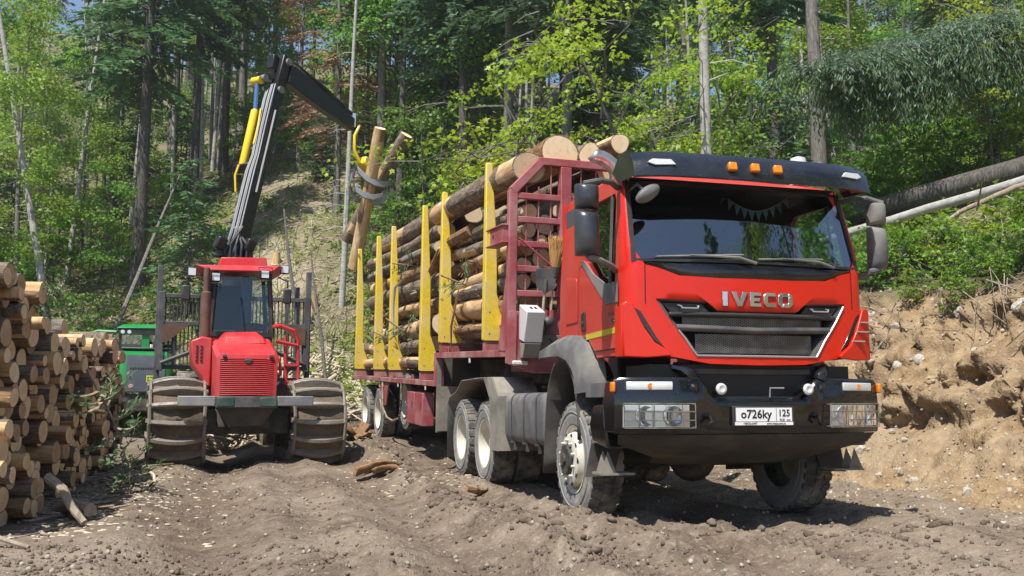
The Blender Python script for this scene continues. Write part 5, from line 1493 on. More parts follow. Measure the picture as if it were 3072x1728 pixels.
# tracks
def stadium(r, y0, y1, t):
    """point at arclength fraction t on a belt round two wheels"""
    L1 = y1 - y0; P = 2 * L1 + 2 * PI * r; s = (t % 1) * P
    if s < L1: return (y0 + s, r, 0.0)
    s -= L1
    if s < PI * r: a = s / r; return (y1 + r * math.sin(a), r * math.cos(a), a)
    s -= PI * r
    if s < L1: return (y1 - s, -r, PI)
    s -= L1; a = s / r
    return (y0 - r * math.sin(a), -r * math.cos(a), PI + a)
TR_R = 0.575; TR_Y1 = 1.25
shoe_b = MB()
sx = [-0.385, -0.36, -0.31, -0.22, -0.1, 0, 0.1, 0.22, 0.31, 0.36, 0.385]
shoe_b.loft([[(x, -0.034 + 0.16 * x * x, q - 0.10), (x, -0.026 + 0.16 * x * x, q + 0.055), (x, -0.01 + 0.16 * x * x, q + 0.068), (x, 0.03 + 0.16 * x * x, q + 0.06), (x, 0.045 + 0.16 * x * x, q - 0.10)] for x, q in ((x, -0.75 * abs(x) ** 2.2) for x in sx)], True, (True, True))
SHOE = shoe_b.mesh('track_shoe', True, 40); SHOE.materials.append(M['track_steel'])
def track(cx, seed):
    e = empty('track', (cx, 0, 0.60)); e.parent = forw
    rg = random.Random(seed)
    n = 96; w = [-0.355, -0.34, -0.25, -0.12, 0, 0.12, 0.25, 0.34, 0.355]
    loops = []
    for i in range(n):
        y, z, a = stadium(1.0, 0, 0, 0) if 0 else stadium(TR_R, 0, TR_Y1, i / n)
        nx = math.sin(a); nz = math.cos(a)
        # outward direction: straight up on the top run, rotating backwards
        oy, oz = math.sin(a), math.cos(a)
        loop = []
        for j, x in enumerate(w):
            d = -0.075 + rg.uniform(-.035, .035) + 0.045 * math.sin(i * 1.9 + seed) * math.sin(x * 9 + i * .7) - 0.9 * abs(x) ** 2.2 - (0.10 if j in (0, len(w) - 1) else 0)
            loop.append((x + rg.uniform(-.008, .008), y + oy * d, z + oz * d))
        loops.append(loop)
    loops.append(loops[0])
    m_ = MB(); m_.loft(loops, False)
    m_.build('track_belt', M['track_mud'], e, angle=80)
    for yy in (0, TR_Y1):
        m_ = MB(); m_.lathe([(-0.34, 0.0001), (-0.33, 0.15), (-0.30, 0.32), (-0.34, 0.36), (-0.35, 0.50), (-0.30, 0.53), (0.30, 0.53), (0.35, 0.50), (0.34, 0.36), (0.30, 0.32), (0.33, 0.15), (0.34, 0.0001)], 28, 'x', (0, yy, 0))
        m_.build('track_wheel', M['track_mud'], e, angle=50)
    ns = 25
    for k in range(ns):
        y, z, a = stadium(TR_R, 0, TR_Y1, (k + 0.3) / ns)
        o = link('track_shoe', SHOE, e, (rg.uniform(-.01, .01), y, z), (-a + rg.uniform(-.06, .06), rg.uniform(-.03, .03), rg.uniform(-.02, .02)))
        for s in (-1, 1):
            pass
    for s in (-1, 1):
        m_ = MB()
        for k in range(ns):
            y, z, a = stadium(TR_R, 0, TR_Y1, (k + 0.3) / ns); y2, z2, a2 = stadium(TR_R, 0, TR_Y1, (k + 1.3) / ns)
            m_.tube([(s * 0.34, y, z), (s * 0.35, y2, z2)], 0.022, 5)
        o = m_.build('track_chain', M['track_steel'], e, recalc=False); tag(o, kind='stuff')
for cx, sd in ((-0.95, 1), (0.93, 2)): track(cx, sd)
mb = MB(); mb.box((-0.05, 0.1, 0.62), (1.2, 0.5, 0.35)); mb.box((-0.08, 0.9, 0.78), (0.7, 2.4, 0.5)); mb.box((0, 3.2, 0.75), (0.4, 3.0, 0.35)); mb.build('frame', M['chassis'], forw, 0.02)
mb = MB(); mb.loft([[(-0.46, -0.66, 0.80), (0.33, -0.66, 0.84)], [(-0.30, -0.55, 0.55), (0.14, -0.55, 0.57)], [(-0.28, 0.3, 0.48), (0.14, 0.3, 0.5)]], False); mb.build('belly_plate', M['skid'], forw)
HX = -0.09
# bonnet
mb = MB()
def hs(y, w0, z0, w1, z1): return [(HX - w0, y, z0), (HX - w1, y, z1 - 0.05), (HX - w1 + 0.05, y, z1), (HX + w1 - 0.05, y, z1), (HX + w1, y, z1 - 0.05), (HX + w0, y, z0)]
mb.loft([hs(-0.70, 0.385, 0.93, 0.40, 1.52), hs(-0.62, 0.40, 0.93, 0.415, 1.56), hs(0.35, 0.42, 0.93, 0.43, 1.80), hs(0.52, 0.42, 0.93, 0.43, 1.82)], False)
mb.loft([[(HX - 0.385, -0.70, 0.93), (HX - 0.40, -0.70, 1.47), (HX - 0.35, -0.70, 1.52), (HX + .35, -0.70, 1.52), (HX + 0.40, -0.70, 1.47), (HX + 0.385, -0.70, 0.93)], [(HX - 0.345, -0.71, 0.96), (HX - 0.35, -0.71, 1.45), (HX - 0.33, -0.71, 1.475), (HX + .33, -0.71, 1.475), (HX + 0.35, -0.71, 1.45), (HX + 0.345, -0.71, 0.96)]], False)
bon = mb.build('bonnet', M['forw_red'], forw, angle=40)
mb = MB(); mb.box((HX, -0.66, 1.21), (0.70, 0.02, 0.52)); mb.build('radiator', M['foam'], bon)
for k in range(19):
    z = 0.975 + 0.0268 * k; m_ = MB()
    m_.tube([(HX - 0.345 + 0.69 * j / 6, -0.705 - 0.02 * math.sin(PI * j / 6), z + 0.010 * math.sin(PI * j / 6)) for j in range(7)], 0.0085, 6)
    m_.build('grille_slat', M['forw_red'], bon)
mb = MB(); mb.box((HX + 0.01, -0.735, 1.44), (0.10, 0.02, 0.035)); mb.box((HX + 0.01, -0.735, 1.415), (0.06, 0.015, 0.03)); mb.build('bonnet_badge', M['dark_grey'], bon, 0.008)
mb = MB(); mb.loft([[(HX - 0.26, -0.02, 1.70), (HX + 0.30, -0.02, 1.72), (HX + 0.34, 0.36, 1.80), (HX - 0.36, 0.36, 1.78)], [(HX - 0.24, 0.02, 1.80), (HX + 0.26, 0.02, 1.82), (HX + 0.19, 0.34, 1.91), (HX - 0.24, 0.34, 1.89)]], True, (False, True))
mb.build('air_cleaner_box', M['forw_red'], bon, 0.01)
# bumper
mb = MB(); mb.box((HX, -0.74, 0.885), (0.80, 0.10, 0.15)); bu = mb.build('bumper', M['forw_grey'], forw, 0.01)
for x in (HX - 0.27, HX + 0.28):
    mb = MB(); mb.box((x, -0.795, 0.885), (0.22, 0.012, 0.115)); mb.build('lamp_cover', M['forw_green'], bu, 0.006)
for s, x1 in ((-1, -0.96), (1, 0.80)):
    mb = MB(); xa = HX + s * 0.40
    mb.prism([(xa, -0.79), (x1, -0.73), (x1, -0.64), (xa, -0.69)], 'z', 0.83, 0.965); mb.build('bumper_wing', M['forw_bare'], bu, 0.012)
# side bodywork and steps
mb = MB(); mb.prism([(-0.80, 1.74), (-0.66, 1.80), (-0.52, 1.78), (-0.52, 1.10), (-0.62, 1.10), (-0.64, 1.24), (-0.78, 1.42)], 'y', 0.02, 0.9); sb = mb.build('side_fender', M['forw_red'], forw, 0.02)
for k in range(5):
    for j in range(2):
        mb = MB(); mb.box((-0.715 + 0.06 * j, 0.012, 1.46 + 0.05 * k), (0.03, 0.012, 0.022)); mb.build('vent_slot', M['ink'], sb)
mb = MB(); mb.prism([(-0.66, 1.12), (-0.50, 1.12), (-0.48, 0.72), (-0.60, 0.72)], 'y', 0.1, 0.8); mb.build('hydraulic_tank', M['forw_grey'], forw, 0.02)
for pts in ([(0.34, 0.20, 1.98), (0.42, 0.10, 1.99), (0.62, 0.10, 1.92), (0.68, 0.12, 1.80), (0.70, 0.12, 1.2), (0.72, 0.10, 1.02), (0.62, 0.08, 1.0), (0.50, 0.1, 1.18)], [(0.52, 0.3, 1.86), (0.55, 0.3, 1.2), (0.60, 0.3, 1.0)], [(0.36, 0.06, 1.76), (0.68, 0.10, 1.70)], [(0.36, 0.06, 1.50), (0.42, 0.04, 1.50), (0.44, 0.04, 1.28), (0.38, 0.05, 1.26)]):
    mb = MB(); mb.tube(pts, 0.026, 6); mb.build('step_rail', M['forw_red'], forw)
mb = MB(); mb.box((0.60, 0.2, 1.42), (0.16, 0.22, 0.03)); mb.build('step_tread', M['forw_red'], forw)
mb = MB(); mb.box((0.60, 0.2, 1.18), (0.16, 0.22, 0.03)); mb.build('step_tread', M['forw_red'], forw)
mb = MB(); mb.lathe([(1.42, 0.0001), (1.42, 0.055), (1.52, 0.06), (1.54, 0.078), (2.44, 0.072), (2.46, 0.045), (2.80, 0.042), (2.80, 0.0001)], 18, 'z', (-0.615, 0.22, 0)); mb.build('exhaust_stack', M['rust'], forw, angle=40)
# cab
CX = -0.085
mb = MB(); mb.box((CX, 1.0, 1.72), (0.90, 1.0, 0.34)); mb.build('cab_base', M['forw_grey'], forw, 0.02)
for x, y in ((-0.44, 0.5), (0.44, 0.5), (-0.46, 1.5), (0.46, 1.5)):
    mb = MB(); mb.tube([(CX + x, y, 1.84), (CX + x * 0.86, y + (0.06 if y < 1 else 0), 2.80)], 0.036, 6); mb.build('cab_pillar', M['black'], forw)
mb = MB(); mb.box((CX, 0.50, 1.875), (0.90, 0.06, 0.07)); mb.build('window_sill', M['black'], forw)
mb = MB()
mb.loft([[(CX - 0.68, 0.34, 2.855), (CX + 0.50, 0.34, 2.90), (CX + 0.66, 0.7, 2.92), (CX + 0.66, 1.6, 2.92), (CX - 0.70, 1.6, 2.90), (CX - 0.70, 0.7, 2.90)],
         [(CX - 0.50, 0.30, 2.78), (CX + 0.40, 0.30, 2.80), (CX + 0.52, 0.5, 2.82), (CX + 0.5, 1.58, 2.82), (CX - 0.52, 1.58, 2.80), (CX - 0.52, 0.5, 2.80)]], True, (True, True))
rf = mb.build('cab_roof', M['forw_red'], forw, 0.012)
mb = MB(); mb.prism([(CX - 0.34, 2.90), (CX + 0.36, 2.93), (CX + 0.34, 3.06), (CX - 0.32, 3.03)], 'y', 0.66, 1.3); mb.build('roof_box', M['forw_red'], rf, 0.012)
for x, y, z, c in ((CX - 0.40, 0.26, 2.68, 0), (CX + 0.29, 0.26, 2.75, 0), (CX - 0.72, 0.55, 2.78, 1), (CX + 0.60, 0.5, 2.87, 1)):
    mb = MB(); mb.box((x, y + 0.05, z), (0.13, 0.09, 0.13)); lp = mb.build('work_lamp', M['black'], rf, 0.02)
    mb = MB(); mb.box((x, y + 0.004, z), (0.105, 0.006, 0.105)); mb.build('lens', M['lens_white'], lp, 0.002)
    if not c:
        mb = MB(); q = 0.095
        mb.tube([(x - q, y - 0.03, z - q), (x + q, y - 0.03, z - q), (x + q, y - 0.03, z + q), (x - q, y - 0.03, z + q), (x - q, y - 0.03, z - q)], 0.007, 5); mb.build('lamp_guard', M['black'], lp)
mb = MB(); mb.add([(CX - 0.42, 0.515, 1.90), (CX + 0.42, 0.515, 1.90), (CX + 0.37, 0.56, 2.78), (CX - 0.37, 0.56, 2.78)], [(0, 1, 2, 3)]); mb.build('windscreen', M['glass_side'], forw, recalc=False)
mb = MB(); mb.box((CX - 0.60, 0.85, 2.28), (0.012, 0.75, 0.98)); mb.build('side_shield', M['glass_green'], forw)
mb = MB(); mb.add([(CX + 0.44, 0.55, 1.9), (CX + 0.45, 1.48, 1.9), (CX + 0.39, 1.45, 2.78), (CX + 0.38, 0.58, 2.78)], [(0, 1, 2, 3)]); mb.build('side_shield', M['glass_green'], forw, recalc=False)
mb = MB(); mb.box((CX + 0.1, 1.05, 2.02), (0.42, 0.4, 0.12)); mb.box((CX - 0.16, 1.25, 2.30), (0.40, 0.12, 0.75)); mb.build('driver_seat', M['seat'], forw, 0.04)
mb = MB(); mb.loft([[(CX + 0.00 + 0.02 * math.sin(k * 2.1), 0.78 + 0.03 * math.cos(k * 2.3), 1.98 if 0 else z) for k, z in enumerate((2.78, 2.6, 2.4, 2.2, 2.0))], [(CX + 0.10 + 0.02 * math.sin(k), 0.75, z) for k, z in enumerate((2.78, 2.6, 2.4, 2.2, 2.0))], [(CX + 0.16 + 0.02 * math.sin(k * 3), 0.82, z) for k, z in enumerate((2.74, 2.6, 2.4, 2.2, 2.02))]], False); mb.build('curtain', M['denim'], forw)
mb = MB()
for k in range(60):
    t = k * 0.62; r_ = 0.17 + 0.03 * math.sin(k * 1.7)
mb.tube([(CX + 0.17 + (0.16 + 0.03 * math.sin(k * 1.3)) * math.cos(k * .55), 0.62 + 0.06 * math.sin(k * .55), 1.95 + 0.0016 * k + 0.02 * math.sin(k * .8)) for k in range(56)], 0.016, 5); mb.build('rope_coil', M['rust'], forw)
mb = MB(); mb.box((CX - 0.24, 0.60, 1.925), (0.30, 0.12, 0.02)); mb.build('paper', M['white'], forw)
mb = MB(); mb.tube([(CX + 0.05, 0.49, 1.93), (CX + 0.02, 0.48, 2.2), (CX - 0.02, 0.50, 2.42)], 0.010, 5); mb.build('wiper', M['black'], forw)
for s, x_ in ((-1, CX - 0.80), (1, CX + 0.62)):
    mb = MB(); mb.tube([(CX + s * 0.50, 0.45, 2.74), (x_, 0.30, 2.66), (x_, 0.30, 2.56)], 0.012, 5); mr = mb.build('mirror_arm', M['black'], forw)
    mb = MB(); mb.box((x_, 0.30, 2.44), (0.12, 0.05, 0.22)); mb.build('mirror', M['black'], mr, 0.02)
mb = MB(); mb.cyl((CX + 0.3, 1.5, 2.9), (CX + 0.34, 1.5, 3.7), 0.006, n=5); mb.build('antenna', M['black'], forw)
for x_ in (HX - 0.30, HX + 0.31):
    mb = MB(); mb.box((x_, -0.725, 1.50), (0.05, 0.03, 0.04)); mb.build('bonnet_latch', M['dark_grey'], bon, 0.006)
for k in range(3):
    mb = MB(); mb.tube([(-0.50 + .03 * k, 0.1 + .1 * k, 0.95), (-0.66, -0.05 + .1 * k, 0.80), (-0.60, 0.0 + .1 * k, 0.62), (-0.45, 0.15 + .1 * k, 0.55)], 0.022, 6); mb.build('hydraulic_hose', M['hose'], forw)
# load-space grille and stakes
GY = 2.65
for x in (-1.20, 1.17):
    mb = MB(); mb.box((x, GY, 2.05), (0.10, 0.10, 1.30)); mb.build('grille_post', M['forw_grey'], forw, 0.008)
    for y in (2.75, 4.2, 5.6):
        mb = MB(); mb.box((x * 1.03, y, 2.15 if y < 3 else 2.1), (0.085, 0.10, 2.0 if y < 3 else 1.9)); mb.build('load_stake', M['forw_grey'], forw, 0.008)
    mb = MB(); mb.prism([(x * 0.98, 2.16), (x * 0.62, 2.16), (x * 0.92, 1.86), (x * 0.98, 1.86)], 'y', GY - 0.07, GY - 0.03); mb.build('grille_gusset', M['rust'], forw)
    mb = MB(); mb.tube([(x * 0.98, GY - 0.05, 1.52), (x * 0.45, GY - 0.2, 1.78)], 0.035, 6); mb.build('grille_brace', M['forw_grey'], forw)
for z in (2.64, 2.18, 1.46):
    mb = MB(); mb.box((-0.015, GY, z), (2.32, 0.07, 0.07)); mb.build('grille_rail', M['forw_grey'], forw, 0.006)
for k in range(38):
    x = -1.13 + 2.24 * k / 37
    mb = MB(); mb.cyl((x, GY + 0.01, 1.46), (x, GY + 0.01, 2.64), 0.011, n=5); mb.build('grille_rod', M['forw_grey'], forw)
for s in (-1, 1):
    mb = MB(); mb.box((s * 0.45, 4.3, 1.15), (0.16, 3.6, 0.2)); mb.build('bunk_beam', M['forw_grey'], forw, 0.01)
for y in (2.75, 4.2, 5.6):
    mb = MB(); mb.box((0, y, 1.22), (2.4, 0.12, 0.16)); mb.build('bunk', M['forw_grey'], forw, 0.01)
for s in (-1, 1):
    for y in (3.9, 5.2):
        mb = MB(); mb.lathe([(-0.3, 0.0001), (-0.3, 0.3), (-0.33, 0.35), (-0.33, 0.53), (-0.26, 0.60), (0.26, 0.60), (0.33, 0.53), (0.33, 0.35), (0.3, 0.3), (0.3, 0.0001)], 28, 'x', (s * 0.93, y, 0.60)); mb.build('rear_wheel', M['track_mud'], forw, angle=50)
# crane
nrm = Vector((0.66, -0.75, 0)).normalized()
def beam(p0, p1, w0, h0, w1, h1, name, mat, parent, bev=0.02, mid=None):
    p0, p1 = Vector(p0), Vector(p1); d = (p1 - p0).normalized(); u = d.cross(nrm).normalized()
    m_ = MB()
    st = [(0, w0, h0)] + ([mid] if mid else []) + [(1, w1, h1)]
    m_.loft([[tuple(p0.lerp(p1, t) + nrm * (w / 2 * a) + u * (h / 2 * b)) for a, b in ((-1, -1), (1, -1), (1, 1), (-1, 1))] for t, w, h in st], True, (True, True))
    return m_.build(name, mat, parent, bev)
mb = MB(); mb.cyl((-0.10, 2.45, 1.3), (-0.10, 2.45, 3.25), 0.17, n=16); mb.box((-0.10, 2.45, 1.4), (0.6, 0.5, 0.4)); mb.build('crane_pillar', M['crane'], forw)
for x, y in ((-0.32, 2.55), (0.16, 2.6)):
    mb = MB(); mb.box((x, y, 3.55), (0.17, 0.22, 0.22), rot=(0.2, 0.3, 0.3)); mb.cyl((x, y, 3.3), (x, y, 3.45), 0.07, n=10); mb.build('slew_motor', M['crane'], forw, 0.03)
B0, B1 = Vector((-0.04, 2.65, 3.35)), Vector((0.66, 3.8, 6.75))
boom = beam(B0, B1, 0.19, 0.26, 0.17, 0.20, 'main_boom', M['crane'], forw, mid=(0.48, 0.19, 0.27))
bd = (B1 - B0).normalized(); bu_ = bd.cross(nrm).normalized()
left = bu_ if bu_.x < 0 else -bu_
for k in range(5):
    off = nrm * (0.10 - 0.05 * k) + left * (0.155 + 0.012 * (k % 2))
    mb = MB(); pts = [B0 + Vector((-0.14 - 0.02 * k, -0.05, -0.18)), B0.lerp(B1, 0.05) + off * 1.1] + [B0.lerp(B1, t) + off for t in (0.14, 0.3, 0.46)] + [B0.lerp(B1, 0.56) + off * 0.8, B0.lerp(B1, 0.72) + off * 0.95, B0.lerp(B1, 0.9) + off, B1 + off * 0.9]
    mb.tube(pts, 0.019, 6); mb.build('hydraulic_pipe', M['hose_blue' if k % 2 == 0 else 'hose'], boom)
for k in range(4):
    mb = MB(); mb.tube([B0 + Vector((-0.12 + 0.09 * k, -0.12, -0.12)), B0 + Vector((-0.13 + 0.09 * k, -0.16, 0.1)) + bd * 0.1, B0 + bd * 0.5 + nrm * (0.14 - .06 * k) + left * 0.15], 0.024, 6); mb.build('hydraulic_hose', M['hose'], boom)
# ribbed hose on the boom side
mb = MB(); mb.tube([B0.lerp(B1, t) + nrm * 0.13 + left * 0.02 for t in (0.35, 0.6, 0.85)], 0.03, 6); mb.build('hose_guard', M['hose'], boom)
# lift cylinder
c0, c1, c2 = Vector((0.05, 3.33, 5.05)), Vector((0.27, 3.62, 6.25)), Vector((0.30, 3.72, 6.85))
mb = MB(); mb.tube([c0, c0.lerp(c1, 0.02), c0.lerp(c1, 0.98), c1], [0.06, 0.074, 0.074, 0.05], 16); cy_ = mb.build('lift_cylinder', M['cyl_yellow'], forw)
mb = MB(); mb.cyl(c1, c2, 0.042, n=12); mb.build('piston_rod', M['rod'], cy_)
mb = MB(); mb.cyl(c2 - nrm * 0.1, c2 + nrm * 0.1, 0.075, n=14); mb.build('rod_eye', M['cyl_yellow'], cy_)
mb = MB(); mb.tube([c0 + Vector((-0.06, -0.08, 0.05)), c0 + Vector((-0.12, -0.1, -0.15)), c0 + Vector((-0.10, -0.1, -0.45))], 0.022, 6); mb.build('cylinder_hose', M['cyl_yellow'], cy_)
mb = MB(); mb.tube([c1 + Vector((0.09, -0.1, 0.0)), c1.lerp(c0, .3) + Vector((0.11, -0.1, 0)), c1.lerp(c0, .6) + Vector((0.10, -0.1, 0))], 0.02, 6); mb.build('cylinder_hose', M['cyl_yellow'], cy_)
beam(c0 + Vector((-0.1, 0, -0.02)), B0.lerp(B1, 0.52), 0.18, 0.16, 0.2, 0.2, 'cylinder_lug', M['crane'], boom)
# head linkage
beam(c2 + Vector((-0.06, 0, 0.1)), (0.78, 3.85, 7.0), 0.14, 0.10, 0.16, 0.16, 'link_arm', M['crane'], forw)
beam((0.64, 3.82, 6.55), (0.80, 3.82, 7.42), 0.18, 0.26, 0.16, 0.18, 'elbow_bracket', M['crane'], forw)
beam((0.57, 3.80, 7.12), (0.60, 3.80, 7.40), 0.16, 0.17, 0.16, 0.17, 'elbow_lug', M['crane'], forw)
for p in ((0.80, 3.85, 7.30), (0.66, 3.8, 6.72), (0.36, 3.75, 6.9)):
    mb = MB(); mb.cyl(Vector(p) - nrm * 0.14, Vector(p) + nrm * 0.14, 0.07, n=14); mb.build('pivot_pin', M['forw_bare'], forw)
J0, J1 = Vector((0.86, 3.88, 7.10)), Vector((2.38, 5.3, 6.66))
jib = beam(J0, J1, 0.18, 0.40, 0.16, 0.27, 'jib', M['crane'], forw, mid=(0.25, 0.18, 0.42))
beam(J0.lerp(J1, 0.08) + Vector((0, 0, 0.22)), J1 + Vector((0, 0, 0.22)), 0.10, 0.07, 0.10, 0.07, 'jib_cylinder', M['crane'], jib, 0.015)
for k in range(3):
    mb = MB(); mb.tube([J0 + Vector((-.1, 0, .25)), J0.lerp(J1, .12) + Vector((0, 0, 0.34)), J0.lerp(J1, .5) + Vector((0, 0, 0.27)) + nrm * (.05 * k), J1 + Vector((-.1, 0, 0.26)) + nrm * (.05 * k)], 0.018, 5); mb.build('jib_hose', M['hose'], jib)
mb = MB(); mb.box(J1 + Vector((0.03, 0, 0.1)), (0.10, 0.12, 0.30)); mb.build('jib_tip', M['silver'], jib, 0.01)
# hanger, rotator, grapple
G0 = Vector((2.60, 5.38, 6.50))
mb = MB(); mb.tube([J1 + Vector((0.05, 0, -0.05)), G0, Vector((2.62, 5.4, 6.15))], [0.07, 0.06, 0.075], 10); mb.build('hanger_link', M['crane'], forw)
mb = MB(); mb.cyl((2.62, 5.4, 6.2), (2.66, 5.4, 5.95), 0.11, n=14); mb.build('rotator', M['crane'], forw)
mb = MB(); mb.tube([J1 + Vector((0.12, -0.1, -0.02)), Vector((2.52, 5.2, 6.62)), Vector((2.42, 5.15, 6.4)), Vector((2.42, 5.15, 6.1)), Vector((2.55, 5.2, 5.85))], 0.033, 7); mb.build('grapple_hose', M['cyl_yellow'], forw)
mb = MB(); mb.box((2.70, 5.36, 5.85), (0.34, 0.26, 0.20), rot=(0, 0.4, 0.7)); gp = mb.build('grapple_head', M['cyl_yellow'], forw, 0.03)
def claw(pts, w, name='grapple_tine'):
    m_ = MB(); loops = []
    for i, p in enumerate(pts):
        p = Vector(p); t = i / (len(pts) - 1); h = w * (0.5 + 1.0 * math.sin(PI * min(1, t * 0.8 + 0.15)))
        loops.append([(p.x, p.y - 0.03, p.z - h / 2), (p.x, p.y + 0.03, p.z - h / 2), (p.x, p.y + 0.03, p.z + h / 2), (p.x, p.y - 0.03, p.z + h / 2)])
    m_.loft(loops, True, (True, True)); return m_.build(name, M['tine'], gp, 0.01)
claw([(2.48, 5.35, 5.86), (2.52, 5.22, 5.68), (2.66, 5.12, 5.52), (2.84, 5.08, 5.42), (3.04, 5.10, 5.40), (3.22, 5.2, 5.46), (3.32, 5.34, 5.54)], 0.10)
claw([(2.50, 5.30, 5.80), (2.42, 5.24, 5.50), (2.46, 5.16, 5.28), (2.60, 5.10, 5.15), (2.80, 5.08, 5.10), (3.0, 5.12, 5.16), (3.12, 5.2, 5.3)], 0.09)
claw([(2.90, 5.55, 5.85), (3.10, 5.70, 5.75), (3.28, 5.74, 5.55), (3.24, 5.76, 5.3), (3.05, 5.74, 5.16), (2.85, 5.7, 5.1)], 0.14)
claw([(2.5, 5.45, 5.75), (2.40, 5.5, 5.5), (2.44, 5.55, 5.3), (2.6, 5.62, 5.15), (2.75, 5.66, 5.1)], 0.10)
# two logs in the grapple
def spanlog(p0, p1, r0, r1, seed, bark, end, label, **kw):
    a, b = FM @ Vector(p0), FM @ Vector(p1); L = (b - a).length
    me = log_mesh('held_log', L, r0, r1, seed, bark, end, kw.pop('stubs', 2), 0.01, kw.pop('peel', .3), 18)
    o = link('log', me, label=label, cat='log', group='logs hanging in the grapple')
    o.matrix_world = Matrix.Translation(a) @ (b - a).to_track_quat('Z', 'Y').to_matrix().to_4x4()
    return o
spanlog((2.86, 4.70, 6.48), (2.66, 6.10, 3.75), 0.145, 0.165, 501, 'bark_log2', 'log_end_b', 'straight orange brown log hanging in the crane grapple, nearer one', peel=.9)
spanlog((3.50, 5.05, 6.50), (2.54, 6.45, 4.40), 0.165, 0.17, 502, 'bark_log', 'log_end_b', 'dark barked log hanging slanted in the crane grapple behind the other', stubs=4, peel=.1)

# ------------------------------------------------------------------ green harvester behind
HVZ = gh(-10.1, 26.5)
harv = empty('harvester', (-10.1, 26.0, max(0.15, HVZ)), (0, 0, 0.38), 1.0, 'green and grey harvester parked behind the log pile', 'harvester')
g0 = harv.location.z
Z = lambda z: z - g0
mb = MB()
def hh(y, w, z0, z1, r): return [(-w, y, z0), (-w, y, z1 - r), (-w + r * .6, y, z1), (w - r * .6, y, z1), (w, y, z1 - r), (w, y, z0)]
mb.loft([hh(-1.55, 0.56, Z(1.32), Z(2.02), .16), hh(-1.50, 0.60, Z(1.30), Z(2.28), .16), hh(-1.1, 0.64, Z(1.30), Z(2.42), .14), hh(0.3, 0.66, Z(1.3), Z(2.46), .12)], False, (True, False))
hd = mb.build('engine_hood', M['jd_green'], harv, angle=40)
mb = MB(); mb.loft([[(-0.47, -1.575, Z(1.34)), (0.47, -1.575, Z(1.34))], [(-0.47, -1.575, Z(2.0)), (0.47, -1.575, Z(2.0))], [(-0.46, -1.515, Z(2.28)), (0.46, -1.515, Z(2.28))]], False); mb.build('hood_panel', M['jd_grey'], hd)
mb = MB(); mb.box((0, -0.75, Z(2.475)), (1.24, 0.9, 0.05)); mb.build('hood_lid', M['dark_grey'], hd, 0.02)
for k in range(10):
    mb = MB(); mb.box((-0.36 + 0.06 * k, -1.578, Z(1.93)), (0.035, 0.006, 0.05)); mb.build('vent_slot', M['ink'], hd)
mb = MB(); mb.box((0.12, -1.58, Z(1.66)), (0.19, 0.008, 0.17)); bdg = mb.build('badge', M['jd_yellow'], hd, 0.03)
mb = MB(); mb.box((0.12, -1.586, Z(1.66)), (0.15, 0.006, 0.13)); mb.build('badge_field', M['jd_green'], bdg, 0.02)
mb = MB(); mb.prism([(0.06, Z(1.63)), (0.10, Z(1.65)), (0.16, Z(1.64)), (0.19, Z(1.62)), (0.17, Z(1.67)), (0.13, Z(1.68)), (0.10, Z(1.70)), (0.09, Z(1.675))], 'y', -1.593, -1.587); mb.build('badge_emblem', M['jd_yellow'], bdg)
mb = MB(); mb.lathe([(-1.58, 0.0001), (-1.58, 0.05), (-1.57, 0.055)], 14, 'y', (-0.34, 0, Z(1.47))); mb.build('warning_sticker', M['plate'], hd)
mb = MB(); mb.lathe([(-1.584, 0.02), (-1.584, 0.042)], 14, 'y', (-0.34, 0, Z(1.47))); mb.build('sticker_ring', M['ink_red'], hd)
mb = MB(); mb.box((0.1, 1.05, Z(2.62)), (1.56, 1.4, 0.10)); mb.build('cab_floor', M['dark_grey'], harv)
for x, y in ((-0.70, 0.36), (0.72, 0.36), (-0.70, 1.7), (0.72, 1.7)):
    mb = MB(); mb.box((x + 0.02, y, Z(2.55)), (0.07, 0.07, 1.1)); mb.build('cab_pillar', M['black'], harv)
mb = MB(); mb.box((-0.02, 0.33, Z(2.72)), (0.20, 0.05, 0.60)); mb.build('cab_centre_post', M['jd_green'], harv, 0.01)
mb = MB(); mb.loft([[(-0.80, 0.22, Z(3.10)), (0.84, 0.22, Z(3.12)), (0.84, 1.8, Z(3.12)), (-0.80, 1.8, Z(3.10))], [(-0.62, 0.4, Z(3.22)), (0.66, 0.4, Z(3.25)), (0.66, 1.6, Z(3.25)), (-0.62, 1.6, Z(3.22))]], True, (True, True)); rf2 = mb.build('cab_roof', M['jd_green'], harv, 0.03)
mb = MB(); mb.box((0.02, 0.30, Z(3.02)), (1.54, 0.08, 0.18)); mb.build('lamp_bar', M['black'], rf2)
for x in (-0.62, -0.45, 0.42, 0.62):
    mb = MB(); mb.lathe([(0.25, 0.0001), (0.25, 0.05), (0.27, 0.06)], 12, 'y', (x, 0, Z(3.0))); mb.build('roof_lamp', M['lens_white'], rf2)
mb = MB(); mb.add([(-0.68, 0.34, Z(2.05)), (0.72, 0.34, Z(2.05)), (0.72, 0.34, Z(2.95)), (-0.68, 0.34, Z(2.95))], [(0, 1, 2, 3)]); mb.build('windscreen', M['glass_jd'], harv, recalc=False)
mb = MB(); mb.box((0.1, 1.2, Z(2.4)), (0.5, 0.15, 0.8)); mb.build('seat', M['seat'], harv, 0.05)
mb = MB(); mb.tube([(0.36, -0.2, Z(2.45)), (0.36, -0.2, Z(2.72)), (0.39, -0.22, Z(2.84)), (0.46, -0.25, Z(2.90))], 0.055, 10); mb.build('exhaust_pipe', M['steel_pipe'], harv)
mb = MB(); mb.cyl((0.14, -0.2, Z(2.48)), (0.14, -0.2, Z(2.64)), 0.05, n=10); mb.build('intake_cap', M['white'], harv)
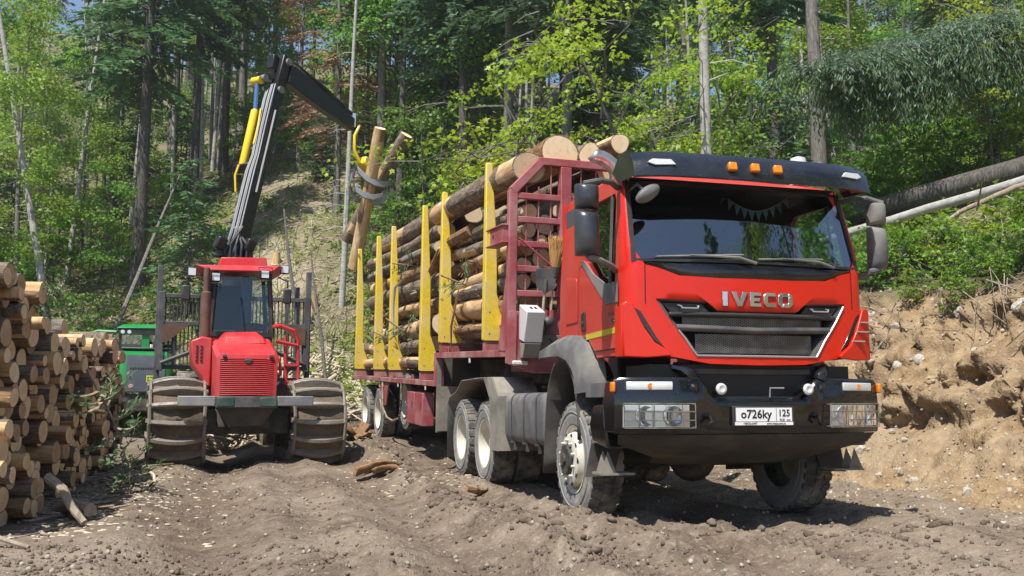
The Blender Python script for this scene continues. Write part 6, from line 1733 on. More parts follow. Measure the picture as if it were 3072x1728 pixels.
mb = MB(); mb.tube([(-0.78, -1.0, Z(1.2)), (-0.78, -1.1, Z(2.3)), (-0.84, -1.0, Z(2.5)), (-0.92, -0.7, Z(2.58))], 0.045, 8); mb.build('grab_rail', M['dark_grey'], harv)
mb = MB(); mb.tube([(-0.8, 1.6, Z(3.08)), (-1.3, 1.7, Z(3.10)), (-1.6, 1.8, Z(3.0))], 0.05, 8); mb.build('crane_pipe', M['jd_green'], harv)
mb = MB(); mb.box((0, -0.2, Z(1.05)), (1.5, 2.6, 0.45)); mb.build('chassis', M['chassis'], harv, 0.03)
for s in (-1, 1):
    for y in (-0.9, 0.7):
        mb = MB(); mb.lathe([(-0.3, 0.0001), (-0.3, 0.3), (-0.33, 0.36), (-0.33, 0.56), (-0.26, 0.64), (0.26, 0.64), (0.33, 0.56), (0.33, 0.36), (0.3, 0.3), (0.3, 0.0001)], 26, 'x', (s * 1.02, y, 0.60)); mb.build('wheel', M['tyre'], harv, angle=50)

# ------------------------------------------------------------------ roadside log pile
PD = Vector((-0.29, 0.957, 0)).normalized()
P0 = Vector((-4.30, 8.05, 0))
PTH = R(5)
LAX = Vector((math.cos(PTH), math.sin(PTH), 0))
K = abs(PD.x * LAX.y - PD.y * LAX.x)
PILEM = []
for k in range(10):
    PILEM.append(log_mesh('pile_log', 4.0, .15, .135, 700 + k, barks[k % 4], ends_[(k * 3 + 1) % 4], 1, 0.02, (0.08, 0.25, 0.05, 0.6, 0.1)[k % 5], 14, 6))
GP = 'sawn logs stacked in the roadside pile'
def pile_log(s, z, r, jit, rg, label, back=0.0, me=None, L=4.0):
    e = P0 + PD * (s / K) + LAX * (jit - back)
    yaw = PTH + rg.uniform(-.03, .03)
    mk = rg.randrange(10)
    if label is None:
        a = 'near end' if s < 2.2 else ('middle' if s < 5.5 else 'far end'); hz = z - float(base_height(e.x, e.y))
        b = 'lowest' if hz < 0.22 else ('lower' if hz < .75 else ('upper' if hz < 1.35 else 'topmost'))
        label = '%s %s log, %s, %s courses of the pile, %s' % (thick(r * 1.15), tone(mk), 'jutting out' if jit > .05 else ('set back' if jit < -.22 else 'flush'), b, a)
    o = link('log', me or PILEM[mk], label=label, cat='log', group=GP)
    # log +z points to -LAX so that the thick sawn end z=0 faces the road
    o.matrix_world = Matrix.Translation((e.x, e.y, z)) @ Matrix.Rotation(yaw, 4, 'Z') @ Matrix.Rotation(R(-90), 4, 'Y') @ Matrix.Rotation(rg.random() * 6.28, 4, 'Z') @ Matrix.Diagonal((r / .15, r / .15, L / 4, 1))
    return o
rg = random.Random(21)
radii = lambda g: g.choice([0.060, 0.068, 0.075, 0.082, 0.09, 0.10, 0.11, 0.125])
def pile_label(s, z, top):
    a = 'near' if s < 2.2 else ('middle' if s < 5.5 else 'far')
    b = 'top course' if z > top - 0.30 else ('bottom course' if z < 0.40 else 'middle courses')
    return 'sawn log in the %s of the roadside pile, %s part' % (b, a)
pk = pack(-0.6, 8.5, 0.0, 2.5, radii, rg, 900)
todo = []; MATI = {m_.name: 0 for m_ in PILEM}
for (s, z, r) in pk:
    p = P0 + PD * (s / K); g = float(base_height(p.x, p.y)) - 0.04
    if z > max(1.60 + 0.07 * s, min(2.2, 2.30 - 0.45 * (s - 0.9))): continue
    jit = rg.uniform(-0.22, 0.12) + 0.10 * math.sin(s * 2.1 + z * 3)
    todo.append((s, z + g, r, jit))
todo.sort(key=lambda q: (8.0 + q[0]) / q[2])
for q in todo[:205]: pile_log(*q, rg, None)
rest = bmesh.new()
for q in todo[205:]:
    o = pile_log(*q, rg, 'rest'); n0 = len(rest.verts); rest.from_mesh(o.data); rest.verts.ensure_lookup_table()
    bmesh.ops.transform(rest, matrix=o.matrix_world, verts=rest.verts[n0:]); k0 = MATI[o.data.name]
    bpy.data.objects.remove(o, do_unlink=True)
rme = bpy.data.meshes.new('pile_rest'); rest.to_mesh(rme); rest.free()
for nm in ('bark_log', 'log_end', 'peeled'): rme.materials.append(M[nm])
link('log_pile', rme, label='thin logs packed in the far part of the roadside pile', cat='log pile', kind='stuff')
pile_log(4.6, 2.02, 0.12, -0.1, rg, 'grey barked log lying lengthwise on top of the roadside pile', 0.2, PILEM[2])

# ------------------------------------------------------------------ vegetation
def leaf_faces(P, D, N, ln, wd, shape='kite', bend=0.15):
    """P base points, D direction, N up-ish, per-leaf length and width -> verts, faces"""
    P = np.asarray(P, float); D = np.asarray(D, float); N = np.asarray(N, float)
    D /= np.linalg.norm(D, axis=1, keepdims=True) + 1e-9
    S = np.cross(D, N); S /= np.linalg.norm(S, axis=1, keepdims=True) + 1e-9
    U = np.cross(S, D)
    ln = np.asarray(ln)[:, None]; wd = np.asarray(wd)[:, None]
    if shape == 'kite':
        out = [(0, 0), (0.45, 0.5), (1.0, 0), (0.45, -0.5)]
    elif shape == 'blade':
        out = [(0, 0.3), (0.5, 0.5), (1.0, 0), (0.5, -0.5), (0, -0.3)]
    else:
        out = [(0, 0), (-0.05, 0.30), (0.15, 0.24), (0.38, 0.50), (0.44, 0.20), (1.0, 0), (0.44, -0.20), (0.38, -0.50), (0.15, -0.24), (-0.05, -0.30)]
    k = len(out); n = len(P)
    V = np.zeros((n, k, 3))
    for i, (a, b) in enumerate(out):
        V[:, i, :] = P + D * ln * a + S * wd * b - U * ln * bend * (a * a + abs(b) * 0.8)
    F = np.arange(n * k).reshape(n, k)
    return V.reshape(-1, 3), F

def rand_dirs(g, n, updown=0.3):
    a = g.uniform(0, 2 * PI, n); z = g.normal(0, updown, n)
    return np.stack([np.cos(a), np.sin(a), z], 1)

class Wood:
    def __init__(s): s.mb = MB()
    def limb(s, pts, r0, r1, n=6):
        m = len(pts); s.mb.tube(pts, [r0 + (r1 - r0) * (i / (m - 1)) for i in range(m)], n, False)

def trunk_pts(g, H, lean=0.0, wob=0.12, n=10):
    pts = []; a = g.uniform(0, 6.28); p1, p2 = g.uniform(0, 6, 2)
    for i in range(n + 1):
        t = i / n; z = H * t
        pts.append((lean * z * math.cos(a) + wob * math.sin(3 * t + p1) * t, lean * z * math.sin(a) + wob * math.sin(2.3 * t + p2) * t, z - (0.4 if i == 0 else 0)))
    return pts

def at_height(pts, z):
    for i in range(len(pts) - 1):
        if pts[i + 1][2] >= z:
            t = (z - pts[i][2]) / (pts[i + 1][2] - pts[i][2] + 1e-9)
            return Vector(pts[i]).lerp(Vector(pts[i + 1]), max(0, min(1, t)))
    return Vector(pts[-1])

def conifer(name, seed, H, r, cs, spread, needle, bark, droop=0.25, twig=0.34, tw=0.12, dead=True, dens=1.0, sparse=0.0):
    g = np.random.default_rng(seed)
    tp = trunk_pts(g, H, 0.004, 0.10, 12)
    W = Wood(); W.mb.tube(tp, [r * (1.25 if i == 0 else 1) * (1 - 0.88 * i / 12) for i in range(13)], 9, False)
    P = []; D = []; N = []; LN = []; WD = []
    z = cs * H
    while z < H * 0.99:
        t = (z - cs * H) / (H - cs * H)
        nb = int(g.integers(4, 7) * dens)
        for b in range(nb):
            if g.random() < sparse: continue
            az = g.uniform(0, 2 * PI)
            L = spread * ((1 - t) ** 0.75) * (0.55 + 0.45 * min(1, t * 5 + 0.35)) * g.uniform(0.6, 1.2) + 0.25
            up0 = g.uniform(-0.05, 0.25) + 0.5 * t
            base = at_height(tp, z + g.uniform(-.15, .15)); bp = []
            for q in range(7):
                u = q / 6
                bp.append(base + Vector((math.cos(az) * L * u, math.sin(az) * L * u, L * (up0 * u - (droop + 0.12) * u * u * 1.2))))
            W.limb(bp[:6], 0.018 + 0.010 * L, 0.006, 3)
            d = Vector((math.cos(az), math.sin(az), 0)); sd = Vector((-d.y, d.x, 0))
            m = max(3, int(L / 0.14))
            for q in range(m):
                u = 0.22 + 0.78 * (q + g.random() * .6) / m
                i = min(5, int(u * 6)); p = bp[i].lerp(bp[i + 1], u * 6 - i)
                w = (1.1 - u) * 0.9
                for s in (-1, 1):
                    if g.random() < 0.06: continue
                    for rep in range(2):
                        dv = d * g.uniform(.45, .9) + sd * s * g.uniform(.5, 1.0) + Vector((0, 0, g.uniform(-.45, .12)))
                        off = sd * s * g.uniform(0, 0.28) * w * L * 0.45
                        P.append(p + off + Vector((0, 0, g.uniform(-.07, .03) - abs(off.length) * .25))); D.append(dv); N.append((g.normal(0, .75), g.normal(0, .75), .8))
                        LN.append(twig * g.uniform(.6, 1.25)); WD.append(tw * g.uniform(.7, 1.2))
            P.append(bp[6]); D.append(d + Vector((0, 0, -.15))); N.append((0, 0, 1)); LN.append(twig); WD.append(tw)
        z += g.uniform(.30, .50) * (1.0 if H > 8 else 0.55)
    if dead:
        for q in range(22):
            zz = g.uniform(0.12, cs) * H; az = g.uniform(0, 6.28); L = g.uniform(.4, 1.6)
            b0 = at_height(tp, zz)
            W.limb([b0, b0 + Vector((math.cos(az) * L * .6, math.sin(az) * L * .6, -0.04 * L)), b0 + Vector((math.cos(az) * L, math.sin(az) * L, -0.22 * L))], 0.018, 0.004, 3)
    V, F = leaf_faces([tuple(p) for p in P], [tuple(q) for q in D], N, LN, WD)
    crown = fast_mesh(name + '_crown', V, F, [M[needle]])
    W.mb.m = [0] * len(W.mb.f)
    tr = W.mb.mesh(name + '_trunk', True, 60, False); tr.materials.append(M[bark])
    return tr, crown

def broadleaf(name, seed, H, r, cs, rad, leafm, bark, ncl=90, per=42, leaf=0.16, lean=0.01, flat=0.28, shape='kite', forks=7, topz=1.0, nstem=1):
    g = np.random.default_rng(seed)
    W = Wood(); P = []; D = []; N = []
    allp = []
    for st in range(nstem):
        tp = trunk_pts(g, H * g.uniform(.8, 1), lean + (0.14 if nstem > 1 else 0), 0.25, 10)
        W.mb.tube(tp, [r * (1.2 if i == 0 else 1) * (1 - 0.86 * i / 10) for i in range(11)], 8, False)
        tips = []
        for f in range(forks):
            z0 = H * (cs * .75 + (0.93 - cs * .75) * (f + g.random() * .6) / forks); b0 = at_height(tp, z0)
            az = g.uniform(0, 6.28); L = rad * g.uniform(.6, 1.15) * (1.15 - 0.55 * z0 / H)
            bp = [b0]
            for q in range(1, 5):
                u = q / 4; az2 = az + g.uniform(-.25, .25)
                bp.append(b0 + Vector((math.cos(az2) * L * u, math.sin(az2) * L * u, L * (0.75 * u - 0.35 * u * u) + g.uniform(-.1, .1))))
            W.limb(bp, r * .38 * (1.1 - .6 * z0 / H) + .008, 0.008, 4)
            tips += bp[2:]
            for q in range(2, 5):
                for rr in range(2):
                    a3 = g.uniform(0, 6.28); l3 = g.uniform(.3, .6) * rad * .6
                    e = bp[q] + Vector((math.cos(a3) * l3, math.sin(a3) * l3, g.uniform(0, .35) * l3))
                    W.limb([bp[q], bp[q].lerp(e, .5) + Vector((0, 0, .04)), e], 0.012, 0.004, 3); tips.append(e)
        tips += [Vector(tp[-1]), Vector(tp[-2])]
        allp += tips
    for c in range(ncl):
        t = allp[int(g.integers(len(allp)))]
        c0 = np.array(t) + g.normal(0, .22, 3) * rad * 0.45
        cr = g.uniform(.3, .75) * rad * .36
        n = int(per * g.uniform(.6, 1.3))
        a = g.uniform(0, 6.28, n); q = np.sqrt(g.uniform(0, 1, n)) * cr
        pts = np.stack([c0[0] + q * np.cos(a), c0[1] + q * np.sin(a), c0[2] + g.normal(0, flat, n) * cr - 0.25 * q * q / max(cr, .1)], 1)
        P.append(pts)
        dd = np.stack([np.cos(a), np.sin(a), g.normal(-.25, .3, n)], 1) + g.normal(0, .45, (n, 3)); D.append(dd)
        nn = np.stack([g.normal(0, .8, n), g.normal(0, .8, n), np.ones(n) * .8], 1); N.append(nn)
    P = np.concatenate(P); D = np.concatenate(D); N = np.concatenate(N)
    ok = P[:, 2] > 0.15; P, D, N = P[ok], D[ok], N[ok]
    n = len(P); ln = leaf * g.uniform(.65, 1.25, n)
    V, F = leaf_faces(P, D, N, ln, ln * (0.72 if shape == 'kite' else 1.05), shape, 0.22)
    crown = fast_mesh(name + '_crown', V, F, [M[leafm]])
    tr = W.mb.mesh(name + '_trunk', True, 60, False); tr.materials.append(M[bark])
    return tr, crown

def plant(kind, pair, x, y, s=1.0, rz=0.0, tilt=(0, 0), label='', cat='tree', group=None, parts=('trunk', 'crown'), z=None, sink=0.1):
    e = empty(kind, (x, y, (gh(x, y) if z is None else z) - sink), (tilt[0], tilt[1], rz), s, label, cat, group)
    link(parts[0], pair[0], e)
    if pair[1] is not None: link(parts[1], pair[1], e)
    return e

FIR = [conifer('fir', 1, 21, 0.26, 0.36, 2.9, 'needle', 'bark_dark', 0.30, .36, .13),
       conifer('fir', 2, 19, 0.22, 0.42, 2.4, 'needle', 'bark_dark', 0.25, .34, .12),
       conifer('fir', 3, 23, 0.28, 0.50, 3.0, 'needle', 'bark_grey', 0.32, .38, .13)]
PINE = [conifer('pine', 4, 20, 0.24, 0.40, 2.8, 'needle_pine', 'bark_dark', 0.05, .42, .17, True, 0.85),
        conifer('pine', 5, 22, 0.27, 0.48, 3.1, 'needle_pine', 'bark_grey', 0.10, .42, .17, True, 0.8)]
DEADF = conifer('dead_fir', 6, 15, 0.14, 0.22, 2.0, 'needle_dead', 'bark_grey', 0.22, .26, .09, True, 0.8, .25)
YFIR = [conifer('young_fir', 7, 5.5, 0.06, 0.10, 1.35, 'needle', 'bark_dark', 0.18, .24, .08, False, 0.8),
        conifer('young_fir', 8, 4.2, 0.05, 0.08, 1.1, 'needle_pine', 'bark_dark', 0.15, .22, .08, False, 0.8)]
DEC = [broadleaf('aspen', 11, 17, 0.15, 0.40, 3.2, 'leaf', 'bark_grey', 120, 46, .17),
       broadleaf('birch', 12, 15, 0.13, 0.34, 2.8, 'leaf_deep', 'bark_pale', 110, 46, .16),
       broadleaf('linden', 13, 13, 0.14, 0.30, 3.0, 'leaf', 'bark_dark', 120, 46, .18),
       broadleaf('elm', 14, 16, 0.16, 0.42, 3.4, 'leaf_deep', 'bark_dark', 120, 46, .17)]
SAP = [broadleaf('sapling', 21, 5.0, 0.045, 0.25, 1.6, 'leaf', 'bark_grey', 46, 34, .15, 0.03, .22),
       broadleaf('sapling', 22, 4.0, 0.040, 0.20, 1.4, 'leaf_maple', 'bark_dark', 40, 34, .15, 0.05, .20),
       broadleaf('sapling', 23, 6.0, 0.055, 0.35, 1.7, 'leaf_deep', 'bark_dark', 46, 34, .15, 0.02, .25)]
SHR = [broadleaf('shrub', 31, 1.7, 0.020, 0.15, 0.95, 'leaf_maple', 'bark_dark', 44, 17, .13, 0.1, .25, 'maple', 5, 1, 3),
       broadleaf('shrub', 32, 1.3, 0.016, 0.12, 0.85, 'leaf', 'bark_dark', 40, 18, .11, 0.1, .25, 'maple', 5, 1, 3),
       broadleaf('shrub', 33, 2.1, 0.022, 0.20, 1.05, 'leaf_deep', 'bark_dark', 46, 18, .12, 0.1, .25, 'maple', 5, 1, 3),
       broadleaf('shrub', 34, 1.5, 0.018, 0.15, 0.9, 'leaf_lime', 'bark_dark', 36, 16, .13, 0.1, .2, 'maple', 5, 1, 3)]
MAPLE = broadleaf('maple', 41, 6.0, 0.055, 0.35, 2.6, 'leaf_lime', 'bark_grey', 80, 44, .092, 0.12, .12, 'maple', 9, 1, 2)
MAPLE2 = broadleaf('maple', 42, 4.5, 0.045, 0.30, 2.0, 'leaf_lime', 'bark_grey', 60, 44, .086, 0.12, .12, 'maple', 8, 1, 2)
POLE = (lambda g: (lambda W: (W.mb.tube(trunk_pts(g, 17, 0.01, .2, 12), [0.12 * (1 - .8 * i / 12) for i in range(13)], 9, False), [W.limb([Vector((0, 0, z)), Vector((math.cos(a) * .5, math.sin(a) * .5, z + .05)), Vector((math.cos(a) * .9, math.sin(a) * .9, z - .1))], .014, .004, 3) for z, a in zip(g.uniform(3, 14, 26), g.uniform(0, 6.28, 26))], W.mb.mesh('bare_trunk', True, 60, False))[2])(Wood()))(np.random.default_rng(77))
POLE.materials.append(M['bark_pale'])

rg = random.Random(1234)
GC, GD, GS, GU = 'conifers of the forest behind the clearing', 'broadleaf trees of the forest behind the clearing', 'young trees growing between the trunks', 'leafy shrubs on the slope'
def px_x(px, d): return (px - 1536) / 2824.0 * d
named = [
    ('fir_tree', FIR[0], px_x(403, 36), 36, 1.1, 0, 'large fir with a thick bare grey trunk left of the red forwarder', GC),
    ('fir_tree', FIR[1], px_x(315, 42), 42, 1.0, 0, 'straight fir just left of the thick foreground fir', GC),
    ('fir_tree', FIR[2], px_x(490, 47), 47, 1.0, 0, 'dark fir right of the thick foreground fir', GC),
    ('pine_tree', PINE[0], px_x(560, 44), 44, 1.05, 0, 'blue green pine rising left of the yellow crane cylinder', GC),
    ('fir_tree', FIR[1], px_x(650, 50), 50, 1.1, 0, 'dark conifer directly behind the yellow crane cylinder', GC),
    ('pine_tree', PINE[1], px_x(745, 58), 58, 1.0, 0, 'tall pine showing behind the crane elbow', GC),
    ('broadleaf_tree', DEC[3], px_x(1190, 38), 38, 1.1, 0, 'leaning broadleaf trunk above the logs in the grapple', GD),
    ('pine_tree', PINE[0], px_x(1385, 36), 36, 1.0, 0, 'dark trunked pine above the rear bundle of the load', GC),
    ('fir_tree', FIR[2], px_x(1525, 33), 33, 0.9, 0, 'slim dark conifer trunk above the front bundle', GC),
    ('pine_tree', PINE[1], px_x(1700, 27), 27, 0.85, 0, 'rough barked pine trunk behind the lime maple', GC),
    ('fir_tree', FIR[0], px_x(1800, 36), 36, 0.8, 0, 'dark conifer between the maple and the pale trunk', GC),
    ('broadleaf_tree', DEC[0], px_x(2215, 31), 31, 1.0, 0, 'slender grey trunk right of the pale bare trunk', GD),
    ('pine_tree', PINE[0], px_x(2345, 32), 32, 1.0, 0, 'dark pine trunk behind the roof beacon', GC),
    ('pine_tree', PINE[1], px_x(2480, 25), 25, 0.9, 0, 'stout rough pine trunk above the right end of the visor', GC),
    ('fir_tree', FIR[1], px_x(1330, 44), 44, 1.0, 0, 'dark conifer behind the upright yellow stakes', GC),
]
for k, pr, x, y, s, t, lb, gp_ in named:
    plant(k, pr, x, y, s, rg.random() * 6.28, (0, 0), lb, 'tree', gp_)
plant('bare_tree', (POLE, None), px_x(1022, 31), 31, .92, 0.0, (0.0, 0.035), 'slender pale bare trunk standing behind the trailer tail', 'tree')
plant('bare_tree', (POLE, None), px_x(2135, 21), 21, 1.25, 1.3, (0.0, -0.01), 'pale bare trunk standing right behind the cab', 'tree')
plant('bare_tree', (POLE, None), px_x(165, 31), 31, 1.15, 0.0, (0.0, -0.20), 'grey trunk leaning left behind the log pile', 'tree')
plant('dead_fir_tree', DEADF, px_x(1000, 41), 41, 1.15, 0, (0, 0), 'dead fir with rusty red needles behind the jib', 'tree')
plant('dead_fir_tree', DEADF, px_x(1120, 44), 44, 1.05, 2, (0, 0), 'second rusty dead fir right behind the grapple', 'tree')
plant('dead_fir_tree', DEADF, px_x(880, 47), 47, 1.0, 4, (0, 0), 'farther rusty dead fir left of the jib', 'tree')

def clear_of(x, y, pts, d):
    return all((x - a) ** 2 + (y - b) ** 2 > d * d for a, b in pts)
def on_trail(px, d):
    c = (-6.5 - (d - 22) * 0.16) / d * 2824 + 1536
    return abs(px - c) < 2.4 / d * 2824 and d < 42
pts = [(n[2], n[3]) for n in named]
def zone(px):
    for lim, nm in ((100, 'at the left edge'), (330, 'above the log pile'), (470, 'around the thick fir'), (620, 'left of the crane'), (740, 'behind the crane boom'), (900, 'behind the crane elbow'), (1060, 'behind the jib'), (1260, 'behind the grapple'), (1420, 'above the rear stakes'), (1560, 'above the middle stakes'), (1720, 'above the headboard'), (1900, 'above the exhaust pipe'), (2100, 'above the left visor half'), (2330, 'above the marker lamps'), (2560, 'above the right visor half'), (2750, 'above the right mirror')):
        if px < lim: return nm
    return 'at the right edge'
cnt = 0
while cnt < 150:
    d = 38 + 72 * rg.random() ** 1.1; px = rg.uniform(-500, 3500)
    x = px_x(px, d)
    if on_trail(px, d) or not clear_of(x, d, pts, 1.7): continue
    if 80 < px < 260: continue
    pts.append((x, d)); cnt += 1
    decid = rg.random() < (0.75 if px < 260 else 0.42 if px < 1300 else 0.55)
    s = rg.uniform(.75, 1.15); depth = 'far up the slope' if d > 60 else 'partway up the slope'
    if px < 420: s *= 0.80
    if decid:
        plant('broadleaf_tree', DEC[rg.randrange(4)], x, d, s, rg.random() * 6.28, (rg.uniform(-.05, .05), rg.uniform(-.05, .05)), 'broadleaf tree %s, %s' % (depth, zone(px)), 'tree', GD)
    else:
        pine = rg.random() < .4
        plant('pine_tree' if pine else 'fir_tree', (PINE[rg.randrange(2)] if pine else FIR[rg.randrange(3)]), x, d, s, rg.random() * 6.28, (rg.uniform(-.025, .025), rg.uniform(-.025, .025)), '%s %s, %s' % ('blue green pine' if pine else 'dark fir', depth, zone(px)), 'tree', GC)
for i in range(34):
    d = rg.uniform(46, 92); px = rg.uniform(1300, 2080) if i < 24 else rg.uniform(620, 1150); x = px_x(px, d)
    pine = rg.random() < .4; dec = rg.random() < .5
    pr = DEC[rg.randrange(4)] if dec else (PINE[rg.randrange(2)] if pine else FIR[rg.randrange(3)])
    depth = 'far up the slope' if d > 60 else 'partway up the slope'
    plant('broadleaf_tree' if dec else ('pine_tree' if pine else 'fir_tree'), pr, x, d, rg.uniform(.85, 1.15), rg.random() * 6.28, (0, 0), '%s %s, %s' % ('broadleaf tree' if dec else ('blue green pine' if pine else 'dark fir'), depth, zone(px)), 'tree', GD if dec else GC)
# nearer left wood
for px, d, k in ((40, 33, 0), (-60, 30, 2), (120, 37, 1), (225, 40, 2), (-140, 36, 3), (285, 46, 2), (10, 44, 1), (60, 39, 0)):
    plant('broadleaf_tree', DEC[k], px_x(px, d), d, (.60 if 100 < px < 260 else rg.uniform(.72, .9)), rg.random() * 6, (0, 0), 'nearer broadleaf tree of the dark wood behind the log pile', 'tree', GD)
# thin dark poles in the left wood and across the slope
for i in range(46):
    px = rg.uniform(0, 640) if i < 28 else rg.uniform(1180, 2700); d = rg.uniform(38, 62)
    plant('bare_tree', (POLE, None), px_x(px, d), d, rg.uniform(.7, 1.0), rg.random() * 6.28, (rg.uniform(-.05, .05), rg.uniform(-.05, .05)), 'thin bare trunk deep in the wood, %s' % zone(px), 'tree', 'thin bare trunks in the wood')
# saplings and young firs between the trunks
n = 0
while n < 190:
    d = 23 + 37 * rg.random() ** 1.2; px = rg.uniform(-100, 3200); x = px_x(px, d)
    if on_trail(px, d): continue
    X, Y = road_xy(x, d)
    _, fo = masks(np.array([x]), np.array([d]))
    if fo[0] < 0.6: continue
    if px > 2420 and d < 25: continue
    if 330 < px < 1180 and d < 44 and rg.random() < .78: continue
    if px <= 330 and d < 34 and rg.random() < .6: continue
    n += 1
    if rg.random() < 0.22:
        plant('young_fir', YFIR[rg.randrange(2)], x, d, rg.uniform(.6, 1.15), rg.random() * 6.28, (0, 0), 'young fir on the slope, %s' % zone(px), 'tree', GS)
    else:
        sk = rg.randrange(3)
        plant('sapling', SAP[sk], x, d, rg.uniform(.65, 1.15), rg.random() * 6.28, (rg.uniform(-.1, .1), rg.uniform(-.1, .1)), '%s sapling %s on the slope, %s' % (('light green', 'fresh green', 'deep green')[sk], 'low' if d < 36 else 'high', zone(px)), 'tree', GS)
# shrubs on and above the bank at the right, and scattered over the slope
n = 0; tries = 0
while n < 230:
    if n < 175:
        X = 5.85 + rg.random() ** 1.8 * 14; Y = rg.uniform(-1.0, 26)
        x, y = world_xy(X, Y)
    else:
        d = rg.uniform(20, 44); px = rg.uniform(0, 2000); x, y = px_x(px, d), d
        if on_trail(px, d) or (300 < px < 1180 and rg.random() < .25): continue
    b, fo = masks(np.array([x]), np.array([y]))
    if fo[0] < 0.55: continue
    n += 1
    k = rg.choice([0, 0, 1, 1, 2, 2, 3] if n < 175 else [0, 1, 2])
    px = x / y * 2824 + 1536
    if px > 2420 and y < 24 and n <= 175:      # keep the two fallen trunks on the bank free of leaves
        line = 1.04 + (0.228 - 0.062 * (3072 - px) / 640) * y
        room = line - gh(x, y)
        if room < 0.45 and y < 22: n -= 1; tries += 1; n = n + 1 if tries > 4000 else n; continue
        smax = min(1.0, room / 1.75) if y < 22 else 1.0
    else: smax = 1.2
    plant('shrub', SHR[k], x, y, min(smax, rg.uniform(.55, 1.15) * (0.75 if n < 175 and X < 7.4 else 1)), rg.random() * 6.28, (rg.uniform(-.15, .15), rg.uniform(-.15, .15)), '%s shrub on the slope, %s' % (('fresh green', 'green', 'deep green', 'lime green')[k], zone(px)), 'shrub', GU, ('stems', 'leaves'))
for i in range(46):
    X = rg.uniform(5.75, 7.3); Y = rg.uniform(-0.5, 9.5); x, y = world_xy(X, Y)
    px = x / y * 2824 + 1536
    if not 2560 < px < 3150: continue
    k = rg.choice([0, 0, 1, 2])
    plant('shrub', SHR[k], x, y, rg.uniform(.32, .55), rg.random() * 6.28, (rg.uniform(-.2, .2), rg.uniform(-.2, .2)), 'low %s shrub on the lip of the earth bank' % ('fresh green', 'green', 'deep green')[k], 'shrub', GU, ('stems', 'leaves'))
# lime maples
plant('maple_tree', MAPLE, px_x(2030, 22), 22, 1.35, 0.0, (0.05, -0.40), 'lime green maple leaning over the load', 'tree', None, ('stems', 'leaves'))
plant('maple_tree', MAPLE2, px_x(1760, 23), 23, 1.6, 0.0, (0.1, -0.32), 'smaller lime maple behind the top of the load', 'tree', None, ('stems', 'leaves'))
plant('maple_tree', MAPLE, px_x(2150, 24), 24, 1.05, 0.4, (0.0, -0.15), 'lime maple beside the pale trunk behind the cab', 'tree', None, ('stems', 'leaves'))
plant('maple_tree', MAPLE2, px_x(3010, 23), 23, 1.1, 1.2, (0.0, -0.1), 'lime maple sapling at the right edge above the fallen trunk', 'tree', None, ('stems', 'leaves'))
plant('maple_tree', MAPLE2, px_x(1560, 25), 25, 1.25, 0.0, (0.0, -0.25), 'lime maple behind the rear stakes', 'tree', None, ('stems', 'leaves'))
# felled fir whose silvery underside shows, lying on the bank
def felled_crown():
    g = np.random.default_rng(61)
    a, b = Vector((13.5, 23.0, 10.2)), Vector((7.2, 20.6, 8.3))
    W = Wood(); W.mb.tube([Vector((19.5, 25.2, gh(19.5, 25.2) - .2)), a, a.lerp(b, .5) + Vector((0, 0, .25)), b], [.22, .16, .10, .03], 8)
    P = []; D = []; N = []; LN = []; WD = []; MI = []
    for k in range(210):
        t = g.random(); p0 = a.lerp(b, t) + Vector((0, 0, .25 * math.sin(PI * t)))
        az = g.uniform(0, 2 * PI); L = g.uniform(.9, 2.7) * (1.1 - .45 * t); drop = g.uniform(.4, 2.3) * (1.0 - .35 * t)
        bp = [p0 + Vector((math.cos(az) * L * u ** .7, math.sin(az) * L * u ** .7, .45 * L * u * (1 - u) * 1.5 - drop * u ** 2.2)) for u in (q / 9 for q in range(10))]
        W.limb(bp, .02, .004, 3)
        for q in range(9):
            seg = bp[q + 1] - bp[q]; u = (q + 1) / 9
            for r_ in range(30):
                pp = bp[q].lerp(bp[q + 1], g.random()) + Vector(tuple(g.normal(0, .11, 3)))
                sv = seg.normalized().cross(Vector((0, 0, 1)))
                if sv.length < .1: sv = Vector((1, 0, 0))
                dv = seg.normalized() * .8 + sv.normalized() * g.uniform(-1.4, 1.4) + Vector((0, 0, -.5 * u))
                P.append(tuple(pp)); D.append(tuple(dv)); N.append((g.normal(0, .5), g.normal(0, .5), 1)); LN.append(g.uniform(.09, .20)); WD.append(g.uniform(.02, .045)); MI.append(0 if u < .55 or g.random() < .25 else 1)
    V, F = leaf_faces(P, D, N, LN, WD)
    cr = fast_mesh('felled_crown', V, F, [M['needle_grey'], M['needle']], MI)
    tr = W.mb.mesh('felled_stem', True, 60, False); tr.materials.append(M['bark_grey'])
    return tr, cr
plant('felled_fir', felled_crown(), 0, 0, 1.0, 0.0, (0, 0), 'felled fir with drooping silvery branches at the upper right', 'tree', None, ('trunk', 'branches'), 0, 0)
# two fallen trunks along the top of the bank
def fallen(name, p0, p1, r0, r1, mat, label, seed, stubs=6):
    m_ = MB(); g = random.Random(seed); a, b = Vector(p0), Vector(p1); pts_ = []; rr = []
    for i in range(15):
        t = i / 14; pts_.append(a.lerp(b, t) + Vector((0, 0, 0.12 * math.sin(3 * t))) + Vector((g.uniform(-.015, .015), 0, g.uniform(-.015, .015)))); rr.append((r0 + (r1 - r0) * t) * g.uniform(.96, 1.04))
    m_.tube(pts_, rr, 14)
    o_ = m_.build(name, M[mat], label=label, cat='fallen trunk')
    for k in range(stubs):
        t = g.uniform(.1, .95); p = a.lerp(b, t); an = g.uniform(0, 6.28); d = Vector((g.uniform(-.5, .5), -abs(g.uniform(.2, 1)), g.uniform(-.6, 1)))
        s_ = MB(); L = g.uniform(.3, 1.0); s_.tube([p, p + d * L * .6, p + d * L + Vector((0, 0, -.1))], [.022, .014, .004], 5); s_.build('branch_stub', M['stick'], o_)
    return o_
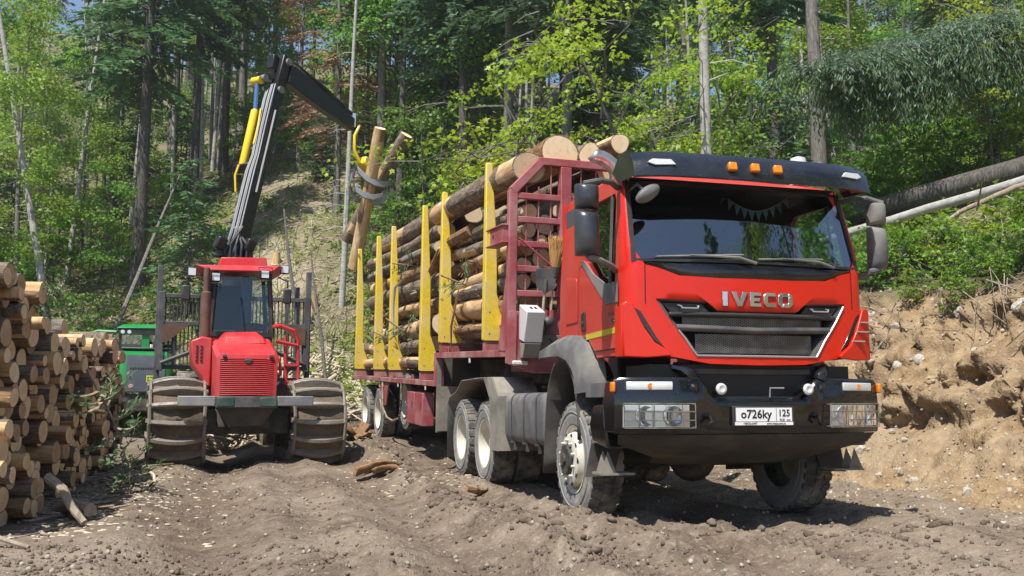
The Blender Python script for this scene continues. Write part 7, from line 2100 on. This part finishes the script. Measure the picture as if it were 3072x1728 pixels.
fallen('fallen_tree', (15.6, 13.3, 6.42), (7.0, 24.2, 5.35), 0.335, 0.22, 'bark_dark', 'dark scaly fallen trunk across the top of the bank behind the right mirror', 4)
fallen('fallen_tree', (13.9, 13.6, 6.01), (6.2, 20.6, 4.35), 0.125, 0.085, 'bark_pale', 'pale fallen birch trunk just below the dark fallen trunk', 5)
fallen('fallen_branch', (9.6, 17.0, 5.1), (7.3, 17.2, 3.9), 0.06, 0.03, 'stick', 'crooked dead branch under the two fallen trunks at right', 6)

# ------------------------------------------------------------------ things lying about
gen = np.random.default_rng(99)
def scatter_mesh(name, V0, F0, P, S, mat, jit=0.0, ang=None, squash=1.0):
    """many small pieces in one mesh: template verts V0 (m,3), faces F0, at points P with sizes S"""
    n, m = len(P), len(V0)
    a = gen.uniform(0, 2 * PI, n) if ang is None else ang
    ca, sa = np.cos(a)[:, None], np.sin(a)[:, None]
    T = np.repeat(V0[None], n, 0) + (gen.uniform(-jit, jit, (n, m, 3)) if jit else 0)
    x = T[:, :, 0] * ca - T[:, :, 1] * sa; y = T[:, :, 0] * sa + T[:, :, 1] * ca
    S = np.asarray(S)
    if S.ndim == 1: S = S[:, None].repeat(3, 1)
    V = np.stack([x * S[:, :1] + P[:, :1], y * S[:, 1:2] + P[:, 1:2], T[:, :, 2] * squash * S[:, 2:3] + P[:, 2:3]], 2)
    F = (F0[None] + (np.arange(n) * m)[:, None, None]).reshape(-1, F0.shape[1])
    return fast_mesh(name, V.reshape(-1, 3), F, [mat], None, True)
_bm = bmesh.new(); bmesh.ops.create_icosphere(_bm, subdivisions=1, radius=0.5)
ICO_V = np.array([tuple(v.co) for v in _bm.verts]); ICO_F = np.array([[v.index for v in f.verts] for f in _bm.faces]); _bm.free()
CUBE_V = np.array([(-.5, -.5, -.4), (.5, -.5, -.4), (.5, .5, -.4), (-.5, .5, -.4), (-.36, -.36, .4), (.36, -.36, .4), (.36, .36, .4), (-.36, .36, .4)])
CUBE_F = np.array([(4, 5, 6, 7), (0, 1, 5, 4), (1, 2, 6, 5), (2, 3, 7, 6), (3, 0, 4, 7)])
def view_points(n, dmin, dmax, pxmin=-150, pxmax=3220, pw=1.0):
    d = dmin + (dmax - dmin) * gen.random(n) ** pw
    px = gen.uniform(pxmin, pxmax, n)
    return (px - 1536) / 2824 * d, d
# mud crumbs and pebbles
x, y = view_points(26000, 5.6, 17, pw=1.5); b, fo = masks(x, y); mud = (b < .5) & (fo < .3)
x, y = x[mud], y[mud]
clump = fbm(x * 1.3, y * 1.3, 3, 15) + 0.3 * gen.normal(size=len(x)); keep = clump > 0.22; x, y = x[keep], y[keep]
S = 0.008 + 0.034 * gen.random(len(x)) ** 3.2
P = np.stack([x, y, ground_height(x, y) + S * .15], 1)
link('mud_crumbs', scatter_mesh('mud_crumbs', ICO_V, ICO_F, P, S, M['clod'], .13), label='crumbs of dry mud strewn over the road', cat='mud', kind='stuff')
x, y = view_points(9000, 5.6, 18, pw=1.4); b, fo = masks(x, y); ok = (fo < .3) & ((b > .3) | (gen.random(len(x)) < .25)); x, y = x[ok], y[ok]
S = 0.008 + 0.035 * gen.random(len(x)) ** 3
P = np.stack([x, y, ground_height(x, y) + S * .2], 1)
link('pebbles', scatter_mesh('pebbles', ICO_V, ICO_F, P, S, M['pebble'], .12), label='pale pebbles strewn over road and bank', cat='pebbles', kind='stuff')
# bigger clods thrown up beside the wheels
X = np.concatenate([gen.normal(-1.95, .22, 260), gen.normal(-1.6, .3, 120), gen.uniform(-1.4, 2.6, 170)]); Y = np.concatenate([gen.uniform(-1.5, 7.5, 260), gen.uniform(5, 14, 120), gen.normal(-.55, .25, 170)])
x, y = world_xy(X, Y)
S = 0.025 + 0.075 * gen.random(len(x)) ** 2.6
P = np.stack([x, y, ground_height(x, y) + S * .12], 1)
link('mud_clods', scatter_mesh('mud_clods', ICO_V, ICO_F, P, S, M['clod'], .15, None, .75), label='ridge of churned mud clods along the truck wheels', cat='mud', kind='stuff')

# crumbled soil and small stones over the cut face
X = gen.uniform(3.0, 6.3, 8000); Y = gen.uniform(-1.5, 12, 8000); x, y = world_xy(X, Y); b, fo = masks(x, y); ok = (b > .5) & (fbm(X * 1.6, Y * 1.6, 3, 411) > -.12); x, y = x[ok], y[ok]
S = 0.010 + 0.045 * gen.random(len(x)) ** 3.5
P = on_bank(x, y)
link('bank_crumbs', scatter_mesh('bank_crumbs', ICO_V, ICO_F, P, S, M['soil_clod'], .16), label='crumbs of brown soil clinging to the cut bank', cat='soil', kind='stuff')
x, y = world_xy(gen.uniform(2.4, 6.3, 2600), gen.uniform(-1.5, 12, 2600)); S = 0.012 + 0.055 * gen.random(len(x)) ** 3
link('bank_gravel', scatter_mesh('bank_gravel', ICO_V, ICO_F, on_bank(x, y), S, M['rock'], .16), label='small pale stones strewn over the cut bank', cat='gravel', kind='stuff')
# wood chips trodden into the mud
s_ = gen.uniform(-.6, 9, 700); q_ = np.abs(gen.normal(0, .7, 700)) + .2
x1, y1 = P0.x + PD.x * s_ + LAX.x * q_, P0.y + PD.y * s_ + LAX.y * q_
x2, y2 = world_xy(gen.normal(-2.0, .5, 300), gen.uniform(4, 15, 300))
x, y = np.concatenate([x1, x2]), np.concatenate([y1, y2]); S = np.stack([gen.uniform(.015, .07, len(x)), gen.uniform(.006, .022, len(x)), gen.uniform(.006, .015, len(x))], 1)
link('wood_chips', scatter_mesh('wood_chips', CUBE_V, CUBE_F, np.stack([x, y, ground_height(x, y) + .004], 1), S, M['stick_pale'], .1), label='wood chips and bark crumbs trodden into the mud', cat='wood chips', kind='stuff')

# stones on the bank, each its own
def rock_mesh(seed):
    bm = bmesh.new(); bmesh.ops.create_icosphere(bm, subdivisions=2, radius=0.5)
    g = random.Random(seed); ax = [Vector((g.gauss(0, 1), g.gauss(0, 1), g.gauss(0, 1))).normalized() for _ in range(7)]; cut = [g.uniform(.28, .45) for _ in ax]
    for v in bm.verts:
        for a, c in zip(ax, cut):
            d = v.co.dot(a)
            if d > c: v.co -= a * (d - c) * .9
        v.co *= g.uniform(.96, 1.04)
    me = bpy.data.meshes.new('stone'); bm.to_mesh(me); bm.free(); me.materials.append(M['rock'])
    return me
ROCK = [rock_mesh(k) for k in range(6)]
rg = random.Random(77)
spots = []
while len(spots) < 90:
    X = rg.choice([rg.uniform(2.7, 4.4), rg.uniform(2.9, 4.4), rg.uniform(4.2, 5.7), rg.uniform(5.3, 6.2), rg.uniform(5.5, 6.2)]); Y = rg.uniform(-1.4, 8.5)
    x, y = world_xy(X, Y)
    if 2350 < x / y * 2824 + 1536 < 3150: spots.append((x, y, X))
for i, (x, y, X) in enumerate(spots):
    s = (0.05 + 0.16 * rg.random() ** 2.4) * (1.25 if X > 5.3 else 1)
    up = 'near the top of' if X > 5.3 else ('halfway up' if X > 4.2 else 'at the foot of')
    sz = 'large' if s > .13 else ('middling' if s > .085 else 'small')
    q_ = on_bank(np.array([x]), np.array([y]))[0]
    link('stone', ROCK[rg.randrange(6)], None, (q_[0], q_[1], q_[2] + s * .04), (rg.random() * 6, rg.random() * 6, rg.random() * 6), (s * rg.uniform(.9, 1.6), s * rg.uniform(.8, 1.2), s * rg.uniform(.6, .95)),
         label='%s pale stone %s the earth bank' % (sz, up), cat='stone', group='stones in the cut bank')
# stones and woody rubble behind the trailer tail
for i in range(26):
    X = rg.uniform(-4.6, -1.9); Y = rg.uniform(15.2, 19.5); x, y = world_xy(X, Y); s = 0.08 + .22 * rg.random() ** 2
    link('stone', ROCK[rg.randrange(6)], None, (x, y, gh(x, y) + s * .1), (rg.random() * 6, rg.random() * 6, rg.random() * 6), (s * 1.3, s, s * .7), label='pale stone in the rubble behind the trailer tail', cat='stone', group='stones behind the trailer')

# slash: sticks over the slope
def sticks(name, n, dmin, dmax, lmin, lmax, r, mat, label, region, lift=0.06, steep=.25):
    x, y = region(n, dmin, dmax)
    n = len(x); L = gen.uniform(lmin, lmax, n) * (0.5 + gen.random(n)); a = gen.uniform(0, 2 * PI, n); rr = r * gen.uniform(.5, 1.6, n)
    d = np.stack([np.cos(a) * L, np.sin(a) * L], 1) / 2
    z0 = ground_height(x - d[:, 0], y - d[:, 1]); z1 = ground_height(x + d[:, 0], y + d[:, 1]); zm = np.maximum((z0 + z1) / 2, ground_height(x, y))
    e = (z1 - z0) / 2 + gen.normal(0, steep, n) * L * .5
    A = np.stack([x - d[:, 0], y - d[:, 1], zm - e + lift * gen.random(n) + rr], 1); B = np.stack([x + d[:, 0], y + d[:, 1], zm + e + lift * gen.random(n) + rr], 1)
    D = B - A; D /= np.linalg.norm(D, axis=1, keepdims=True)
    U = np.cross(D, np.array([0, 0, 1.0])); U /= np.linalg.norm(U, axis=1, keepdims=True) + 1e-9; W_ = np.cross(U, D)
    V = np.zeros((n, 8, 3))
    for k, an in enumerate((0, PI / 2, PI, 3 * PI / 2)):
        o_ = (U * math.cos(an) + W_ * math.sin(an)) * rr[:, None]
        V[:, k] = A + o_; V[:, 4 + k] = B + o_ * .6
    F0 = np.array([(0, 1, 5, 4), (1, 2, 6, 5), (2, 3, 7, 6), (3, 0, 4, 7), (3, 2, 1, 0), (4, 5, 6, 7)])
    F = (F0[None] + (np.arange(n) * 8)[:, None, None]).reshape(-1, 4)
    return link(name, fast_mesh(name, V.reshape(-1, 3), F, [M[mat]]), label=label, cat='brushwood', kind='stuff')
def reg_slope(n, a, b_):
    x, y = view_points(n, a, b_, -100, 2000, 1.3); b, fo = masks(x, y); ok = fo > .5; return x[ok], y[ok]
def reg_bank(n, a, b_):
    X = gen.uniform(5.2, 8.5, n); Y = gen.uniform(-1, 14, n); return world_xy(X, Y)
def reg_tail(n, a, b_):
    X = gen.uniform(-5.2, -1.7, n); Y = gen.uniform(14.6, 20.5, n); return world_xy(X, Y)
def reg_pile(n, a, b_):
    s = gen.uniform(-.6, 9, n); q = gen.normal(.35, .30, n)
    return P0.x + PD.x * s + LAX.x * q, P0.y + PD.y * s + LAX.y * q
sticks('slash_sticks', 3600, 19, 50, .3, 1.5, .016, 'stick', 'grey brushwood left by felling over the slope', reg_slope)
sticks('slash_chips', 2200, 19, 46, .10, .45, .022, 'stick_pale', 'pale split wood left by felling over the slope', reg_slope)
sticks('bank_roots', 420, 0, 0, .2, .9, .008, 'stick', 'thin roots and twigs along the top of the bank', reg_bank, .10, .6)
sticks('tail_rubble', 700, 0, 0, .15, .7, .028, 'stick_pale', 'heap of split wood and bark behind the trailer tail', reg_tail, .25, .4)
sticks('pile_litter', 150, 0, 0, .08, .35, .011, 'stick', 'bark and twigs lying along the foot of the log pile', reg_pile, .03, .1)
# leaning and lying poles that can be told apart
def pole(p0, p1, r0, r1, mat, label, cat='pole', name='leaning_pole'):
    m_ = MB(); a, b = Vector(p0), Vector(p1)
    m_.tube([a, a.lerp(b, .35) + Vector((.02, 0, .03)), a.lerp(b, .7) + Vector((-.02, 0, .02)), b], [r0, r0 * .85 + r1 * .15, r0 * .4 + r1 * .6, r1], 8)
    return m_.build(name, M[mat], label=label, cat=cat)
def gp(px, d, dz=0.0):
    x = px_x(px, d); return (x, d, gh(x, d) + dz)
pole(gp(333, 32, -.1), (px_x(520, 36), 36, gh(px_x(520, 36), 36) + 4.2), .09, .03, 'bark_grey', 'grey pole leaning right across the thick fir trunk')
pole(gp(912, 26, 0), (px_x(840, 30), 30, gh(px_x(840, 30), 30) + 4.0), .07, .03, 'bark_dark', 'thin dark dead trunk leaning left behind the forwarder cab')
pole(gp(985, 25, 0), (px_x(925, 28), 28, gh(px_x(925, 28), 28) + 2.8), .05, .02, 'bark_dark', 'second thin dead trunk leaning left behind the crane boom')
pole(gp(880, 24, .15), (px_x(1010, 25), 25, gh(px_x(1010, 25), 25) + .5), .07, .05, 'stick_pale', 'pale log lying on the slope right of the forwarder', 'fallen log', 'fallen_log')
pole(gp(360, 28, .1), (px_x(300, 27.4), 27.4, gh(px_x(300, 27.4), 27.4) + .2), .09, .07, 'stick_pale', 'pale log lying on the slope above the harvester', 'fallen log', 'fallen_log')
pole(gp(560, 30, .1), (px_x(700, 31), 31, gh(px_x(700, 31), 31) + .7), .06, .03, 'stick_pale', 'bleached branch arching behind the crane foot', 'fallen log', 'fallen_log')
for i, (px, d, h) in enumerate(((320, 27, 1.1), (338, 28, 1.4), (205, 24.5, 1.3), (300, 28, 1.0), (470, 31, 1.3), (355, 27, .8), (560, 33, 1.0))):
    pole(gp(px, d), (px_x(px, d) + rg.uniform(-.3, .3), d, gh(px_x(px, d), d) + h), .035, .02, 'stick_pale', 'pale snapped stem standing on the slope left of the forwarder', 'snag', 'snapped_stem')['group'] = 'snapped stems on the slope'
# stumps
for i, (px, d) in enumerate(((700, 29), (930, 31), (590, 34), (820, 36), (430, 30), (1180, 27))):
    m_ = MB(); g = gp(px, d); h = rg.uniform(.25, .5); r_ = rg.uniform(.16, .26)
    m_.tube([(g[0], g[1], g[2] - .2), (g[0], g[1], g[2] + .1), (g[0], g[1], g[2] + h)], [r_ * 1.35, r_ * 1.05, r_], 12, True)
    m_.build('tree_stump', M['peeled'], label='cut stump on the logged slope, pale sawn top', cat='stump', group='cut stumps on the slope')

# bark pieces on the mud
def bark_piece(px, py_d, sz, label, seed, n=5, mat='bark_log2'):
    g = random.Random(seed); e = None
    x0 = px_x(px, py_d); m_ = MB()
    z0 = gh(x0, py_d)
    L, Wd = sz, sz * .75; ang = g.random() * 3
    loops = []
    for i in range(6):
        t = i / 5 - .5; loop = []
        for j in range(4):
            u = j / 3 - .5; w = Wd * (1 - abs(t) * .8) * g.uniform(.7, 1.1)
            loop.append((x0 + math.cos(ang) * t * L - math.sin(ang) * u * w, py_d + math.sin(ang) * t * L + math.cos(ang) * u * w, z0 + .03 + .55 * Wd * (u * u * 2) + .10 * sz * math.sin(t * 4 + seed) + g.uniform(0, .02)))
        loops.append(loop)
    m_.loft(loops, False)
    o_ = m_.build('bark_piece', M[mat], label=label, cat='bark')
    so_ = o_.modifiers.new('solid', 'SOLIDIFY'); so_.thickness = .015
    return o_
bark_piece(1135, 13.9, .62, 'curled orange bark slab lying on the mud in front of the trailer wheels', 1)
bark_piece(1165, 13.6, .38, 'smaller orange bark curl beside the larger slab on the mud', 2)
bark_piece(1105, 14.3, .25, 'small scrap of orange bark left of the curled slab', 3)
bark_piece(1430, 10.9, .28, 'yellow orange bark chunk beside the middle truck wheel', 4)
bark_piece(1075, 18.2, .9, 'dark slab of wood leaning beside the rear trailer wheel', 5)
bark_piece(1060, 18.6, .5, 'orange splinters beside the rear trailer wheel', 6)
bark_piece(1095, 17.4, .35, 'orange chip in front of the rear trailer wheel', 7)
# limb wood at the foot of the pile
pole((-4.35, 9.3, gh(-4.35, 9.3) + .05), (-3.75, 8.55, gh(-3.75, 8.55) + .10), .075, .06, 'stick', 'grey limb lying at the foot of the pile near its front', 'branch', 'fallen_branch')
pole((-4.05, 8.35, gh(-4.05, 8.35) + .42), (-3.62, 8.15, gh(-3.62, 8.15) + .04), .045, .03, 'stick', 'split slab leaning at the near foot of the pile', 'branch', 'fallen_branch')
pole((-4.55, 12.2, gh(-4.55, 12.2) + .02), (-4.9, 12.9, gh(-4.9, 12.9) + .16), .02, .012, 'stick_pale', 'thin pale stick on the mud between pile and forwarder', 'branch', 'fallen_branch')
pole((-3.95, 7.0, gh(-3.95, 7.0) + .08), (-3.35, 6.7, gh(-3.35, 6.7) + .02), .022, .014, 'stick', 'dark crooked stick at the lower left corner', 'branch', 'fallen_branch')
pole((-4.2, 7.3, gh(-4.2, 7.3) + .05), (-3.9, 6.95, gh(-3.9, 6.95) + .1), .05, .04, 'stick_pale', 'broken pale chunk of wood at the left edge of the road', 'branch', 'fallen_branch')
TWIG = conifer('fir_bough', 91, 1.6, 0.02, 0.05, 0.5, 'needle', 'stick', 0.3, .12, .04, False, 1.0)
e = plant('fir_bough', TWIG, -4.75, 10.9, .8, 1, (0.0, 2.6), 'torn fir bough hanging down the front of the log pile', 'branch', None, ('stem', 'needles'), 1.15, 0)
e = plant('fir_bough', TWIG, -5.0, 9.3, .4, 1, (0.8, 0.6), 'small green sprig on top of the log pile', 'branch', None, ('stem', 'needles'), 1.85, 0)
for (lx, ly, lz, s_, tx, lb) in ((-1.2, 5.1, 3.35, .55, 1.6, 'green sprig caught high between the rear stakes'), (-1.22, 5.3, 2.2, .75, 2.2, 'fir sprig caught between the rear stakes low in the load'), (-1.2, 1.5, 2.75, .6, 1.9, 'fir sprig caught in the load beside the front stake'), (-1.22, 6.9, 2.1, .5, 2.0, 'fir sprig hanging beside the third stake from the rear')):
    p = TM @ Vector((lx, ly, lz)); plant('fir_bough', TWIG, p.x, p.y, s_, 2, (tx, 0.3), lb, 'branch', None, ('stem', 'needles'), p.z, 0)

# green ground cover and grass
def cover(name, n, mat, region, lmin, lmax, shape, up, label, hgt):
    x, y = region(n); n = len(x)
    P = np.stack([x, y, ground_height(x, y) + hgt * gen.random(n) ** 1.5], 1)
    D = rand_dirs(gen, n, .35); D[:, 2] += up
    N = np.stack([gen.normal(0, .5, n), gen.normal(0, .5, n), np.ones(n)], 1)
    if up > .8: N = rand_dirs(gen, n, .1)
    L = gen.uniform(lmin, lmax, n)
    V, F = leaf_faces(P, D, N, L, L * (.7 if up < .8 else .07), shape, .3)
    return link(name, fast_mesh(name, V, F, [M[mat]]), label=label, cat='ground cover', kind='stuff')
def patchy(x, y, thr, seed, f=.5):
    return fbm(x * f, y * f, 3, seed) > thr
def r_slope(n):
    x, y = view_points(n, 19, 62, -150, 3250, 1.3); b, fo = masks(x, y); t = np.abs((x + 6.5 + (y - 22) * .16)) > 2.2
    ok = (fo > .5) & (t | (y > 45) | (gen.random(len(x)) < .5)) & patchy(x, y, -.22, 301); return x[ok], y[ok]
def r_right(n):
    X = 5.9 + gen.random(n) ** 1.4 * 12; Y = gen.uniform(-1.5, 22, n); x, y = world_xy(X, Y); b, fo = masks(x, y); ok = (fo > .55) & patchy(x, y, -.2, 302, 1.1); return x[ok], y[ok]
def r_grass(n):
    x, y = view_points(n, 19, 45, -100, 1500, 1.2); b, fo = masks(x, y); ok = (fo > .5) & patchy(x, y, .02, 303, .7); return x[ok], y[ok]
cover('herb_cover', 80000, 'leaf', r_slope, .10, .26, 'kite', .1, 'low green herbs covering the forest floor', .45)
cover('bank_cover', 16000, 'leaf_maple', r_right, .07, .15, 'maple', .0, 'broad leaved seedlings covering the top of the bank', .55)
cover('grass_cover', 14000, 'grass', r_grass, .25, .6, 'blade', 1.6, 'tufts of pale grass on the logged slope', .02)

# tall trees on the bank to the right of the viewer, which the windscreen mirrors
for i, (x, y, pr, s_) in enumerate(((14.5, -1.5, DEC[0], 1.0), (19.0, -4.0, FIR[1], 1.0), (17.5, 1.0, DEC[2], 1.15), (23.0, -9.0, DEC[3], 1.1), (15.5, -8.0, PINE[0], .9), (24.0, 2.0, FIR[0], 1.0))):
    plant('broadleaf_tree' if i in (0, 2, 3) else 'fir_tree', pr, x, y, s_, i, (0, 0), 'tall tree on the right bank mirrored in the windscreen', 'tree', 'trees mirrored in the windscreen', z=float(base_height(x, y)))
plant('bare_tree', (POLE, None), 13.5, -3.2, 1.1, 0, (0.25, 0.12), 'leaning pale trunk mirrored in the windscreen', 'tree', None, z=float(base_height(13.5, -3.2)))

# ------------------------------------------------------------------ thin summer haze
hz = NT('haze'); pv = hz.n('ShaderNodeVolumePrincipled')
pv.inputs['Color'].default_value = (0.86, 0.93, 1.0, 1); pv.inputs['Density'].default_value = 0.0006; pv.inputs['Anisotropy'].default_value = 0.25
hz.l(pv.outputs[0], hz.out.inputs['Volume'])
mb = MB(); mb.box((5, 62, 44), (236, 222, 104)); ho = mb.build('haze', hz.m, None, smooth=False); tag(ho, 'thin bluish haze filling the valley air', 'haze', None, 'stuff')

# ------------------------------------------------------------------ labels: tell look-alikes apart by their order in view
ORD = ['leftmost', 'second from left', 'third from left', 'fourth from left', 'fifth from left', 'sixth from left', 'seventh from left', 'eighth from left', 'ninth from left', 'tenth from left', 'eleventh from left', 'twelfth from left', 'thirteenth from left', 'fourteenth from left', 'fifteenth from left', 'sixteenth from left', 'seventeenth from left', 'eighteenth from left', 'nineteenth from left', 'twentieth from left', 'twenty first from left', 'twenty second from left', 'twenty third from left', 'twenty fourth from left', 'twenty fifth from left', 'twenty sixth from left', 'twenty seventh from left']
bpy.context.view_layer.update()
by_label = {}
for o in SC.objects:
    if o.parent is None and o.get('label') and o.get('category'): by_label.setdefault(o['label'], []).append(o)
def view_x(o):
    p = o.matrix_world.translation - cam.location
    return p.x / max(0.5, p.y)
for lb, os_ in by_label.items():
    if 1 < len(os_) <= 28 and len(lb.split()) <= 13:
        os_.sort(key=view_x)
        for k, o in enumerate(os_): o['label'] = lb + ', ' + ('rightmost' if k == len(os_) - 1 else ORD[k])
